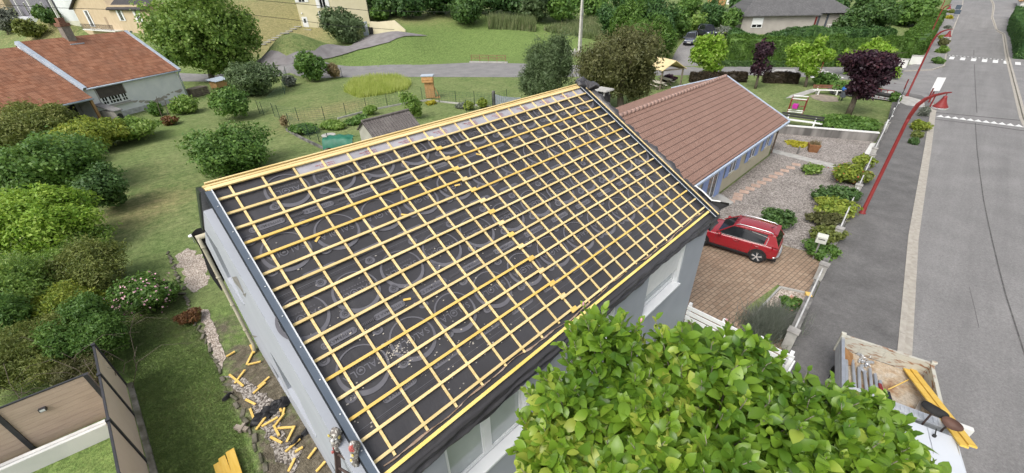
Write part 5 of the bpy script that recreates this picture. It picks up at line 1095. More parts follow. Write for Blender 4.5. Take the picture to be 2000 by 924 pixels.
# ------------------------------------------------------------------ street furniture
def lamp(P, label, yaw=-.5, h=5.75):
    t = thing('street_lamp', label, 'street lamp', P, yaw, 'red street lamps')
    mb = MB(); mb.lathe([(.16, 0), (.16, .02), (.11, .05), (.10, .3), (.085, .32), (.068, h-1.1), (.06, h-.9)], n=14); mb.build('post', M['red_paint'], t, smooth=True)
    A = [(0, 0, h-1.2), (.03, 0, h-.75), (.16, 0, h-.3), (.42, 0, h-.06), (.8, 0, h+.08), (1.3, 0, h+.15), (1.62, 0, h+.165)]
    mb = MB(); w = [.06, .09, .10, .075, .05, .035, .02]
    for i in range(6):
        a = np.array(A[i]); b = np.array(A[i+1]); d0 = U(np.array(A[min(i+1, 6)])-np.array(A[max(i-1, 0)])); d1 = U(np.array(A[min(i+2, 6)])-np.array(A[i])); n0 = np.array([-d0[2], 0, d0[0]])*w[i]; n1 = np.array([-d1[2], 0, d1[0]])*w[i+1]; y = np.array([0, .035, 0])
        mb.hexa([a-n0-y, b-n1-y, b-n1+y, a-n0+y, a+n0-y, b+n1-y, b+n1+y, a+n0+y])
    mb.build('arm', M['red_paint'], t, bevel=.01)
    mb = MB(); mb.lathe([(.015, .62), (.015, .50), (.07, .49), (.085, .40), (.13, .26), (.21, .12), (.27, .05), (.275, 0), (.25, -.005)], (1.42, 0, h-.48), 18); ls = mb.build('lamp_shade', M['red_paint'], t, smooth=True)
    mb = MB(); mb.lathe([(.285, -.05), (.29, 0), (.27, .012)], (1.42, 0, h-.48), 18); mb.lathe([(.24, -.09), (.26, -.045)], (1.42, 0, h-.48), 18); mb.build('lamp_glass', M['alu'], ls)
    return t
lamp(at(1684, 416, .11), 'nearest red street lamp, rising from the pavement beside the white railed garden wall', -.62)
lamp(at(1771, 187.5, .11), 'second red street lamp, standing at the corner of the small park by the side road', -.62)
lamp(hit(1806, 92), 'third red street lamp along the pavement, beyond the side road by the hedge end', -.5)
def lampbase(): pass
lamp(hit(1832, 30), 'farthest red street lamp at the top of the picture, its arm out of sight', -.5)
def bollard(P, label, h=.95, m='red_paint'):
    t = thing('bollard', label, 'bollard', P, group='red bollards at the side road'); mb = MB(); mb.lathe([(.055, 0), (.055, h), (.045, h+.012)], n=12); mb.build('post', M[m], t, smooth=False); mb = MB(); mb.lathe([(.062, h-.10), (.062, h+.02), (.04, h+.04)], n=12); mb.build('cap', mat('dark_red_paint', (.10,.02,.025), (.13,.03,.03), 5, .5), t)
bollard(at(1732, 166, .11), 'dark red bollard just right of the big purple tree crown'); bollard(at(1766, 174, .11), 'dark red bollard on the pavement left of the second lamp post')
bollard(at(1813, 193, .11), 'dark red bollard behind the nearest lamp shade, the farther of three'); bollard(at(1814, 200, .11), 'dark red bollard behind the nearest lamp shade, the middle of three'); bollard(at(1816, 209, .11), 'dark red bollard behind the nearest lamp shade, closest to the planted bed')
t = thing('sign_post', 'thin dark red sign post between the light green tree and the painted crossing', 'sign post', at(1598, 152)); mb = MB(); mb.lathe([(.04, 0), (.04, 1.8)], n=8); mb.build('post', M['red_paint'], t); mb = MB(); mb.lathe([(.055, 1.8), (.055, 1.9), (.02, 1.93)], n=8); mb.build('cap', M['steel_dark'], t)
t = thing('board_sign', 'white board seen from behind beside the second lamp post at the road edge', 'sign', at(1822, 186, .11)); d_ = U(at(1822, 186)-at(1812, 189)); 
mb = MB(); mb.obox((0, 0, 1.05), (.25, -.97, 0), (.97, .25, 0), (0, 0, 1), .32, .025, .62); mb.build('panel', M['white'], t, bevel=.01); mb = MB()
for s in (-1, 1): mb.tube([(.25*.25*s, -.97*.25*s, 0), (.25*.25*s, -.97*.25*s, .45)], .025, 8)
mb.build('leg', M['zinc'], t)
for px, py, lab in ((1757, 133, 'white rectangular block left of the second lamp at the far corner hedge'), (1786, 126, 'white leaning block right of the other one, at the far corner hedge')):
    P = hit(px, py); t = thing('utility_cabinet', lab, 'cabinet', P); mb = MB(); mb.box(-.35, .35, -.6, .6, 0, 1.05); mb.build('body', M['pale_wall'], t, bevel=.02); mb = MB(); mb.box(-.38, .38, -.63, .63, 1.052, 1.12); mb.build('lid', M['concrete'], t, bevel=.01)
for px, py, lab in ((1868, 22, 'blue grey road sign seen edge on at the far left kerb, upper one'), (1866, 32, 'blue grey road sign at the far left kerb, lower one')):
    P = hit(px-6, py+16); t = thing('road_sign', lab, 'sign', P); mb = MB(); mb.lathe([(.035, 0), (.035, 2.6)], n=8); mb.build('post', M['zinc'], t); mb = MB(); mb.obox((0, .1, 2.3), U([.5, 1, 0]), U([1, -.5, 0]), (0, 0, 1), .5, .02, .4); mb.build('panel', M['steel_blue'], t)
t = thing('cycle_rack', 'red tube rack holding a dark rolled bundle at the edge of the park lawn', 'cycle rack', at(1720, 196)); a = at(1703, 192)-at(1720, 196); b = at(1738, 198)-at(1720, 196); mb = MB()
for k in range(4): p = a+(b-a)*k/3; mb.tube([p, p+UP*.95], .03, 7)
mb.tube([a+UP*.95, b+UP*.95], .03, 7); mb.build('frame', M['red_paint'], t); mb = MB(); mb.tube([a+(b-a)*.08+UP*.5, a+(b-a)*.12+UP*.52, b*.8+a*.1+UP*.5, b*.88+a*.06+UP*.48], [.14, .2, .2, .14], 10); mb.build('rolled_tarp', M['dark'], t, smooth=True)
t = thing('litter_bin', 'blue lidded litter bin on dark legs beside the bench in the park', 'bin', at(1643, 197)); mb = MB(); mb.lathe([(.22, .35), (.26, .95), (.28, 1.0)], n=16); mb.build('body', mat('bin_grey', (.09,.10,.12), (.12,.13,.15), 4, .5), t, smooth=False); mb = MB(); mb.lathe([(.30, 1.001), (.33, 1.1), (.24, 1.28), (.05, 1.33)], n=16); mb.build('lid', mat('blue_plastic', (.03,.14,.50), (.04,.17,.55), 4, .4), t, smooth=True); mb = MB()
for x, y in ((-.2, 0), (.2, 0), (0, .2)): mb.tube([(x, y, 0), (x, y, .45)], .025, 6)
mb.build('leg', M['steel_dark'], t)
def bench(P, rz, label, wood, leg, L=1.9):
    t = thing('park_bench', label, 'bench', P, rz); mb = MB()
    for k in range(3): mb.box(-L/2, L/2, -.22+k*.16, -.08+k*.16, .43, .47)
    mb.build('seat', leg if wood is None else M['pale_wall'], t, bevel=.008); mb = MB()
    for k in range(2): mb.hexa([(-L/2, .27+k*.03, .6+k*.17), (L/2, .27+k*.03, .6+k*.17), (L/2, .31+k*.03, .6+k*.17), (-L/2, .31+k*.03, .6+k*.17), (-L/2, .29+k*.03, .74+k*.17), (L/2, .29+k*.03, .74+k*.17), (L/2, .33+k*.03, .74+k*.17), (-L/2, .33+k*.03, .74+k*.17)])
    mb.build('backrest', wood or M['wood_rough'], t, bevel=.008)
    for s in (-1, 1): mb = MB(); x = s*L*.32; mb.box(x-.06, x+.06, -.24, .26, .35, .428); mb.box(x-.06, x+.06, -.28, -.16, 0, .35); mb.box(x-.06, x+.06, .18, .3, 0, .35); mb.bar((x, .25, .38), (x, .36, .9), .09, .05); mb.build('leg', leg, t, bevel=.015)
P = at(1613, 185); bench(P, -1.0, 'brown backed bench with pale seat on the sandy patch in the park', mat('bench_brown', (.14,.06,.035), (.2,.09,.055), 3, .7), M['pale_wall'], 2.6)
drape('sand_patch', [(1580,187),(1600,183),(1635,190),(1638,199),(1610,199),(1590,194)], mat('sandy_soil', (.22,.185,.145), (.34,.29,.23), 2, .95), .014, 3.)
bench(at(1560, 247), -1.45, 'white and dark bench behind the low wall at the end of the gravel garden', M['dark'], M['white'], 3.0)
t = thing('climbing_frame', 'small red and white tube climbing frame with a magenta seat on the park lawn', 'climbing frame', at(1548, 224)); o_ = at(1548, 224); c_ = [at(*k)-o_ for k in ((1537, 222), (1566, 225), (1570, 217), (1541, 214))]; mb = MB()
for p in c_: mb.tube([p, p+UP*1.25], .035, 6)
for z in (.75, 1.25): 
    for i in (0, 1, 3): mb.tube([c_[i]+UP*z, c_[(i+1) % 4]+UP*z], .03, 6)
mb.build('frame', M['red_paint'], t); mb = MB()
for z, i in ((1.27, 2), (.35, 0), (.2, 0), (1.0, 2)): mb.tube([c_[i]+UP*z, c_[(i+1) % 4]+UP*z], .045, 6)
mb.build('bar', M['white'], t); mb = MB(); mb.box(-.2, .2, -.2, .2, .55, .95); mb.build('seat', mat('magenta_plastic', (.42,.03,.28), (.48,.04,.32), 4, .5), t, bevel=.03)
# pavilion with picnic table
Pp = at(1290, 168); t = thing('pavilion', 'open wooden picnic shelter with a pale yellow pitched canopy by the park hedge', 'shelter', Pp); cP = [onp(*k, Pp, U([Pp[0], Pp[1], 0])) for k in ((1266, 145), (1285, 153), (1331, 144), (1310, 136), (1290, 129))]
X_ = U([.9, -.42, 0]); Y_ = U([.42, .9, 0]); ppz = 2.0; mb = MB(); L_, D_ = 2.0, 1.6; rr = lambda a, b, z: X_*a+Y_*b+UP*z
for s in (-1, 1): mb.hexa([rr(s*D_, -L_, 2.05), rr(s*D_, L_, 2.05), rr(0, L_, 2.95), rr(0, -L_, 2.95), rr(s*D_, -L_, 2.12), rr(s*D_, L_, 2.12), rr(0, L_, 3.03), rr(0, -L_, 3.03)])
mb.build('roof', mat('yellow_canopy', (.62,.50,.27), (.70,.57,.33), 3, .7), t); mb = MB()
for a in (-1, 1):
    for b in (-1, 1): mb.bar(rr(a*D_*.85, b*L_*.85, 0), rr(a*D_*.85, b*L_*.85, 2.1), .14)
    mb.bar(rr(a*D_*.85, -L_*.9, 2.06), rr(a*D_*.85, L_*.9, 2.06), .12)
for b in (-1, 1): mb.bar(rr(-D_*.85, b*L_*.85, 2.06), rr(D_*.85, b*L_*.85, 2.06), .12)
mb.build('frame', mat('grey_timber', (.17,.14,.105), (.25,.21,.165), 3, .9), t)
for px, py, lab in ((1297, 166, 'pale picnic table in front of the wooden shelter'), (1282, 173, 'pale picnic table half hidden by the neighbour roof ridge')):
    P = at(px, py); t = thing('picnic_table', lab, 'table', P); mb = MB(); mb.obox((0, 0, .74), X_, Y_, UP, .4, .9, .03); mb.build('tabletop', mat('pale_wood', (.45,.42,.34), (.55,.52,.43), 3, .8), t, bevel=.01)
    for s in (-1, 1): mb = MB(); mb.obox(X_*s*.65+UP*.45, X_, Y_, UP, .14, .9, .025); mb.build('seat', MATS['pale_wood'], t); mb = MB(); mb.bar(Y_*s*.6-X_*.6, Y_*s*.6+X_*.25+UP*.7, .09); mb.bar(Y_*s*.6+X_*.6, Y_*s*.6-X_*.25+UP*.7, .09); mb.build('leg', MATS['grey_timber'], t)
# ------------------------------------------------------------------ street-side garden wall with posts and white rail
M['concrete_mid'] = mat('greyed_concrete', (.24,.23,.215), (.38,.365,.34), 3, .9, .3, 40); M['old_white'] = mat('weathered_white', (.42,.42,.41), (.60,.60,.58), 3, .7)
fw_ = thing('garden_wall', 'low concrete garden wall with capped posts and white rail along the pavement', 'wall', (23, 1, 0))
def wall_run(P, w, z0, z1, m, name='wall', top=None, parent=fw_):
    mb = MB()
    for a, b in zip(P[:-1], P[1:]):
        a = np.array([*a, 0.]); b = np.array([*b, 0.]); d = U(b-a); n = np.array([-d[1], d[0], 0])*w/2; mb.hexa([a-n+UP*z0, b-n+UP*z0, b+n+UP*z0, a+n+UP*z0, a-n+UP*z1, b-n+UP*z1, b+n+UP*z1, a+n+UP*z1])
    return mb.build(name, m, parent, world=True)
posts = [at(*q, .85) for q in ((1649, 447), (1685, 362), (1711, 302), (1715, 290), (1739, 240))]; pw = [p[:2]+[0, .14] for p in posts]
wall_run([pw[0], pw[1], pw[2]], .22, -.1, .42, M['concrete_dark']); wall_run([pw[3], pw[4]], .22, -.1, .42, M['concrete_dark'])
for p in pw:
    mb = MB(); mb.box(p[0]-.12, p[0]+.12, p[1]-.14, p[1]+.14, -.1, .80); po = mb.build('post', M['concrete'], fw_, world=True); mb = MB(); mb.box(p[0]-.15, p[0]+.15, p[1]-.165, p[1]+.165, .803, .865); mb.build('cap', M['concrete_mid'], po, world=True, bevel=.015)
for a, b in ((pw[0], pw[1]), (pw[1], pw[2]), (pw[3], pw[4])):
    mb = MB(); mb.bar((*a, .70), (*b, .70), .055, .05); mb.bar((*a, .52), (*b, .52), .04, .04); mb.build('rail', M['old_white'], fw_, world=True)
g0 = [at(*q, .8) for q in ((1617, 517), (1558, 648))]; pg = [p[:2]+[0, .1] for p in g0]
fw2 = thing('garden_wall', 'low mossy concrete wall with white rail between the brick driveway and the pavement', 'wall', (16, .7, 0)); mid = pg[0]*.55+pg[1]*.45
wall_run([mid, pg[1]], .24, -.1, .5, M['concrete_dark'], parent=fw2); wall_run([pg[0], mid], .2, -.1, .06, M['concrete_dark'], 'threshold', parent=fw2)
for p in pg: mb = MB(); mb.box(p[0]-.13, p[0]+.13, p[1]-.14, p[1]+.14, -.1, .74); po = mb.build('post', M['concrete'], fw2, world=True); mb = MB(); mb.box(p[0]-.16, p[0]+.16, p[1]-.17, p[1]+.17, .743, .81); mb.build('cap', M['concrete_mid'], po, world=True, bevel=.015)
mb = MB(); mb.bar((*pg[0], .62), (*pg[1], .62), .05, .045); mb.build('rail', M['old_white'], fw2, world=True)
wall3 = thing('garden_wall', 'grey garden wall foot between the mailbox and the brick driveway', 'wall', (20.5, .9, 0)); wall_run([pw[0]-[0, .0], pg[0]], .2, -.1, .3, M['concrete_dark'], parent=wall3)
# white slatted fence beside the house
wf_ = thing('picket_fence', 'white board fence running from the house corner to the pavement behind the bush', 'fence', (11.85, 2, 0))
for y in (3.55, 2.4, 1.25, .4): mb = MB(); mb.box(11.80, 11.90, y-.05, y+.05, 0, 1.0); mb.build('post', M['white'], wf_, world=True)
for z in (.32, .55, .78): mb = MB(); mb.box(11.735, 11.78, .3, 3.6, z, z+.15); mb.build('rail', M['white'], wf_, world=True)
wf3 = thing('picket_fence', 'short white board fence along the pavement beside the bush and the truck', 'fence', (10, .3, 0))
for x in (11.5, 9.8, 8.1, 6.4): mb = MB(); mb.box(x-.05, x+.05, .3, .4, 0, 1.0); mb.build('post', M['white'], wf3, world=True)
for z in (.32, .55, .78): mb = MB(); mb.box(5.5, 11.6, .24, .285, z, z+.15); mb.build('rail', M['white'], wf3, world=True)
# end wall of the gravel garden, dark fence of the park
rw = thing('garden_wall', 'dark streaked concrete wall with pale coping at the end of the gravel garden', 'wall', (37.5, 5, 0)); A = np.array([37.0, 8.6]); B = np.array([39.6, 2.35])
wall_run([A, B], .2, -.2, .62, mat('streaked_concrete', (.10,.095,.09), (.27,.255,.24), 1.6, .9, stretch=(1, 1, .15)), parent=rw); wall_run([A, B], .27, .622, .69, M['pale_wall'], 'coping', parent=rw)
pf = thing('park_fence', 'dark board fence with white fixings along the pavement side of the park', 'fence', at(1740, 230)); Fp = [at(*q, .0) for q in ((1722, 263), (1735, 238), (1748, 212), (1760, 190))]; 
for a, b in zip(Fp[:-1], Fp[1:]):
    mb = MB(); d = U(b-a)
    for z in (.3, .62, .94): mb.bar(a+d*.05+UP*z, b-d*.05+UP*z, .04, .24)
    mb.build('board', M['rubber'], pf, world=True); mb = MB(); mb.tube([a, a+UP*1.15], .05, 8); mb.tube([a+UP*.4+d*.4+[0, -.06, 0], a+UP*.4+d*.4+[0, -.14, 0]], .07, 8); mb.build('post', M['white'], pf, world=True)
for i, p in enumerate(pw): pass
# ------------------------------------------------------------------ gravel garden, brick drive
drape('gravel_garden', [(37.1, 8.5), (39.4, 2.4), (22, 1.3), (20.2, 1.15), (19.9, 2.2), (19.2, 7.0), (31.6, 7.0)], M['gravel'], .014, 4., pix=False, flat=0)
M['pavers'] = None
def brickmat(name, c1, c2, mo, w, h, rot=0.):
    m = bpy.data.materials.new(name); m.use_nodes = True; nt = m.node_tree; N = nt.nodes; L = nt.links; b = N['Principled BSDF']; b.inputs['Roughness'].default_value = .9
    tc = N.new('ShaderNodeTexCoord'); mp = N.new('ShaderNodeMapping'); mp.inputs['Rotation'].default_value = (0, 0, rot); L.new(tc.outputs['Object'], mp.inputs['Vector']); br = N.new('ShaderNodeTexBrick'); br.inputs['Scale'].default_value = 1; br.inputs['Brick Width'].default_value = w; br.inputs['Row Height'].default_value = h; br.inputs['Mortar Size'].default_value = .012
    br.inputs['Color1'].default_value = (*c1, 1); br.inputs['Color2'].default_value = (*c2, 1); br.inputs['Mortar'].default_value = (*mo, 1); L.new(mp.outputs[0], br.inputs['Vector'])
    n = N.new('ShaderNodeTexNoise'); n.inputs['Scale'].default_value = .8; n.inputs['Detail'].default_value = 6; L.new(tc.outputs['Object'], n.inputs['Vector']); mr = N.new('ShaderNodeMapRange'); mr.inputs[1].default_value = .3; mr.inputs[2].default_value = .7; mr.inputs[3].default_value = .78; mr.inputs[4].default_value = 1.12; L.new(n.outputs['Fac'], mr.inputs[0]); hs = N.new('ShaderNodeHueSaturation'); L.new(mr.outputs[0], hs.inputs['Value']); L.new(br.outputs['Color'], hs.inputs['Color']); L.new(hs.outputs['Color'], b.inputs['Base Color'])
    bp_ = N.new('ShaderNodeBump'); bp_.inputs['Strength'].default_value = .5; bp_.inputs['Distance'].default_value = .01; bp_.invert = True; L.new(br.outputs['Fac'], bp_.inputs['Height']); L.new(bp_.outputs[0], b.inputs['Normal']); return m
M['pavers'] = brickmat('clay_pavers', (.29,.20,.135), (.36,.265,.185), (.125,.10,.075), .24, .17, .12)
drape('brick_driveway', [(11.95, 8), (18.6, 7.5), (19.9, 2.2), (20.1, .95), (18.0, .85), (16.3, 1.0), (16.55, 1.95), (14.2, 2.35), (13.7, .7), (11.95, .5)], M['pavers'], .01, 4., pix=False, flat=0)
drape('flower_bed', [at(*q)[:2] for q in ((1525, 565), (1583, 577), (1545, 650), (1480, 660), (1440, 650), (1478, 612))], M['pebbles'], .018, 4., pix=False, flat=0)
eb = thing('bed_edging', 'thin grey concrete edging round the small flower bed by the brick driveway', 'edging', (15, 1.7, 0)); mb = MB(); Q = [at(*q) for q in ((1470, 620), (1523, 563), (1585, 577))]
for a, b in zip(Q[:-1], Q[1:]): mb.bar(a+UP*.03, b+UP*.03, .07, .12)
mb.build('kerb', M['concrete'], eb, world=True)
drape('garden_path', [at(*q)[:2] for q in ((1503, 290), (1510, 299), (1635, 331), (1642, 324))], M['concrete'], .022, 4., pix=False, flat=0)
for k in range(13):
    c = at(1555-k*11.3, 322+k*5.9) if k < 11 else at(1440-(k-11)*14, 388+(k-11)*5); mb = MB(); mb.obox(c+UP*.02, (math.cos(.25), math.sin(.25), 0), (-math.sin(.25), math.cos(.25), 0), UP, .21, .24, .02)
    one(mb, 'stepping_stone', mat('pink_flagstone', (.40,.28,.22), (.50,.37,.30), 3, .85, objrand=.1), 'square pinkish flagstone in the diagonal row across the gravel garden', 'stepping stone', c, 'stepping stones across the gravel', bevel=.012)
mb = MB(); 
for i, q in enumerate([((1395, 395), (1412, 384), (1432, 398), (1408, 412)), ((1412, 384), (1385, 372), (1378, 380), (1395, 395))]): mb.prism([at(*k, .0) for k in q], (0, 0, .09))
one(mb, 'doorstep', M['concrete'], 'pale cracked stone landing below the glazed door of the bungalow', 'doorstep', at(1400, 392))
P = at(1586, 296); t = thing('planter', 'rusty square sided metal planter with dry grass on the gravel', 'planter', P, .4, scale=.9); mb = MB(); mb.hexa([(-.28, -.28, 0), (.28, -.28, 0), (.28, .28, 0), (-.28, .28, 0), (-.4, -.4, .62), (.4, -.4, .62), (.4, .4, .62), (-.4, .4, .62)]); mb.build('pot', mat('corten_steel', (.20,.09,.04), (.28,.14,.065), 4, .8), t, bevel=.03)
V, F = blades(np.array([(rng.uniform(-.33, .33), rng.uniform(-.33, .33), .6) for _ in range(260)]), .28, .03, None, ''); link('grass_tuft', fast_mesh('grass_tuft', V, F, leafmat('dry_tuft', (.16,.14,.07), (.30,.24,.13))), t)
P = at(1557, 301); t = thing('garden_post', 'short grey stone post on the gravel left of the rusty planter', 'post', P); mb = MB(); mb.lathe([(.06, 0), (.055, .5), (.03, .55)], n=10); mb.build('post', M['concrete_dark'], t)
P = at(1604, 500); t = thing('mailbox', 'pale grey mailbox on a post above the shrubs beside the pavement', 'mailbox', (*at(1605, 466, 1.05)[:2], 0), .15); mb = MB(); mb.lathe([(.035, 0), (.035, .9)], n=8); mb.build('post', M['zinc'], t); mb = MB(); mb.prism([(-.2, -.19, .9), (.2, -.19, .9), (.2, -.19, 1.2), (0, -.19, 1.28), (-.2, -.19, 1.2)], (0, .38, 0)); bx_ = mb.build('box', mat('pale_grey_enamel', (.50,.52,.46), (.56,.57,.51), 3, .45), t, bevel=.01); mb = MB(); mb.box(-.205, -.2, -.12, .12, 1.08, 1.12); mb.build('slot', M['dark'], bx_)
P = at(1577, 580); t = thing('ground_spot', 'small yellow plastic box in the corner of the flower bed', 'box', P, .5); mb = MB(); mb.box(-.12, .12, -.08, .08, 0, .12); mb.build('body', M['wood_y'], t, bevel=.02); mb = MB(); mb.box(-.13, .13, -.09, .09, .121, .15); mb.build('lid', M['wood_y'], t)
mb = MB(); Q = [at(*q, .03) for q in ((1688, 300), (1700, 281), (1716, 280), (1714, 290), (1700, 304))]; mb.prism(Q, (0, 0, .05)); one(mb, 'stone_slab', M['pale_wall'], 'white stone slab lying on the gravel behind the wall posts', 'slab', Q[0])
# ------------------------------------------------------------------ behind the house: fences, well, hutch, tarp
M['green_post'] = mat('green_metal_post', (.02,.04,.028), (.03,.055,.04), 4, .6)
M['green_wire'] = mat('green_wire', (.05,.10,.07), (.07,.13,.09), 4, .6)
def mesh_fence(pix, label, h=1.25, z0=0., wire=.011, nh=7, step=.35):
    P = [hit(*q) for q in pix]; t = thing('wire_fence', label, 'fence', P[0])
    for p in P: mb = MB(); mb.tube([p-UP*.1, p+UP*(h+.08)], .028, 6); mb.build('post', M['green_post'], t, world=True)
    mb = MB()
    for a, b in zip(P[:-1], P[1:]):
        for k in range(nh): z = .08+(h-.1)*k/(nh-1); mb.bar(a+UP*z, b+UP*z, wire)
        L = np.linalg.norm(b-a); n = int(L/step)
        for k in range(1, n): p = a+(b-a)*k/n; mb.bar(p+UP*.06, p+UP*h, wire*.8)
    mb.build('wire_mesh', M['green_wire'], t, world=True); return t
mesh_fence([(537, 228), (547, 232), (584, 237), (635, 235), (677, 228), (717, 218), (757, 208), (790, 200)], 'green wire fence curving behind the vegetable bed up to the small shed')
mesh_fence([(825, 195), (858, 200), (891, 203), (927, 204), (962, 207)], 'green wire fence in front of the wooden tower up to the grey gate')
mesh_fence([(508, 222), (516, 225), (557, 185), (561, 150), (669, 151)], 'old wire fence with leaning posts along the far garden by the road')
mesh_fence([(568, 250), (606, 272), (624, 278), (646, 292)], 'green wire fence along the diagonal kerb beside the vegetable bed')
mesh_fence([(1052, 104), (1063, 97), (1124, 75), (1156, 72)], 'dark wire fence along the right edge of the far mown bank')
mesh_fence([(911, 222), (990, 200)], 'single green post and wire near the yellow bush on the back lawn')
ek = thing('edging_kerb', 'weathered concrete kerb running diagonally along the edge of the vegetable garden', 'edging', at(600, 265)); mb = MB(); Q = [at(*q) for q in ((560, 255), (590, 272), (645, 298))]
for a, b in zip(Q[:-1], Q[1:]): mb.bar(a+UP*.06, b+UP*.06, .14, .3)
mb.build('kerb', M['concrete_dark'], ek, world=True)
ek = thing('edging_kerb', 'thin pale kerb behind the fence posts of the vegetable garden', 'edging', at(740, 215)); mb = MB(); Q = [at(*q) for q in ((660, 233), (725, 216), (783, 205), (835, 197), (890, 203), (960, 210))]
for a, b in zip(Q[:-1], Q[1:]): mb.bar(a+UP*.05, b+UP*.05, .12, .2)
mb.build('kerb', M['concrete'], ek, world=True)
P = at(840, 192); t = thing('wooden_tower', 'narrow upright plank tower with a pale lid and a slanting brace on the back lawn', 'wooden tower', P); X_ = U([.73, -.68, 0]); Y_ = U([.68, .73, 0])
rr = lambda a, b, z: X_*a+Y_*b+UP*z
mb = MB()
for k in range(5): a = -.4+k*.2; mb.hexa([rr(a+.005, -.25, .1), rr(a+.19, -.25, .1), rr(a+.19, .2, .1), rr(a+.005, .2, .1), rr(a+.005, -.25, 1.75), rr(a+.19, -.25, 1.75), rr(a+.19, .2, 1.75), rr(a+.005, .2, 1.75)])
mb.build('body', M['wood_rough'], t); mb = MB(); mb.hexa([rr(-.6, -.45, 1.752), rr(.6, -.45, 1.752), rr(.6, .35, 1.752), rr(-.6, .35, 1.752), rr(-.6, -.45, 2.35), rr(.6, -.45, 2.35), rr(.6, .35, 2.35), rr(-.6, .35, 2.35)]); mb.bar(rr(-.62, -.47, 2.05), rr(.62, -.47, 2.05), .03, .05); mb.build('box', mat('orange_wood', (.45,.24,.09), (.58,.34,.15), 3, .8), t)
mb = MB(); mb.obox((0, 0, 2.42), X_, Y_, UP, .68, .5, .05); mb.build('lid', M['zincstrip'], t); mb = MB(); mb.bar(rr(.45, 0, 1.5), rr(1.05, 0, .15), .09); mb.bar(rr(-.4, -.1, .1), rr(1.15, -.1, .1), .14); mb.build('brace', M['wood_rough'], t)
P = at(970, 207); t = thing('garden_gate', 'grey panelled garden gate hung on a concrete post behind the ridge', 'gate', P); a = at(965, 206)-P; b = at(1020, 212)-P; mb = MB(); mb.box(a[0]-.12, a[0]+.12, a[1]-.12, a[1]+.12, 0, 1.45); mb.build('post', M['concrete_dark'], t)
mb = MB(); n = 12
for k in range(n): p0 = a+(b-a)*(.06+.9*k/n); p1 = a+(b-a)*(.06+.9*(k+.85)/n); zz = 1.1-.22*math.sin(math.pi*(k+.5)/n*.9); mb.bar(p0+UP*.55, p1+UP*.55, .03, .9); mb.bar(p0+UP*zz, p1+UP*zz, .035, .1)
mb.build('panel', mat('grey_gate_paint', (.22,.25,.28), (.28,.31,.34), 3, .6), t)
P = at(955, 122); t = thing('footbridge_railing', 'rusty red railing on a low concrete kerb across the road from the tower', 'railing', P); a = at(921, 122)-P; b = at(988, 123)-P; mb = MB()
for k in range(5): p = a+(b-a)*k/4; mb.tube([p, p+UP*1.1], .045, 7)
for z in (.55, .8, 1.1): mb.tube([a+UP*z, b+UP*z], .035, 7)
mb.build('rail', mat('rusty_red', (.20,.09,.06), (.30,.15,.10), 4, .8), t); mb = MB(); mb.bar(a*1.1+UP*.08, b*1.1+UP*.08, .35, .22); mb.build('kerb', M['concrete'], t)
P = at(648, 288); t = thing('compost_cage', 'wire ringed compost cage beside the green tarpaulin', 'cage', P); mb = MB(); mb.lathe([(.5, 0), (.5, 1.0)], n=18); mb.build('wall', mat('grey_mesh', (.20,.20,.18), (.30,.30,.27), 8, .7), t); mb = MB(); mb.lathe([(.52, .98), (.53, 1.02), (.1, 1.04)], n=18); mb.build('lid', M['concrete'], t)
P = at(668, 291); t = thing('log_pile', 'stack of logs under a bright green tarpaulin behind the ridge', 'log pile', P); X_ = U([.73, -.68, 0]); Y_ = U([.68, .73, 0]); rr = lambda a, b, z: X_*a+Y_*b+UP*z; mb = MB()
for i in range(9):
    for j in range(5): c = rr(-.9+i*.2+.1*(j % 2), -.42, .1+j*.18); mb.tube([c, c+Y_*.9], .09, 8)
mb.build('logs', mat('cut_logs', (.16,.09,.05), (.30,.19,.11), 5, .9), t); mb = MB(); nx, ny = 14, 8
for j in range(ny+1):
    for i in range(nx+1):
        u = i/nx*2-1; v = j/ny*2-1; mb.v.append(tuple(rr(u*1.15, v*.72, 1.1-.28*v*v-.1*u*u+.05*math.sin(u*9+v*5)+(-.45 if j == 0 else 0))))
for j in range(ny):
    for i in range(nx): a = j*(nx+1)+i; mb.f.append((a, a+1, a+nx+2, a+nx+1)); mb.m.append(0)
mb.build('tarpaulin', mat('green_tarp', (.012,.11,.065), (.025,.16,.10), 2, .45), t, smooth=True)
P = at(390, 186); t = thing('wooden_crate', 'weathered wooden crate in the grass beside the old white house', 'crate', P, .6); mb = MB()
for k in range(4): mb.box(-1.0, 1.0, -.6, -.56, .05+k*.2, .2+k*.2); mb.box(-1.0, 1.0, .56, .6, .05+k*.2, .2+k*.2); mb.box(-1.0, -.96, -.56, .56, .05+k*.2, .2+k*.2); mb.box(.96, 1.0, -.56, .56, .05+k*.2, .2+k*.2)
mb.build('side', MATS['grey_timber'], t); mb = MB(); mb.box(-1.05, 1.05, -.65, .65, .86, .92); mb.build('lid', MATS['grey_timber'], t)
P = at(432, 172); t = thing('rabbit_hutch', 'small hutch with a pale tin sheet cover under the big tree', 'hutch', P, .6); mb = MB(); mb.box(-1, 1, -.5, .5, .2, 1.0); mb.build('box', M['wood_rough'], t); mb = MB(); mb.hexa([(-1.2, -.7, .95), (1.2, -.7, .95), (1.2, .7, 1.2), (-1.2, .7, 1.2), (-1.2, -.7, 1.0), (1.2, -.7, 1.0), (1.2, .7, 1.25), (-1.2, .7, 1.25)]); mb.build('roof', M['zincstrip'], t); mb = MB()
for x in (-.9, .9):
    for y in (-.4, .4): mb.box(x-.05, x+.05, y-.05, y+.05, 0, .2)
mb.build('leg', M['wood_rough'], t)
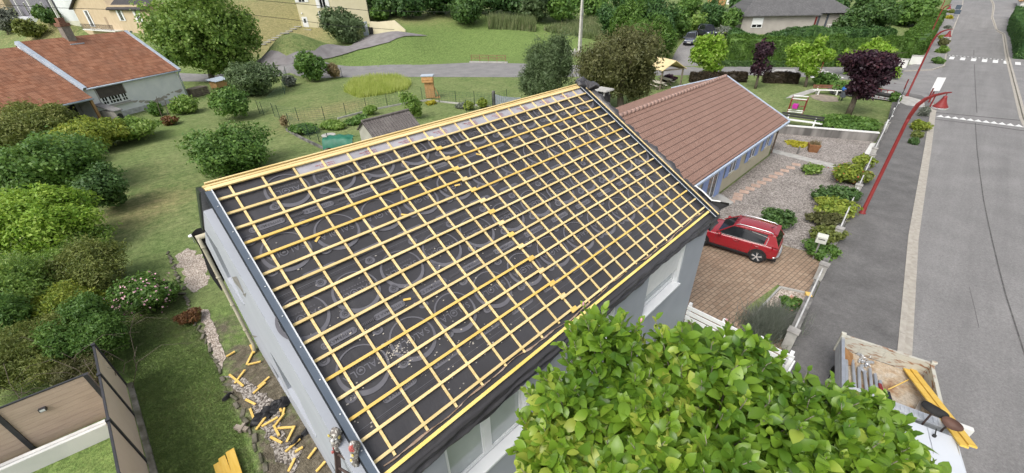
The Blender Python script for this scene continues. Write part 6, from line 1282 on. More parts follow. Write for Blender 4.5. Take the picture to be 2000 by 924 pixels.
P = at(381, 474); t = thing('garden_lamp', 'little white mushroom shaped garden lamp by the rear corner of the house', 'garden lamp', P); mb = MB(); mb.lathe([(.03, 0), (.03, .38)], n=8); mb.build('stem', M['zinc'], t); mb = MB(); mb.lathe([(.06, .36), (.15, .40), (.13, .45), (.02, .48)], n=14); mb.build('shade', M['white'], t, smooth=True)
# electricity pole with cables
Bp = hit(1131, 110); t = thing('electricity_pole', 'tall pale concrete electricity pole beyond the back road', 'pole', Bp); mb = MB(); mb.hexa([(-.26, -.2, -.3), (.26, -.2, -.3), (.26, .2, -.3), (-.26, .2, -.3), (-.14, -.11, 11), (.14, -.11, 11), (.14, .11, 11), (-.14, .11, 11)]); mb.build('post', mat('pale_pole', (.48,.46,.42), (.58,.56,.51), 2, .85), t, bevel=.03); mb = MB(); mb.tube([(.24, -.24, 0), (.16, -.18, 7)], .035, 6); mb.build('conduit', M['zinc'], t); mb = MB(); mb.box(-.2, .2, -.26, -.2, 6.0, 6.35); mb.build('bracket', M['zinc'], t)
rk = hit(1120, 108); t = thing('rubble_heap', 'heap of pale broken stone at the foot of the electricity pole', 'rubble', rk); mb = MB()
for k in range(26): c = rng.normal(0, 1, 3)*[1.5, 1.2, 0]+[0, 0, .15+.2*rng.random()]; r = .2+.3*rng.random(); mb.obox(c, U(rng.normal(0, 1, 3)), U(rng.normal(0, 1, 3)), UP, r, r*.7, r*.5)
mb.build('stones', mat('pale_rubble', (.36,.345,.32), (.52,.50,.46), 3, .9), t)
c1 = [onp(*q, (0, 62, 0), (.6, .8, 0)) for q in ((500, 0), (620, 11), (722, 21), (900, 24))]; mb = MB(); mb.tube(c1, .022, 5); one(mb, 'overhead_cable', M['rubber'], 'thin overhead cable crossing the front of the tall cream house, upper one', 'cable', c1[0], 'overhead cables')
c1 = [onp(*q, (0, 62, 0), (.6, .8, 0)) for q in ((480, 28), (560, 37), (660, 50), (770, 58))]; mb = MB(); mb.tube(c1, .022, 5); one(mb, 'overhead_cable', M['rubber'], 'thin overhead cable crossing the bush of the tall cream house, lower one', 'cable', c1[0], 'overhead cables')
c1 = [onp(*q, (0, 60, 0), (.2, .98, 0)) for q in ((0, 9), (100, 15), (200, 18), (300, 23))]; mb = MB(); mb.tube(c1, .02, 5); one(mb, 'overhead_cable', M['rubber'], 'thin overhead cable crossing the houses at the top left', 'cable', c1[0], 'overhead cables')
# ------------------------------------------------------------------ brown panel fence, white wall, lower left
M['wpc'] = mat('brown_composite', (.43,.335,.265), (.49,.385,.305), 1.5, .7, .2, 60, stretch=(1, 1, 6)); M['wpc_lit'] = mat('lit_brown_composite', (.68,.54,.42), (.73,.585,.465), 1.2, .65)  # tan one is the same composite with its lit side painted lighter
M['anthracite'] = mat('anthracite_metal', (.035,.035,.04), (.05,.05,.055), 4, .5)
# panel run A, its back seen from the right: top edge pixels, bottom edge pixels
ft = [at(*q, 1.85) for q in ((183, 675), (194, 733), (211, 822), (232, 924))]; base_off = None
fa = thing('panel_fence', 'composite panel fence, lit face coloured tan, seen edge-on from the lawn at the lower left', 'fence', ft[0]*[1, 1, 0]); dx_ = U((ft[3]-ft[0])*[1, 1, 0]); L_ = np.linalg.norm((ft[3]-ft[0])[:2]); nx_ = np.array([-dx_[1], dx_[0], 0]); nx_ = nx_ if nx_[0] > 0 else -nx_
cuts = [0, np.linalg.norm((ft[1]-ft[0])[:2]), np.linalg.norm((ft[2]-ft[0])[:2]), L_+.1, L_+1.9]; F0 = ft[0]*[1, 1, 0]
for i, (a, b) in enumerate(zip(cuts[:-1], cuts[1:])):
    mb = MB()
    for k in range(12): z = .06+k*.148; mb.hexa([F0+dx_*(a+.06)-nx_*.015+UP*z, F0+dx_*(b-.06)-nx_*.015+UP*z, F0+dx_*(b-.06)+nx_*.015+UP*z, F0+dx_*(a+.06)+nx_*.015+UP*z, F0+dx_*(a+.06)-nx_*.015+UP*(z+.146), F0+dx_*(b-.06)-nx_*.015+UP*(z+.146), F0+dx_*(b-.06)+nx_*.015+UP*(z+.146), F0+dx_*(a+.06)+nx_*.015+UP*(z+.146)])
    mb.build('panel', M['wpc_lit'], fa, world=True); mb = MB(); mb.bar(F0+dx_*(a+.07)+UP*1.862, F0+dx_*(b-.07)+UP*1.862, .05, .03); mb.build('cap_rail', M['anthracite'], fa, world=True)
for a in cuts: mb = MB(); c = F0+dx_*a; mb.obox(c+UP*.94, dx_, nx_, UP, .05, .045, .97); mb.build('post', M['anthracite'], fa, world=True)
# panel run B facing the camera
gB = [at(*q, 1.85) for q in ((165, 733), (0, 798))]; fb = thing('panel_fence', 'brown composite panel fence with a small black wall light, facing the house', 'fence', gB[0]*[1, 1, 0]); dB = U((gB[1]-gB[0])*[1, 1, 0]); LB = np.linalg.norm((gB[1]-gB[0])[:2])+3; nB = np.array([-dB[1], dB[0], 0]); nB = nB if np.dot(nB, CF) < 0 else -nB; G0 = gB[0]*[1, 1, 0]
pz = [0, LB*.0+np.linalg.norm((at(0, 830, 1.2)-gB[0])[:2])*.98, LB]
for a, b in ((0.02, 1.68), (1.78, 3.5), (3.6, 5.3)):
    mb = MB()
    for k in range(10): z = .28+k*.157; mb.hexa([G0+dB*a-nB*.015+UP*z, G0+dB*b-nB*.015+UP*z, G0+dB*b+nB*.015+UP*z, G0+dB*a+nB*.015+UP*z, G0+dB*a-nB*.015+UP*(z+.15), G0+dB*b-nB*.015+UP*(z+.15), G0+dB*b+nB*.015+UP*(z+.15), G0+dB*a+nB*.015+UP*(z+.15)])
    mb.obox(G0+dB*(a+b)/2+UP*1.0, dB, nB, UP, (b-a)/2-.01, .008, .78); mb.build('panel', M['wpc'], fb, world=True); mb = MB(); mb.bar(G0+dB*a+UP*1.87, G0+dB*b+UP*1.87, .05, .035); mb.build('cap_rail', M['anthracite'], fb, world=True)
for a in (-.03, 1.73, 3.55): mb = MB(); mb.obox(G0+dB*a+UP*.98, dB, nB, UP, .05, .05, .9); mb.build('post', M['anthracite'], fb, world=True)
lc = onp(84, 797, G0, nB); mb = MB(); mb.obox(lc+nB*.06, dB, nB, UP, .07, .04, .05); mb.bar(lc+nB*.0, lc+nB*.07-UP*.05, .04); lo = mb.build('wall_light', M['anthracite'], fb, world=True); mb = MB(); mb.obox(lc+nB*.102, dB, nB, UP, .05, .003, .035); mb.build('lens', M['lens'], lo, world=True)
wl_ = thing('garden_wall', 'low white rendered wall at the foot of the brown panel fence', 'wall', G0); w0 = G0+nB*.0-dB*.1; mb = MB()
mb.hexa([w0-nB*.04+UP*-.1, w0+dB*6-nB*.04-UP*.1, w0+dB*6+nB*.16-UP*.1, w0+nB*.16-UP*.1, w0-nB*.04+UP*.26, w0+dB*6-nB*.04+UP*.26, w0+dB*6+nB*.16+UP*.26, w0+nB*.16+UP*.26]); 
mb = MB(); q1 = [at(*q, .5) for q in ((207, 829), (-60, 945))]; dW = U((q1[1]-q1[0])*[1, 1, 0]); nW = np.array([-dW[1], dW[0], 0]); nW = nW if np.dot(nW, CF) < 0 else -nW; w0 = q1[0]*[1, 1, 0]
mb.hexa([w0-nW*.16-UP*.1, w0+dW*6-nW*.16-UP*.1, w0+dW*6-UP*.1, w0-UP*.1, w0-nW*.16+UP*.5, w0+dW*6-nW*.16+UP*.5, w0+dW*6+UP*.5, w0+UP*.5]); mb.build('wall', mat('dirty_white_render', (.56,.57,.55), (.66,.66,.64), 1.2, .9, .2, 30), wl_, world=True, bevel=.01)
mb = MB(); mb.hexa([w0-nW*.2+UP*.503, w0+dW*6-nW*.2+UP*.503, w0+dW*6-nW*.09+UP*.503, w0-nW*.09+UP*.503, w0-nW*.2+UP*.53, w0+dW*6-nW*.2+UP*.53, w0+dW*6-nW*.09+UP*.53, w0-nW*.09+UP*.53]); mb.build('coping', mat('chipped_coping', (.45,.45,.44), (.75,.75,.73), 1.5, .9), wl_, world=True)
mb = MB(); fo = thing('fence_footing', 'crumbling concrete footing along the lawn side of the edge-on panel fence', 'footing', F0); mb.hexa([F0+nx_*.04-UP*.1, F0+dx_*8+nx_*.04-UP*.1, F0+dx_*8+nx_*.18-UP*.1, F0+nx_*.18-UP*.1, F0+nx_*.04+UP*.1, F0+dx_*8+nx_*.04+UP*.1, F0+dx_*8+nx_*.15+UP*.05, F0+nx_*.17+UP*.08]); mb.build('kerb', mat('mossy_concrete', (.12,.115,.08), (.30,.28,.24), 3, .95, .8, 12), fo, world=True)
# ------------------------------------------------------------------ beside the gable: edging, scraps, planks, ladder
Q = [at(*q) for q in ((328, 493), (345, 535), (365, 585), (392, 645), (415, 690), (440, 745), (470, 800), (492, 850), (520, 924), (535, 960))]
sb = thing('stone_edging', 'line of old stone edging between the lawn and the gravel strip beside the gable', 'edging', Q[3]); mb = MB()
for a, b in zip(Q[:-1], Q[1:]):
    L = np.linalg.norm(b-a); n = max(1, int(L/.32)); d = U(b-a)
    for k in range(n):
        p = a+(b-a)*(k+.5)/n+rng.normal(0, .03, 3)*[1, 1, 0]; r = rng.normal(0, .3); dd = np.array([d[0]*math.cos(r)-d[1]*math.sin(r), d[0]*math.sin(r)+d[1]*math.cos(r), 0]); mb.obox(p+UP*(-.01+.04*rng.random()), dd, (-dd[1], dd[0], 0), UP, L/n*(.36+.12*rng.random()), .03+.035*rng.random(), .03+.035*rng.random())
mb.build('stones', mat('old_edging_stone', (.06,.065,.035), (.20,.18,.145), 3.5, .95, .8, 14), sb, world=True, bevel=.02)
drape('gravel_strip', rag(((342, 497), (375, 484), (397, 500), (404, 525), (412, 548), (400, 558), (374, 575), (362, 555), (352, 525)), .10), M['pebbles'], .012, 3., pix=False, flat=0)
drape('gravel_strip', rag(((388, 600), (406, 606), (425, 650), (440, 700), (430, 725), (404, 665)), .035), M['pebbles'], .017, 3., pix=False, flat=0)
drape('gravel_strip', rag(((440, 735), (466, 765), (492, 800), (515, 855), (545, 900), (575, 930), (585, 890), (545, 840), (548, 800), (515, 770), (480, 740)), .06), gravelmat('dirty_gravel', (.10,.085,.07), (.26,.23,.20), (.48,.44,.40), 20), .022, 3., pix=False, flat=0)
scr = [(452,694,10,.5),(463,745,18,-.7),(491,698,18,1.1),(494,684,9,-1.1),(498,712,13,.2),(470,738,16,.9),(508,760,16,.7),(516,748,15,.7),(491,788,11,-.5),(494,812,13,-1.2),(548,798,9,-1.3),(511,830,15,.9),(528,826,18,.5),(547,823,16,.9),(541,843,12,-1.1),(560,837,17,.05),(569,850,17,1.1),(541,862,13,-.5),(573,872,19,.7),(611,888,13,.9),(571,910,14,1.1),(628,914,13,.8),(555,805,6,1.3),(585,880,9,.5)]
for px, py, hl, an in scr:
    a = at(px-hl*math.cos(an), py+hl*math.sin(an)); b = at(px+hl*math.cos(an), py-hl*math.sin(an)); mb = MB(); z = .035+.03*rng.random(); mb.bar(a+UP*z, b+UP*(z+.02), .062, .038)
    one(mb, 'timber_offcut', M['wood_y'], 'short yellow timber offcut lying on the bare ground beside the gable wall', 'offcut', (a+b)/2+UP*z, 'yellow offcuts beside the gable', bevel=.004)
for i, (px, py, r, lab) in enumerate(((520, 815, .38, 'large crumpled scrap of black membrane among the yellow offcuts'), (552, 795, .34, 'torn black membrane scrap close to the foot of the gable wall'), (600, 845, .16, 'small black membrane shred nearest the ladder'), (577, 868, .14, 'small black membrane shred between two offcuts'), (443, 780, .12, 'tiny black plastic shred on the lawn side of the edging'))):
    P = at(px, py); mb = MB(); V, F = core([((0, 0, .05), (r, r*.5, .1)), ((r*.7, r*.3, .04), (r*.7, r*.35, .08))], 1., 8); V = V+.09*r/.4*np.sin(V[:, [1, 2, 0]]*19); V[:, 2] = np.maximum(V[:, 2], .0); o = link('membrane_scrap', fast_mesh('membrane_scrap', V, F, M['black_plastic'])); o.location = tuple(P); tag(o, lab, 'membrane scrap')
P = at(497, 800)
for i, (p0, p1, z, lab) in enumerate((((424, 905), (440, 960), .03, 'yellow plank lying on the lawn, left one of the small stack'), ((433, 893), (455, 950), .08, 'yellow plank lying on the lawn, middle one of the small stack'), ((449, 880), (470, 945), .13, 'yellow plank lying on the lawn, uppermost on the right of the small stack'))):
    a = at(*p0, z); b = at(*p1, z); mb = MB(); mb.bar(a, b, .16 if i < 2 else .2, .045); one(mb, 'plank', mat('orange_yellow_plank', (.70,.44,.07), (.77,.52,.12), 2, .7, stretch=(6, 1, 1)), lab, 'plank', a, 'yellow planks on the lawn', bevel=.004)
P = at(480, 845); mb = MB(); mb.bar(at(462, 838)+UP*.1, at(485, 842)+UP*.06, .12, .1); mb.bar(at(470, 848)+UP*.1, at(480, 832)+UP*.1, .08, .1); one(mb, 'stone_fragment', mat('dry_wood_stump', (.25,.21,.17), (.38,.33,.27), 4, .95), 'broken grey root stump lying across the stone edging', 'stump', P)
# wooden ladder with rag-wrapped, paint-spattered ends, leaning on the gable verge
lt_ = at(655, 842, 5.12); lr_ = at(692, 868, 5.05); lad = thing('ladder', 'old dark ladder with paint spattered padded ends leaning against the gable', 'ladder', lt_*[1, 1, 0]); ft0 = at(668, 1010, 3.4); ft1 = at(708, 1030, 3.4)
M['lad'] = mat('dark_ladder_wood', (.055,.035,.03), (.10,.07,.06), 5, .7)
bot0 = lt_+(ft0-lt_)*2.1; bot1 = lr_+(ft1-lr_)*2.1
for a, b in ((lt_, bot0), (lr_, bot1)): mb = MB(); mb.bar(a, b, .05, .075, up=(1, 0, 0)); mb.build('rail', M['lad'], lad, world=True)
for k in range(1, 13): a = lt_+(bot0-lt_)*(.04+k*.075); b = lr_+(bot1-lr_)*(.04+k*.075); mb = MB(); mb.tube([a, b], .02, 7); mb.build('rung', M['lad'], lad, world=True)
M['rag'] = mat('paint_spattered_rag', (.30,.28,.25), (.55,.53,.48), 22, .9, c3=(.12,.10,.09), lo=.4, hi=.6)
for a, b in ((lt_, bot0), (lr_, bot1)):
    d = U(b-a); V, F = core([(a+d*.05, (.075, .075, .1)), (a+d*.18, (.07, .07, .1)), (a+d*.3, (.055, .055, .1))], 1., 8); V = V+.018*np.sin(V[:, [1, 2, 0]]*60); w = link('padding', fast_mesh('padding', V, F, M['rag']), lad, True)
    for k in range(7): c = a+d*rng.uniform(.0, .33)+rng.normal(0, 1, 3)*.025+np.array([-.045, -.02, .02]); mb = MB(); mb.ell(c, (.012+.016*rng.random(), .012+.012*rng.random(), .03), 4); mb.build('paint_blob', (mat('yellow_blob', (.62,.50,.10), (.7,.58,.2), 9, .6), mat('red_blob', (.36,.06,.05), (.5,.22,.2), 22, .8), M['white'])[k % 3], w, world=True)
c = lr_+U(bot1-lr_)*.06; mb = MB(); mb.ell(c+[-.035, -.01, .03], (.05, .05, .07), 6); mb.build('red_pad', MATS['red_blob'], lad, world=True); c = lt_+U(bot0-lt_)*.12; mb = MB(); mb.ell(c+[.03, -.035, .02], (.03, .03, .045), 6); mb.build('yellow_pad', MATS['yellow_blob'], lad, world=True)
# ------------------------------------------------------------------ pickup truck with an open bed
TO = np.array([13.25, -1.46, 0.]); TX = U([-2.26, -.46, 0]); TY = np.array([-TX[1], TX[0], 0])     # forward, left
def tq(x, y, z): return TO+TX*x+TY*y+UP*z
def tbox(mb, x0, x1, y0, y1, z0, z1, m=0): return mb.hexa([tq(x0,y0,z0),tq(x1,y0,z0),tq(x1,y1,z0),tq(x0,y1,z0),tq(x0,y0,z1),tq(x1,y0,z1),tq(x1,y1,z1),tq(x0,y1,z1)], m)
trk = thing('flatbed_truck', 'white flatbed truck with a rusty bed of roofing materials, parked half on the pavement', 'truck', TO)
M['truck_white'] = mat('white_truck_paint', (.58,.61,.65), (.62,.65,.69), 1.5, .35, spec=.5, coat=.3)
M['rusty_bed'] = mat('rusty_bed_floor', (.27,.155,.085), (.47,.41,.33), 2.6, .85, .25, 20, c3=(.42,.33,.23), lo=.34, hi=.58, detail=13, speck=((14, .22), (45, .2)))
M['rusty_side'] = mat('rust_streaked_side', (.24,.11,.05), (.47,.46,.40), 3.5, .8, .1, 20, lo=.34, hi=.47, stretch=(1, 1, 3), detail=9)
W_ = 1.0; BL = 2.36
mb = MB(); tbox(mb, .03, BL, -W_, W_, .86, .95); bp(mb, 'bed_floor', M['rusty_bed'], trk)
mb = MB()
for k in range(4): tbox(mb, -.035, .02, -W_+.02, W_-.02, .96+k*.115, 1.07+k*.115)
tg = bp(mb, 'tailgate', M['rusty_side'], trk, bevel=.006); mb = MB(); tbox(mb, -.05, .03, -W_, W_, 1.422, 1.45); tbox(mb, -.02, .035, .02, .06, .96, 1.42); tbox(mb, -.02, .035, -.5, -.46, .96, 1.42); bp(mb, 'rail', M['rusty_side'], tg)
for s, m_ in ((-1, M['zinc']), (1, M['rusty_side'])):
    mb = MB()
    for k in range(3): tbox(mb, .06, BL, s*W_-.025, s*W_+.025, .87+k*.17, 1.03+k*.17)
    tbox(mb, .06, BL, s*W_-.04, s*W_+.04, 1.382, 1.42); bp(mb, 'side_board', m_, trk, bevel=.006)
    mb = MB(); tbox(mb, -.05, .055, s*W_-.05, s*W_+.05, .8, 1.5); mb.tube([tq(0, s*(W_-.05), 1.5), tq(0, s*(W_+.07), 1.5)], .05, 8); bp(mb, 'corner_post', M['rusty_side'], trk, bevel=.01)
mb = MB(); tbox(mb, BL+.01, BL+.07, -W_, W_, .87, 1.6); tbox(mb, BL-.06, BL+.22, -W_-.02, W_+.02, 1.602, 1.66)
for k in range(22): y = -W_+.1+k*.085; tbox(mb, BL-.0, BL+.16, y, y+.03, 1.662, 1.675)
bp(mb, 'headboard', mat('aluminium_headboard', (.50,.52,.54), (.62,.64,.66), 6, .45, metal=.4), trk)
mb = MB(); CX0, CX1 = BL+.42, BL+2.6
prof = [(CX0, .5), (CX0, 1.70), (CX0+.12, 1.80), (CX0+1.2, 1.86), (CX1-.35, 1.80), (CX1+.2, 1.45), (CX1+.55, 1.1), (CX1+.7, .95), (CX1+.72, .5)]
mb.prism([tq(x, -.93, z) for x, z in prof], TY*1.86); cb_ = bp(mb, 'cab', M['truck_white'], trk, bevel=.05)
mb = MB(); mb.prism([tq(CX1-.32, -.82, 1.81), tq(CX1+.21, -.86, 1.47), tq(CX1+.21, .86, 1.47), tq(CX1-.32, .82, 1.81)], UP*.012+TX*.012); bp(mb, 'windscreen', M['glass_dark'], trk)
for s in (-1, 1): mb = MB(); mb.prism([tq(CX0+.5, s*.934, 1.2), tq(CX1-.1, s*.934, 1.2), tq(CX1-.4, s*.934, 1.68), tq(CX0+.5, s*.934, 1.68)], TY*s*.008); bp(mb, 'side_window', M['glass_dark'], trk)
mb = MB(); mb.bar(tq(CX0+.14, .42, 1.803), tq(CX0+.9, .42, 1.84), .012, .02); mb.bar(tq(CX0+.3, -.88, 1.812), tq(CX1-.5, -.88, 1.812), .015, .03); mb.bar(tq(CX0+.3, .88, 1.812), tq(CX1-.5, .88, 1.812), .015, .03); bp(mb, 'roof_seam', M['zinc'], trk)
mb = MB(); mb.tube([tq(CX0+.35, .5, 1.8), tq(CX0+.35, .5, 1.87)], .035, 8); mb.tube([tq(CX0+.35, .5, 1.87), tq(CX0+.2, .52, 1.92)], .012, 6); bp(mb, 'aerial', M['dark'], trk)
for x in (.95, CX1-.1):
    for s in (-1, 1):
        mb = MB(); a = tq(x, s*.72, .34); b = tq(x, s*.97, .34); mb.tube([a, b], .34, 20); wv = bp(mb, 'wheel', M['rubber'], trk); mb = MB(); mb.tube([tq(x, s*.965, .34), tq(x, s*.985, .34)], .19, 14); bp(mb, 'rim', M['zinc'], wv)
        mb = MB(); P = [tq(x+.46*math.cos(k), s*.85, .40+.46*math.sin(k)) for k in np.linspace(-.1, math.pi+.1, 10)]
        for p0, p1 in zip(P[:-1], P[1:]): mb.bar(p0, p1, .28, .02)
        bp(mb, 'mudguard', M['rubber'], trk)
mb = MB(); tbox(mb, .1, CX0+.1, -.4, .4, .5, .7); bp(mb, 'chassis', M['dark'], trk)
mr_ = at(1880, 842, 1.55); mb = MB(); mb.obox(mr_, TX, TY, UP, .06, .13, .17); mir = bp(mb, 'mirror', M['pale_wall'], trk, bevel=.02); mb = MB(); mb.bar(mr_-TY*.13, mr_-TY*.45-UP*.05, .03); bp(mb, 'mirror_arm', M['dark'], mir)
# materials lying in the bed
pipes = [(1657,790,1652,695),(1668,800,1664,706),(1681,790,1676,720),(1690,800,1687,728),(1699,790,1698,722),(1708,790,1708,733),(1716,800,1718,746),(1645,780,1648,690)]
for i, (x0, y0, x1, y1) in enumerate(pipes):
    a = at(x1, y1, 1.0); b = a+TX*(1.5+.1*(i % 3))+TY*.05*(i % 2); mb = MB(); mb.tube([a+UP*.04, b+UP*.04], .042, 12, cap=False); mb.tube([a+UP*.04, b+UP*.04], .037, 12, cap=False)
    one(mb, 'zinc_pipe', M['zinc'], 'round zinc downpipe lying lengthwise in the rusty truck bed', 'pipe', a, 'zinc pipes in the truck bed', smooth=True)
for px, py, an, lab in ((1707, 716, .2, 'shiny zinc pipe elbow on the bed floor nearer the truck middle'), (1695, 722, 1.3, 'shiny zinc pipe elbow beside the pipe ends')):
    c = at(px, py, 1.02); mb = MB(); P = [c+np.array([math.cos(an), math.sin(an), 0])*.16*math.cos(k)+np.array([-math.sin(an), math.cos(an), 0])*.16*math.sin(k) for k in np.linspace(0, 1.8, 7)]; mb.tube(P, .05, 10); one(mb, 'pipe_elbow', M['zinc'], lab, 'pipe elbow', c, smooth=True)
c = at(1684, 704, .98); mb = MB()
for k in range(16): p = c+np.array([rng.normal(0, .13), rng.normal(0, .12), .02+.03*rng.random()]); n = U(rng.normal(0, 1, 3)); x = U(np.cross(n, [0, .3, 1])); y = np.cross(n, x); mb.tube([p+(x*math.cos(t)+y*math.sin(t)*.7)*.05 for t in np.linspace(0, 6.28, 9)], .012, 5)
one(mb, 'bracket_heap', M['zinc'], 'small tangle of steel gutter brackets by the tailgate', 'brackets', c)
c = at(1655, 698, 1.0); mb = MB(); mb.hexa([c+TX*-.02+TY*-.1, c+TX*.35-TY*.1, c+TX*.3+TY*.12, c+TX*.0+TY*.14, c+TX*-.16-TY*.12+UP*.22, c+TX*.3-TY*.1+UP*.05, c+TX*.25+TY*.12+UP*.05, c+TX*-.1+TY*.1+UP*.1]); one(mb, 'leather_sheet', mat('brown_leather', (.22,.11,.04), (.32,.18,.08), 5, .7), 'curled brown sheet standing in the corner of the truck bed', 'sheet', c)
a = at(1716, 753, 1.02); b = at(1727, 793, 1.05); mb = MB(); mb.bar(a+UP*.04, b+UP*.04, .07, .1); one(mb, 'spirit_level', M['red_paint'], 'red spirit level lying beside the zinc pipes in the truck bed', 'level', a)
mb = MB(); mb.obox((a+b)/2+TY*.13+UP*-.02, U(b-a), U(np.cross(UP, b-a)), UP, .28, .1, .015); one(mb, 'slate_sheet', M['steel_dark'], 'dark grey sheet beside the red spirit level', 'sheet', (a+b)/2)
a = at(1734, 762, 1.0); b = at(1773, 744, 1.0); mb = MB(); mb.tube([a+UP*.03, b+UP*.05], .016, 7); one(mb, 'broom_handle', M['wood_y'], 'thin yellow and white stick lying across the truck bed', 'stick', a)
a = at(1785, 816, 1.25); b = at(1800, 786, 1.08); mb = MB(); mb.tube([b, a+(a-b)*.25], .05, 12); one(mb, 'zinc_pipe', M['zinc'], 'single short zinc pipe leaning on the headboard near the shovels', 'pipe', b, smooth=True)
pa = at(1773, 722, 1.02); pb = at(1888, 874, 1.93); pd = U(pb-pa); sdv = U(np.cross(pd, UP)); pn = np.cross(sdv, pd)
for k, lab in ((0, 'long yellow plank running from the truck bed over the cab corner, road side one'), (1, 'long yellow plank running from the truck bed over the cab corner, inner one')):
    mb = MB(); o = sdv*(.035-.15*k)*1.0+pn*(.03*k); mb.obox((pa+pb)/2+o-pd*.06*k, pd, sdv, pn, np.linalg.norm(pb-pa)/2, .07, .022); one(mb, 'plank', MATS['orange_yellow_plank'], lab, 'plank', pa, bevel=.004)
def shovel(px, py, bxp, byp, label, m, broad):
    c = at(px, py, 2.25); a = at(bxp, byp, 1.72); d = U(c-a); t = thing('shovel', label, 'shovel', a); side = U(np.array([TY[0], TY[1], 0])*1.0); nn = U(np.cross(d, side)); side = np.cross(nn, d)
    view = U(CP-c); nn = U(view*.8+UP*.4); side = U(at(px+40, py+24, 2.25)-c); up2 = np.cross(nn, side)
    mb = MB(); R = (.235, .10) if broad else (.19, .12); n = 20
    for kk, o in ((0, 0.), (1, -.02)):
        pass
    V = [c]+[c+side*R[0]*np.sign(math.cos(t_))*abs(math.cos(t_))**.6+up2*R[1]*np.sign(math.sin(t_))*abs(math.sin(t_))**.7+nn*.035*(math.cos(t_)**2) for t_ in np.linspace(0, 2*math.pi, n, endpoint=False)]
    if not broad: V = [c]+[c+side*(R[0]*math.cos(t_)*(1 if math.cos(t_) > 0 else .8))+up2*R[1]*math.sin(t_)+nn*.05*(math.cos(t_)**2) for t_ in np.linspace(0, 2*math.pi, n, endpoint=False)]
    mb.raw(V, [(0, 1+i, 1+(i+1) % n) for i in range(n)]); o_ = mb.build('blade', m, t, world=True, fixn=False, smooth=True); s_ = o_.modifiers.new('thick', 'SOLIDIFY'); s_.thickness = .035
    mb = MB(); mb.tube([c-nn*.02, (c+a)/2+UP*.02, a, a-UP*.75], .02, 8); mb.build('handle', M['lad'], t, world=True, smooth=True); return t
shovel(1826, 801, 1807, 822, 'black broad shovel standing blade up behind the truck headboard', M['rubber'], True)
shovel(1858, 827, 1842, 838, 'rusty brown pointed shovel standing blade up behind the truck headboard', mat('rusty_blade', (.075,.04,.03), (.14,.075,.055), 3, .6), False)
# ------------------------------------------------------------------ the magnolia in the foreground
def big_leaf(P, T, N, L, wd, curl, r=rng):
    """ovate leaves: 5 stations x 3 verts; P base points, T axis, N upper normal"""
    n = len(P); T = T/np.linalg.norm(T, axis=1, keepdims=True); N = N-(N*T).sum(1, keepdims=True)*T; N /= np.linalg.norm(N, axis=1, keepdims=True)+1e-9; B = np.cross(N, T)
    st = [0, .12, .32, .56, .8, 1.]; wv = [.04, .27, .46, .50, .33, .015]; V = []
    for s, w in zip(st, wv):
        c = P+T*(L*s)[:, None]+N*(curl*L*(-(s-.35)**2+.12))[:, None]
        for sg in (-1, 0, 1): V.append(c+B*(sg*w*wd*L)[:, None]+N*(abs(sg)*.16*w*wd*L*1.6+sg*0)[:, None])
    V = np.stack(V, 1).reshape(-1, 3); F = []
    for i in range(5):
        for j in (0, 1): a = i*3+j; F.append((a, a+1, a+4, a+3))
    F = np.array(F); return V, (F[None]+(np.arange(n)*18)[:, None, None]).reshape(-1, 4)
MC = np.array([3.70, .53, 4.80]); MR = np.array([2.35, 1.95, 2.05])
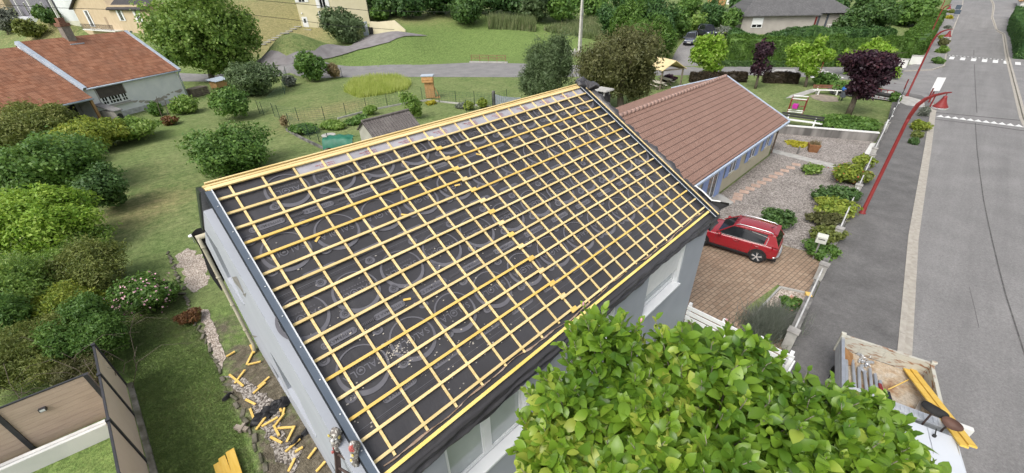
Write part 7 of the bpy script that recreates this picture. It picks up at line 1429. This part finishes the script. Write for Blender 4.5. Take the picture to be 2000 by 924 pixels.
def magnolia():
    B = np.array([4.3, .9, 0.]); t = thing('magnolia_tree', 'large glossy leaved magnolia tree in the foreground in front of the grey house', 'tree', B)
    lob = [(MC+np.array([.25, -.1, -.5]), MR*[.86, .86, .80])]
    for px, py, d, r in ((1180,682,5.1,.60),(1108,800,4.7,.60),(1085,900,4.4,.52),(1330,705,5.0,.60),(1440,712,5.2,.56),(1390,775,4.7,.68),(1250,812,4.6,.66),(1520,790,5.0,.58),(1600,812,5.0,.56),(1685,830,5.1,.50),(1500,868,4.4,.66),(1640,890,4.5,.60),(1725,892,4.7,.46),(1795,948,4.6,.36),(1300,915,4.2,.62),(1195,945,4.2,.52),(1400,950,4.0,.62),(1565,955,4.1,.58),(1700,975,4.3,.52)):
        lob.append((CP+ray(px, py)*d, np.array([r, r, r*.95])))
    parts = []; tips = []
    n = 3200
    pk = rng.choice(len(lob), n, p=np.array([5.]+[1.]*19)/24.); D = rng.normal(0, 1, (n, 3)); D[:, 2] = np.abs(D[:, 2])*1.0-.25*rng.random(n); D /= np.linalg.norm(D, axis=1, keepdims=True)
    C = np.array([l[0] for l in lob])[pk]; R = np.array([l[1] for l in lob])[pk]; P = C+D*R*(1-.25*rng.random(n)**2)[:, None]
    ok = np.ones(n, bool)
    for c, r in lob: ok &= (((P-c)/(r*.86))**2).sum(1) > 1
    ok &= P[:, 1] < 3.1; P = P[ok]; D = D[ok]
    # thin out: rosettes keep their distance
    keep = []
    for i in range(len(P)):
        if all(((P[i]-P[j])**2).sum() > .062 for j in keep): keep.append(i)
    P = P[keep]; D = D[keep]; ax = D+np.array([0, 0, .9])+rng.normal(0, .32, D.shape); ax /= np.linalg.norm(ax, axis=1, keepdims=True)
    LP, LT, LN, LL = [], [], [], []
    for p, a in zip(P, ax):
        x = U(np.cross(a, [0.3, .2, 1])); y = np.cross(a, x); m = rng.integers(5, 10); ph = rng.random()*6
        for k in range(m):
            f = k/m; an = ph+k*2.4; el = .22+.85*f+rng.normal(0, .15); base = p-a*(.02+.34*f)
            T = a*math.cos(el)+(x*math.cos(an)+y*math.sin(an))*math.sin(el); LP.append(base); LT.append(T+np.array([0, 0, -.15*f])); LN.append(a*1.0+np.array([0, 0, .5])); LL.append(.178*(.62+.5*rng.random())*(.66+.44*f))
    V1 = big_leaf(np.array(LP), np.array(LT), np.array(LN), np.array(LL), .60, .45)
    # inner, older leaves in the shade
    m = 11000; D2 = rng.normal(0, 1, (m, 3)); D2 /= np.linalg.norm(D2, axis=1, keepdims=True); pk = rng.choice(len(lob), m, p=np.array([7.]+[1.]*19)/26.); C = np.array([l[0] for l in lob])[pk]; R = np.array([l[1] for l in lob])[pk]; P2 = C+D2*R*(.36+.36*rng.random(m))[:, None]; P2 = P2[P2[:, 1] < 3.0]; m = len(P2)
    V2 = big_leaf(P2, rng.normal(0, 1, (m, 3))+D2[:m]*.5, np.array([0, 0, 1.])+rng.normal(0, .4, (m, 3)), .17*(.7+.6*rng.random(m)), .6, .4)
    young = leafmat('magnolia_leaf', (.075,.17,.018), (.215,.36,.035), (.40,.48,.08), trans=.35, rough=.36, spec=.45, nscale=1.0)
    V, F = merge([V1, V2]); o = link('foliage', fast_mesh('foliage', V, F, young), t, True); o.data.polygons.foreach_set('use_smooth', [True]*len(o.data.polygons))
    mb = MB(); fork = np.array([4.2, .75, 2.2]); mb.tube([B-UP*.1, B+[.02, -.05, 1.1], fork], [.14, .11, .1], 10)
    br = [MC+np.array(d)*[.8, .8, .45] for d in ((-1.4, .7, .3), (-.4, 1.1, .8), (.6, 1.1, .7), (1.6, .5, .4), (1.6, -1.0, .3), (.3, -1.2, .6), (-1.0, -.8, .5), (0, 0, 1.2), (2.2, -.5, -.4))]; 
    for b in br: mb.tube(wood_path(fork, b, 5, .25), [.07, .055, .045, .035, .025, .015], 7)
    for p, a in zip(P, ax):
        j = np.argmin([((p-b)**2).sum() for b in br]); q = br[j]+(p-br[j])*.6-UP*.15; mb.tube([q, (q+p)/2-a*.08, p-a*.12, p-a*.03], [.009, .007, .005, .003], 5)
    mb.build('trunk', M['bark_pale'], t, world=True, smooth=True)
    bud = mat('pink_bud', (.50,.22,.28), (.62,.36,.38), 6, .6)
    for i in rng.choice(len(P), 5, replace=False):
        mb = MB(); c = P[i]+ax[i]*.035; mb.ell(c, (.017, .017, .04), 6); mb.build('bud', bud, t, world=True, smooth=True)
    return t
magnolia()
# ------------------------------------------------------------------ plants
LF = {}
def lm(k, *a, **q): LF[k] = leafmat('leaf_'+k, *a, **q); return LF[k]
lm('lime', (0.16,0.31,0.03), (0.34,0.49,0.07), (0.42,0.55,0.12)); lm('mid', (0.070,0.154,0.032), (0.141,0.256,0.051), (0.205,0.333,0.077)); lm('dark', (0.055,0.117,0.034), (0.110,0.203,0.055), (0.156,0.266,0.078))
lm('olive', (0.115,0.161,0.034), (0.230,0.265,0.069), (0.299,0.322,0.103)); lm('yellowgreen', (0.149,0.230,0.034), (0.322,0.380,0.057), (0.437,0.460,0.092)); lm('fresh', (0.115,0.218,0.040), (0.253,0.380,0.081), (0.368,0.483,0.149), trans=.42); lm('bright', (.17,.33,.03), (.33,.50,.07), (.52,.62,.22), trans=.45)
lm('purple', (.022,.010,.018), (.055,.022,.034), (.09,.032,.04), trans=.2); lm('bluegreen', (0.085,0.135,0.055), (0.15,0.215,0.095), (0.21,0.28,0.14)); lm('brownish', (0.086,0.098,0.034), (0.161,0.167,0.063), (0.230,0.230,0.103)); lm('conifer', (0.046,0.117,0.039), (0.101,0.203,0.055), (0.140,0.266,0.071))
lm('thuja', (0.063,0.138,0.023), (0.115,0.218,0.034), (0.161,0.276,0.057)); lm('redbrown', (0.115,0.057,0.023), (0.230,0.115,0.046), (0.138,0.161,0.034)); lm('brownhedge', (.035,.028,.018), (.08,.06,.035), (.10,.075,.05)); lm('straw', (.22,.17,.08), (.36,.29,.15), (.44,.36,.2)); lm('reed', (0.138,0.196,0.069), (0.253,0.299,0.138), (0.391,0.391,0.230)); lm('grey', (0.149,0.172,0.138), (0.253,0.276,0.218), (0.345,0.356,0.299)); lm('yellow', (.34,.33,.03), (.52,.48,.05), (.58,.54,.12)); lm('forest', (0.039,0.094,0.028), (0.078,0.163,0.044), (0.133,0.234,0.071))
M['pink_petal'] = mat('pink_petals', (.60,.30,.38), (.72,.46,.50), 8, .6); M['red_petal'] = mat('red_petals', (.45,.06,.035), (.55,.12,.07), 8, .6); M['white_petal'] = mat('white_petals', (.7,.66,.6), (.75,.72,.66), 8, .6); M['rose_petal'] = mat('salmon_petals', (.55,.22,.16), (.6,.3,.22), 8, .6)
bush(72, 440, 100, 76, LF['lime'], 'large clipped lime green hedge block at the left edge, its top brightest', 'hedge', 'hedge', lf=.13, nl=10, asp=.55, clump=60, dens=1.2)
bush(95, 325, 105, 70, LF['mid'], 'big mid green leafy shrub above the lime hedge at the left edge', lf=.17, nl=9, asp=.7, clump=50)
bush(202, 370, 50, 50, LF['dark'], 'dark dense rounded shrub right of the lime hedge', lf=.12, nl=6, clump=24)
bush(40, 245, 95, 55, LF['olive'], 'feathery olive green shrub in front of the old house at the left edge', lf=.15, nl=7, asp=.3, clump=40)
bush(165, 268, 70, 36, LF['yellowgreen'], 'yellow green shrub row in front of the lean-to', lf=.16, nl=7, asp=.45, clump=34)
bush(258, 254, 54, 26, LF['fresh'], 'light green bramble thicket at the right end of the shrub row', lf=.15, nl=7, asp=.5, clump=30)
bush(160, 300, 40, 24, LF['mid'], 'small dark underbush below the yellow green shrub row', lf=.15, nl=5)
bush(45, 570, 95, 75, LF['fresh'], 'overgrown light green thicket at the left edge below the lime hedge', lf=.12, nl=9, asp=.4, clump=50, rnd=.8)
bush(155, 535, 85, 65, LF['olive'], 'tangled yellowish thicket between the lime hedge and the pink flowered bush', lf=.10, nl=9, asp=.4, clump=50, rnd=.8)
bush(115, 490, 85, 42, LF['fresh'], 'bright bramble growth directly below the lime hedge block', lf=.12, nl=9, asp=.4, clump=40, rnd=.8)
bush(110, 610, 85, 60, LF['yellowgreen'], 'yellowish thicket in the middle of the overgrown strip at the left', lf=.11, nl=9, asp=.4, clump=40, rnd=.8)
bush(15, 640, 60, 70, LF['mid'], 'dark green thicket at the left edge above the brown panel fence', lf=.11, nl=8, asp=.4, clump=40, rnd=.8)
bush(185, 640, 75, 75, LF['mid'], 'tangled green thicket just above the edge-on panel fence', lf=.10, nl=8, asp=.4, clump=44, rnd=.8)
bush(70, 685, 105, 75, LF['olive'], 'wild brown green scrub behind the brown panel fence', lf=.10, nl=9, asp=.28, clump=50, rnd=.9)
bush(175, 720, 50, 45, LF['brownish'], 'twiggy brownish scrub in the corner behind the panel fences', lf=.10, nl=6, asp=.25, rnd=.9)
for (x0, y0, s, lab) in ((90, 720, 1.0, 'bare pale arching twigs over the scrub behind the brown panel fence'), (165, 715, .9, 'bare tangled twigs in the corner where the two panel fences meet'), (30, 560, .8, 'thin dead branches poking out of the thicket at the left edge')):
    c = hit(x0, y0, 1.0); mb = MB()
    for k in range(20):
        a = rng.random()*6.28; l = s*(.7+1.1*rng.random()); d = np.array([math.cos(a), math.sin(a), 0]); b = c+rng.normal(0, .7, 3)*[1, 1, .1]+UP*(-.6); mb.tube([b, b+d*l*.3+UP*l*.55, b+d*l*.75+UP*l*.75, b+d*l*1.2+UP*l*.55], [.010, .008, .006, .003], 5)
    one(mb, 'dead_branches', M['bark'], lab, 'branches', c)
bush(283, 575, 57, 46, LF['mid'], 'rounded bush dotted with pale pink flowers on the lawn beside the thicket', lf=.085, nl=7, clump=30, flowers=(M['pink_petal'], 240, .08))
bush(367, 618, 25, 17, LF['redbrown'], 'low reddish brown plant on the stone edging beside the gravel strip', lf=.08, nl=5, asp=.35)
bush(453, 290, 80, 53, LF['mid'], 'round dark green bush alone on the back lawn left of the roof', lf=.11, nl=9, clump=60, dens=1.3)
bush(358, 205, 28, 19, LF['fresh'], 'small bush at the right foot of the old white house wall', lf=.16); bush(452, 204, 44, 32, LF['mid'], 'loose green shrub behind the round bush, left of the bean fence', lf=.17, nl=7, clump=20)
bush(492, 155, 57, 36, LF['bluegreen'], 'large grey green shrub beside the big tree trunk', lf=.2, nl=8, asp=.45); bush(564, 158, 15, 12, LF['grey'], 'tiny grey shrub between the grey green shrub and the round tree'); bush(604, 131, 31, 31, LF['mid'], 'dense round green bush at the edge of the back road', lf=.2, nl=7, clump=30)
bush(652, 139, 14, 15, LF['straw'], 'tuft of dry straw coloured grass at the road edge', 'grass', 'grass_tuft', asp=.15, lf=.5, rnd=.9); bush(300, 214, 16, 14, LF['mid'], 'thin small shrub against the rough plinth of the old house', lf=.14, dens=.5)
bush(330, 235, 16, 10, LF['redbrown'], 'small brownish shrub below the old house wall'); bush(85, 210, 35, 20, LF['straw'], 'dry yellow plant in front of the farmhouse open bay', asp=.25)
tree(415, 158, [(395, 40, 95, 88), (350, 80, 55, 55), (445, 75, 60, 60), (410, 120, 45, 25)], LF['fresh'], M['bark'], 'large full crowned light green tree with a forked trunk beside the old house', tr=.32, lf=.30, nl=8, clump=90, asp=.6, dens=1.25, core_k=.4, shell=.6)
bush(60, 55, 27, 20, LF['olive'], 'olive shrub in front of the grey house at the top left'); bush(100, 30, 25, 15, LF['dark'], 'dark clipped shrub at the foot of the white house'); bush(15, 45, 20, 16, LF['mid'], 'shrub with pale pink blossom at the top left edge', flowers=(M['white_petal'], 160, .3)); bush(75, 22, 12, 16, LF['thuja'], 'narrow green shrub beside the white railing at the top left')
tree(16, 68, [(14, 40, 26, 22)], LF['white'] if 'white' in LF else LF['grey'], M['bark'], 'small pale blossoming tree at the far left edge', tr=.1)
bush(670, 46, 43, 40, LF['bluegreen'], 'big dark rounded bush in front of the tall cream house', lf=.28, nl=8, clump=40, asp=.4); bush(738, 28, 20, 14, LF['mid'], 'fern like green shrub right behind the tall cream house')
for i, (cx, cy, hw, hh, k, lab) in enumerate(((765, 4, 42, 30, 'dark', 'dark tree crown directly right of the tall cream house'), (800, 12, 36, 26, 'forest', 'dark forest tree left of the dark green broad crown'), (855, -2, 48, 34, 'forest', 'broad dark green forest tree at the top, behind the mown bank'), (905, 14, 40, 34, 'dark', 'full dark green tree whose foliage reaches down to the bank'), (955, -6, 46, 34, 'forest', 'shaded tree between the full dark tree and the reeds'), (1005, 6, 40, 26, 'forest', 'dark tree behind the left end of the reed bed'), (1050, 10, 44, 34, 'bluegreen', 'grey green tree behind the right end of the reed bed'), (1098, 14, 36, 34, 'mid', 'mid green tree left of the electricity pole'), (1165, 8, 34, 30, 'mid', 'mid green tree right of the electricity pole'), (1215, -2, 34, 26, 'forest', 'dark tree at the top between the pole and the conifers'), (720, -10, 30, 24, 'forest', 'dark tree partly behind the roof line of the cream house'), (1125, -12, 34, 22, 'forest', 'dark tree behind the top of the electricity pole'))):
    bush(cx, cy, hw, hh, LF[k], lab, 'tree', 'forest_tree', 'trees along the top of the bank', nl=8, clump=40, lf=.42, asp=.6, dens=.8)
c0 = hit(1000, 60); P = np.array([c0+np.array([rng.normal(0, 3.2), rng.normal(0, 1.6), 0]) for _ in range(2600)]); d = U(np.array([c0[1], -c0[0], 0])); P = np.array([hit(1000, 58)+d*rng.uniform(-4.6, 4.6)+U([c0[0], c0[1], 0])*rng.uniform(-.3, 2.6) for _ in range(3200)]); P[:, 2] = tz(P[:, 0], P[:, 1]); V, F = blades(P-c0, 2.1, .16, None, '', .12); o = link('reeds', fast_mesh('reeds', V, F, LF['reed'])); o.location = tuple(c0); tag(o, 'tall pale tipped reed bed along the top of the mown bank', 'reeds', kind='stuff')
def grass_patch(poly, n, h, w, m, name, label=None, cat=None, kind='stuff', lean=.35):
    P = np.array([hit(*q) for q in poly]); lo = P.min(0); hi = P.max(0); Q = np.stack([rng.uniform(lo[0], hi[0], n*4), rng.uniform(lo[1], hi[1], n*4)], 1); ins = np.zeros(len(Q), bool); j = len(P)-1
    for i in range(len(P)):
        a, b = P[i], P[j]; c = ((a[1] > Q[:, 1]) != (b[1] > Q[:, 1])) & (Q[:, 0] < (b[0]-a[0])*(Q[:, 1]-a[1])/(b[1]-a[1]+1e-12)+a[0]); ins ^= c; j = i
    Q = Q[ins][:n]; Z = tz(Q[:, 0], Q[:, 1]); c = P.mean(0); V, F = blades(np.c_[Q, Z]-c, h, w, None, '', lean); o = link(name, fast_mesh(name, V, F, m)); o.location = tuple(c); return tag(o, label, cat, kind=kind)
grass_patch([(672, 180), (690, 160), (730, 152), (780, 152), (804, 164), (795, 176), (760, 184), (700, 192)], 6500, .75, .09, lm('meadow', (.34,.43,.09), (.50,.57,.17), (.58,.62,.25), trans=.5), 'tall_grass', 'oval patch of tall uncut yellow green grass on the back lawn', 'grass', lean=.25)
grass_patch([(1060, 60), (1100, 50), (1140, 50), (1165, 30), (1190, 40), (1170, 80), (1120, 70)], 5000, 1.1, .18, LF['reed'], 'meadow_grass', 'rough tall meadow grass around the foot of the electricity pole', 'grass')
# fine grass on the near lawn (short blades; the lawn sheet shows between them)
GL = leafmat('grass_blade', (.085,.14,.035), (.16,.215,.075), (.24,.24,.10), trans=.3, nscale=.5)
for poly, n, nm in (([(240, 640), (350, 560), (430, 720), (500, 924), (540, 960), (270, 960), (255, 760)], 60000, 'near'),):
    grass_patch(poly, n, .045 if nm == 'near' else .07, .012 if nm == 'near' else .03, GL, 'lawn_grass', 'short mown grass blades of the lawn beside the house', 'grass', lean=.7)
# conifers and shrubs, top centre right
for cx, cy, hw, hh, k, lab, asp in ((1192, 38, 26, 34, 'conifer', 'dark pointed conifer left in the evergreen group', .3), (1232, 55, 42, 50, 'thuja', 'broad bright thuja in the middle of the evergreen group', .3), (1268, 82, 50, 48, 'thuja', 'large thuja bush whose foliage reaches the side drive', .3), (1285, 42, 42, 52, 'conifer', 'tall dark conifer behind the thujas', .3), (1250, 15, 40, 30, 'conifer', 'dark conifer crown at the top above the thujas', .3), (1322, 45, 30, 34, 'mid', 'mid green shrub beside the parked people carrier', .5), (1360, 46, 25, 20, 'fresh', 'light green shrub behind the parked people carrier', .5), (1395, 22, 24, 38, 'conifer', 'narrow dark conifer between the drive and the grey bungalow', .3), (1425, 42, 22, 24, 'mid', 'shrub at the left corner of the grey bungalow', .5), (1405, 62, 22, 11, 'grey', 'silvery shrub at the end of the side drive', .4), (1455, 12, 30, 22, 'conifer', 'dark conifer behind the left side of the grey bungalow roof', .3), (1345, 14, 26, 20, 'mid', 'shrub in the far garden above the side drive', .5),
    (1668, 42, 34, 30, 'dark', 'dark rounded shrub at the right corner of the grey bungalow', .5), (1715, 22, 50, 42, 'dark', 'large dark tree right of the grey bungalow', .55), (1775, 22, 40, 30, 'mid', 'green tree at the top near the street, above the sloping hedge', .55), (1640, 8, 24, 22, 'forest', 'dark foliage behind the second roof of the grey bungalow', .5), (1815, 8, 18, 12, 'mid', 'small shrub near the far street lamp', .5)):
    bush(cx, cy, hw, hh, LF[k], lab, 'tree' if hh > 28 else 'bush', 'conifer' if k in ('conifer', 'thuja') else 'shrub', nl=7, clump=30, lf=.3, asp=asp)
tree(1078, 200, [(1072, 140, 48, 72), (1050, 165, 36, 45), (1095, 110, 28, 45)], LF['bluegreen'], M['bark'], 'grey green willow like tree behind the left of the two trees beyond the ridge', tr=.22, lf=.30, asp=.22, nl=8, clump=70, core_k=.45, rnd=.9, shell=.8)
tree(1215, 215, [(1195, 130, 70, 72), (1240, 120, 60, 60), (1165, 150, 45, 55), (1250, 165, 40, 40)], LF['brownish'], M['bark'], 'wide loose brown green tree beyond the right end of the ridge', tr=.3, lf=.24, asp=.4, nl=8, clump=90, core_k=.45, rnd=.8, shell=.8, dens=1.2)
tree(1379, 158, [(1384, 105, 30, 30), (1378, 82, 18, 18), (1403, 95, 18, 24), (1366, 108, 19, 18), (1386, 130, 22, 14)], LF['bright'], M['bark'], 'bright light green small tree near the picnic shelter', tr=.13, lf=.22, nl=9, clump=40, core_k=0, shell=.85, rnd=.9)
tree(1573, 170, [(1575, 112, 28, 26), (1604, 84, 11, 16), (1613, 108, 17, 14), (1553, 100, 20, 14), (1547, 120, 14, 10), (1585, 135, 22, 14), (1563, 92, 15, 11)], LF['bright'], M['bark'], 'bright light green small tree beside the park bench', tr=.13, lf=.22, nl=9, clump=40, core_k=0, shell=.85, rnd=.9)
tree(1690, 150, [(1718, 96, 18, 12), (1709, 84, 9, 13), (1690, 95, 14, 10), (1735, 98, 12, 9), (1655, 103, 9, 7), (1650, 122, 13, 9), (1655, 150, 10, 18), (1700, 106, 30, 12), (1745, 150, 10, 20)], LF['bright'], M['bark'], 'bright light green tree half hidden behind the large purple tree', tr=.13, lf=.22, nl=9, clump=40, core_k=0, shell=.85, rnd=.9)
tree(1475, 173, [(1487, 108, 21, 26), (1487, 132, 18, 20)], LF['purple'], M['bark'], 'slim dark purple leaved tree standing in front of the low brown hedge', tr=.12, lf=.24, nl=6, clump=30, rnd=.7)
tree(1656, 225, [(1700, 120, 47, 20), (1697, 145, 43, 28), (1686, 172, 28, 24), (1730, 122, 20, 16), (1668, 125, 18, 16)], LF['purple'], M['bark'], 'large dark purple leaved tree leaning in the park lawn', tr=.19, lf=.24, nl=10, clump=60, rnd=.9, dens=1.1, core_k=.3, shell=.75)
bush(1660, 240, 62, 18, LF['mid'], 'wide low green bush at the foot of the purple tree', lf=.16, nl=8, clump=40); bush(1612, 155, 25, 13, LF['mid'], 'low bush beside the light green tree near the bench'); bush(1648, 171, 23, 14, LF['mid'], 'low bush behind the blue litter bin'); bush(1685, 178, 18, 10, LF['fresh'], 'low bush behind the purple tree trunk'); bush(1749, 190, 13, 10, LF['mid'], 'small scruffy shrub beside the cycle rack'); bush(1302, 153, 20, 7, LF['purple'], 'low purple hedge piece below the picnic shelter')
H = lambda *q: [hit(*k)[:2] for k in q]
hedge(H((1348, 161), (1455, 160)), .9, 1.15, LF['brownhedge'], 'low dark brown clipped hedge along the park, left of the slim purple tree', lf=.16); hedge(H((1490, 161), (1557, 163)), .9, 1.15, LF['brownhedge'], 'low dark brown clipped hedge along the park, right of the slim purple tree', lf=.16)
hedge(H((1415, 124), (1500, 126.5), (1600, 127), (1700, 127), (1762, 123)), 1.8, 3.3, LF['thuja'], 'long tall clipped hedge behind the side road', lf=.2, rough=.1)
hedge(H((1410, 130), (1500, 130.2), (1560, 130.4)), .6, .8, LF['dark'], 'low dark hedge strip at the foot of the tall hedge', lf=.2)
hedge(H((1425, 84), (1520, 84), (1640, 82), (1735, 80)), 1.6, 1.6, LF['conifer'], 'second clipped hedge close to the grey bungalow', lf=.24, rough=.1)
hedge(H((1764, 120), (1788, 95), (1806, 68), (1822, 44)), 2.6, 2.4, LF['thuja'], 'clipped hedge running up along the far pavement', lf=.26, rough=.12)
# garden along the white railed wall
for cx, cy, hw, hh, k, lab, fl in ((1690, 316, 22, 16, 'yellowgreen', 'yellow green shrub behind the wall post nearest the stone slab', None), (1655, 338, 38, 22, 'yellowgreen', 'wide yellowish shrub with a few red flowers behind the white rail', (M['red_petal'], 40, .07)), (1678, 345, 22, 18, 'olive', 'shrub with red blooms next to the white rail', (M['red_petal'], 60, .07)), (1630, 378, 42, 24, 'dark', 'dark loose shrub in the middle of the wall border', None), (1632, 408, 44, 24, 'yellowgreen', 'bright yellow green shrub below the dark loose shrub', None), (1612, 428, 34, 20, 'brownish', 'olive brown shrub in the wall border opposite the round bush', None), (1612, 455, 34, 22, 'olive', 'yellowish shrub beside the mailbox', None), (1603, 487, 34, 22, 'mid', 'green shrub below the mailbox', None),
    (1519, 428, 33, 25, 'dark', 'dense round dark green bush on the gravel behind the red car', None), (1583, 328, 18, 14, 'fresh', 'small round light green bush beside the stepping stones', None), (1547, 594, 24, 18, 'mid', 'small shrub with salmon flowers in the flower bed', (M['rose_petal'], 70, .055)), (1535, 615, 20, 9, 'fresh', 'low green plant below the salmon flowered shrub', None)):
    bush(cx, cy, hw, hh, LF[k], lab, nl=6, clump=26, lf=.085, flowers=fl)
bush(1560, 281, 24, 5, LF['yellow'], 'flat golden yellow ground plant on the gravel beside the rusty planter', 'plant', 'ground_cover', lf=.12, nl=4)
P = hit(1500, 645); V = []; Q = np.array([at(rng.normal(1503, 24), rng.normal(640, 14)) for _ in range(5200)]); Vv, F = blades(Q-P, .5, .022, None, '', .45); o = link('lavender', fast_mesh('lavender', Vv, F, leafmat('leaf_lavender', (.13,.155,.12), (.23,.25,.20), (.28,.27,.28)))); o.location = tuple(P); tag(o, 'grey green lavender clump behind the white board fence', 'lavender')
# kerbside beds
for cx, cy, hw, hh, k, lab in ((1797, 246, 17, 12, 'yellowgreen', 'yellow green shrub at the upper end of the near pavement bed'), (1792, 262, 14, 9, 'olive', 'pale flowering shrub in the middle of the near pavement bed'), (1786, 277, 10, 8, 'dark', 'low dark tuft at the near tip of the near pavement bed'), (1806, 219, 11, 11, 'grey', 'spiky grey green grass tuft beside the three bollards'), (1833, 119, 11, 7, 'mid', 'dark low shrub in the bed at the zebra crossing'), (1840, 98, 10, 8, 'fresh', 'green shrub second in the bed by the zebra crossing'), (1842, 84, 9, 8, 'brownish', 'brownish shrub in the bed by the zebra crossing'), (1843, 74, 8, 6, 'yellowgreen', 'pale shrub at the far end of the bed by the zebra crossing'), (1848, 55, 7, 5, 'grey', 'greyish shrub in the far kerb bed'), (1854, 36, 7, 5, 'yellow', 'yellow shrub in the far kerb bed'), (1857, 25, 7, 5, 'olive', 'olive shrub at the far end of the far kerb bed')):
    bush(cx, cy, hw, hh, LF[k], lab, nl=5, group=None, lf=.11 if cy > 200 else .2, asp=.3)
hedge(H((2002, 118), (1993, 85), (1982, 45)), 2.2, 3.0, LF['conifer'], 'dark clipped hedge at the right edge of the picture beyond the far pavement', lf=.22)
# vegetable bed and shrubs on the back lawn
for cx, cy, hw, hh, k, lab in ((600, 250, 32, 12, 'mid', 'bean plants at the left end of the vegetable bed'), (650, 244, 30, 10, 'fresh', 'leafy plants in the middle of the vegetable bed'), (698, 234, 26, 10, 'mid', 'leafy plants at the right end of the vegetable bed'), (722, 216, 16, 10, 'fresh', 'tall leafy plants left of the shed roof'), (918, 206, 11, 10, 'yellowgreen', 'rounded golden bush behind the ridge, left of the pair'), (940, 201, 12, 12, 'yellowgreen', 'golden spiky bush behind the ridge, right of the pair'), (905, 206, 14, 6, 'grey', 'grey shrub on the kerb beside the golden bushes'), (843, 200, 12, 4, 'yellow', 'low yellow plant at the foot of the wooden tower')):
    bush(cx, cy, hw, hh, LF[k], lab, 'plant', 'plant', nl=5, lf=.16)
tree(808, 232, [(800, 203, 22, 24), (815, 218, 14, 14)], LF['fresh'], M['bark'], 'slender loose young tree right of the dark shed roof', tr=.05, lf=.16, core_k=0, dens=.55, nl=5)
bush(555, 237, 8, 14, LF['straw'], 'dry brown climbing plant on the fence post at the lawn corner', 'plant', 'plant', asp=.3); bush(235, 532, 7, 8, LF['grey'], 'small grey stump like tuft beside the pink flowered bush', 'plant', 'plant', lf=.1)
for px, py, lab in ((335, 240, 'thin leaning sapling stem below the old house'), (318, 232, 'second thin sapling stem left of the leaning one')):
    P = at(px, py); mb = MB(); mb.tube([P, P+[.1, 0, 1.2], P+[.3, .1, 2.1]], [.05, .04, .02], 6); one(mb, 'sapling', M['bark'], lab, 'sapling', P)
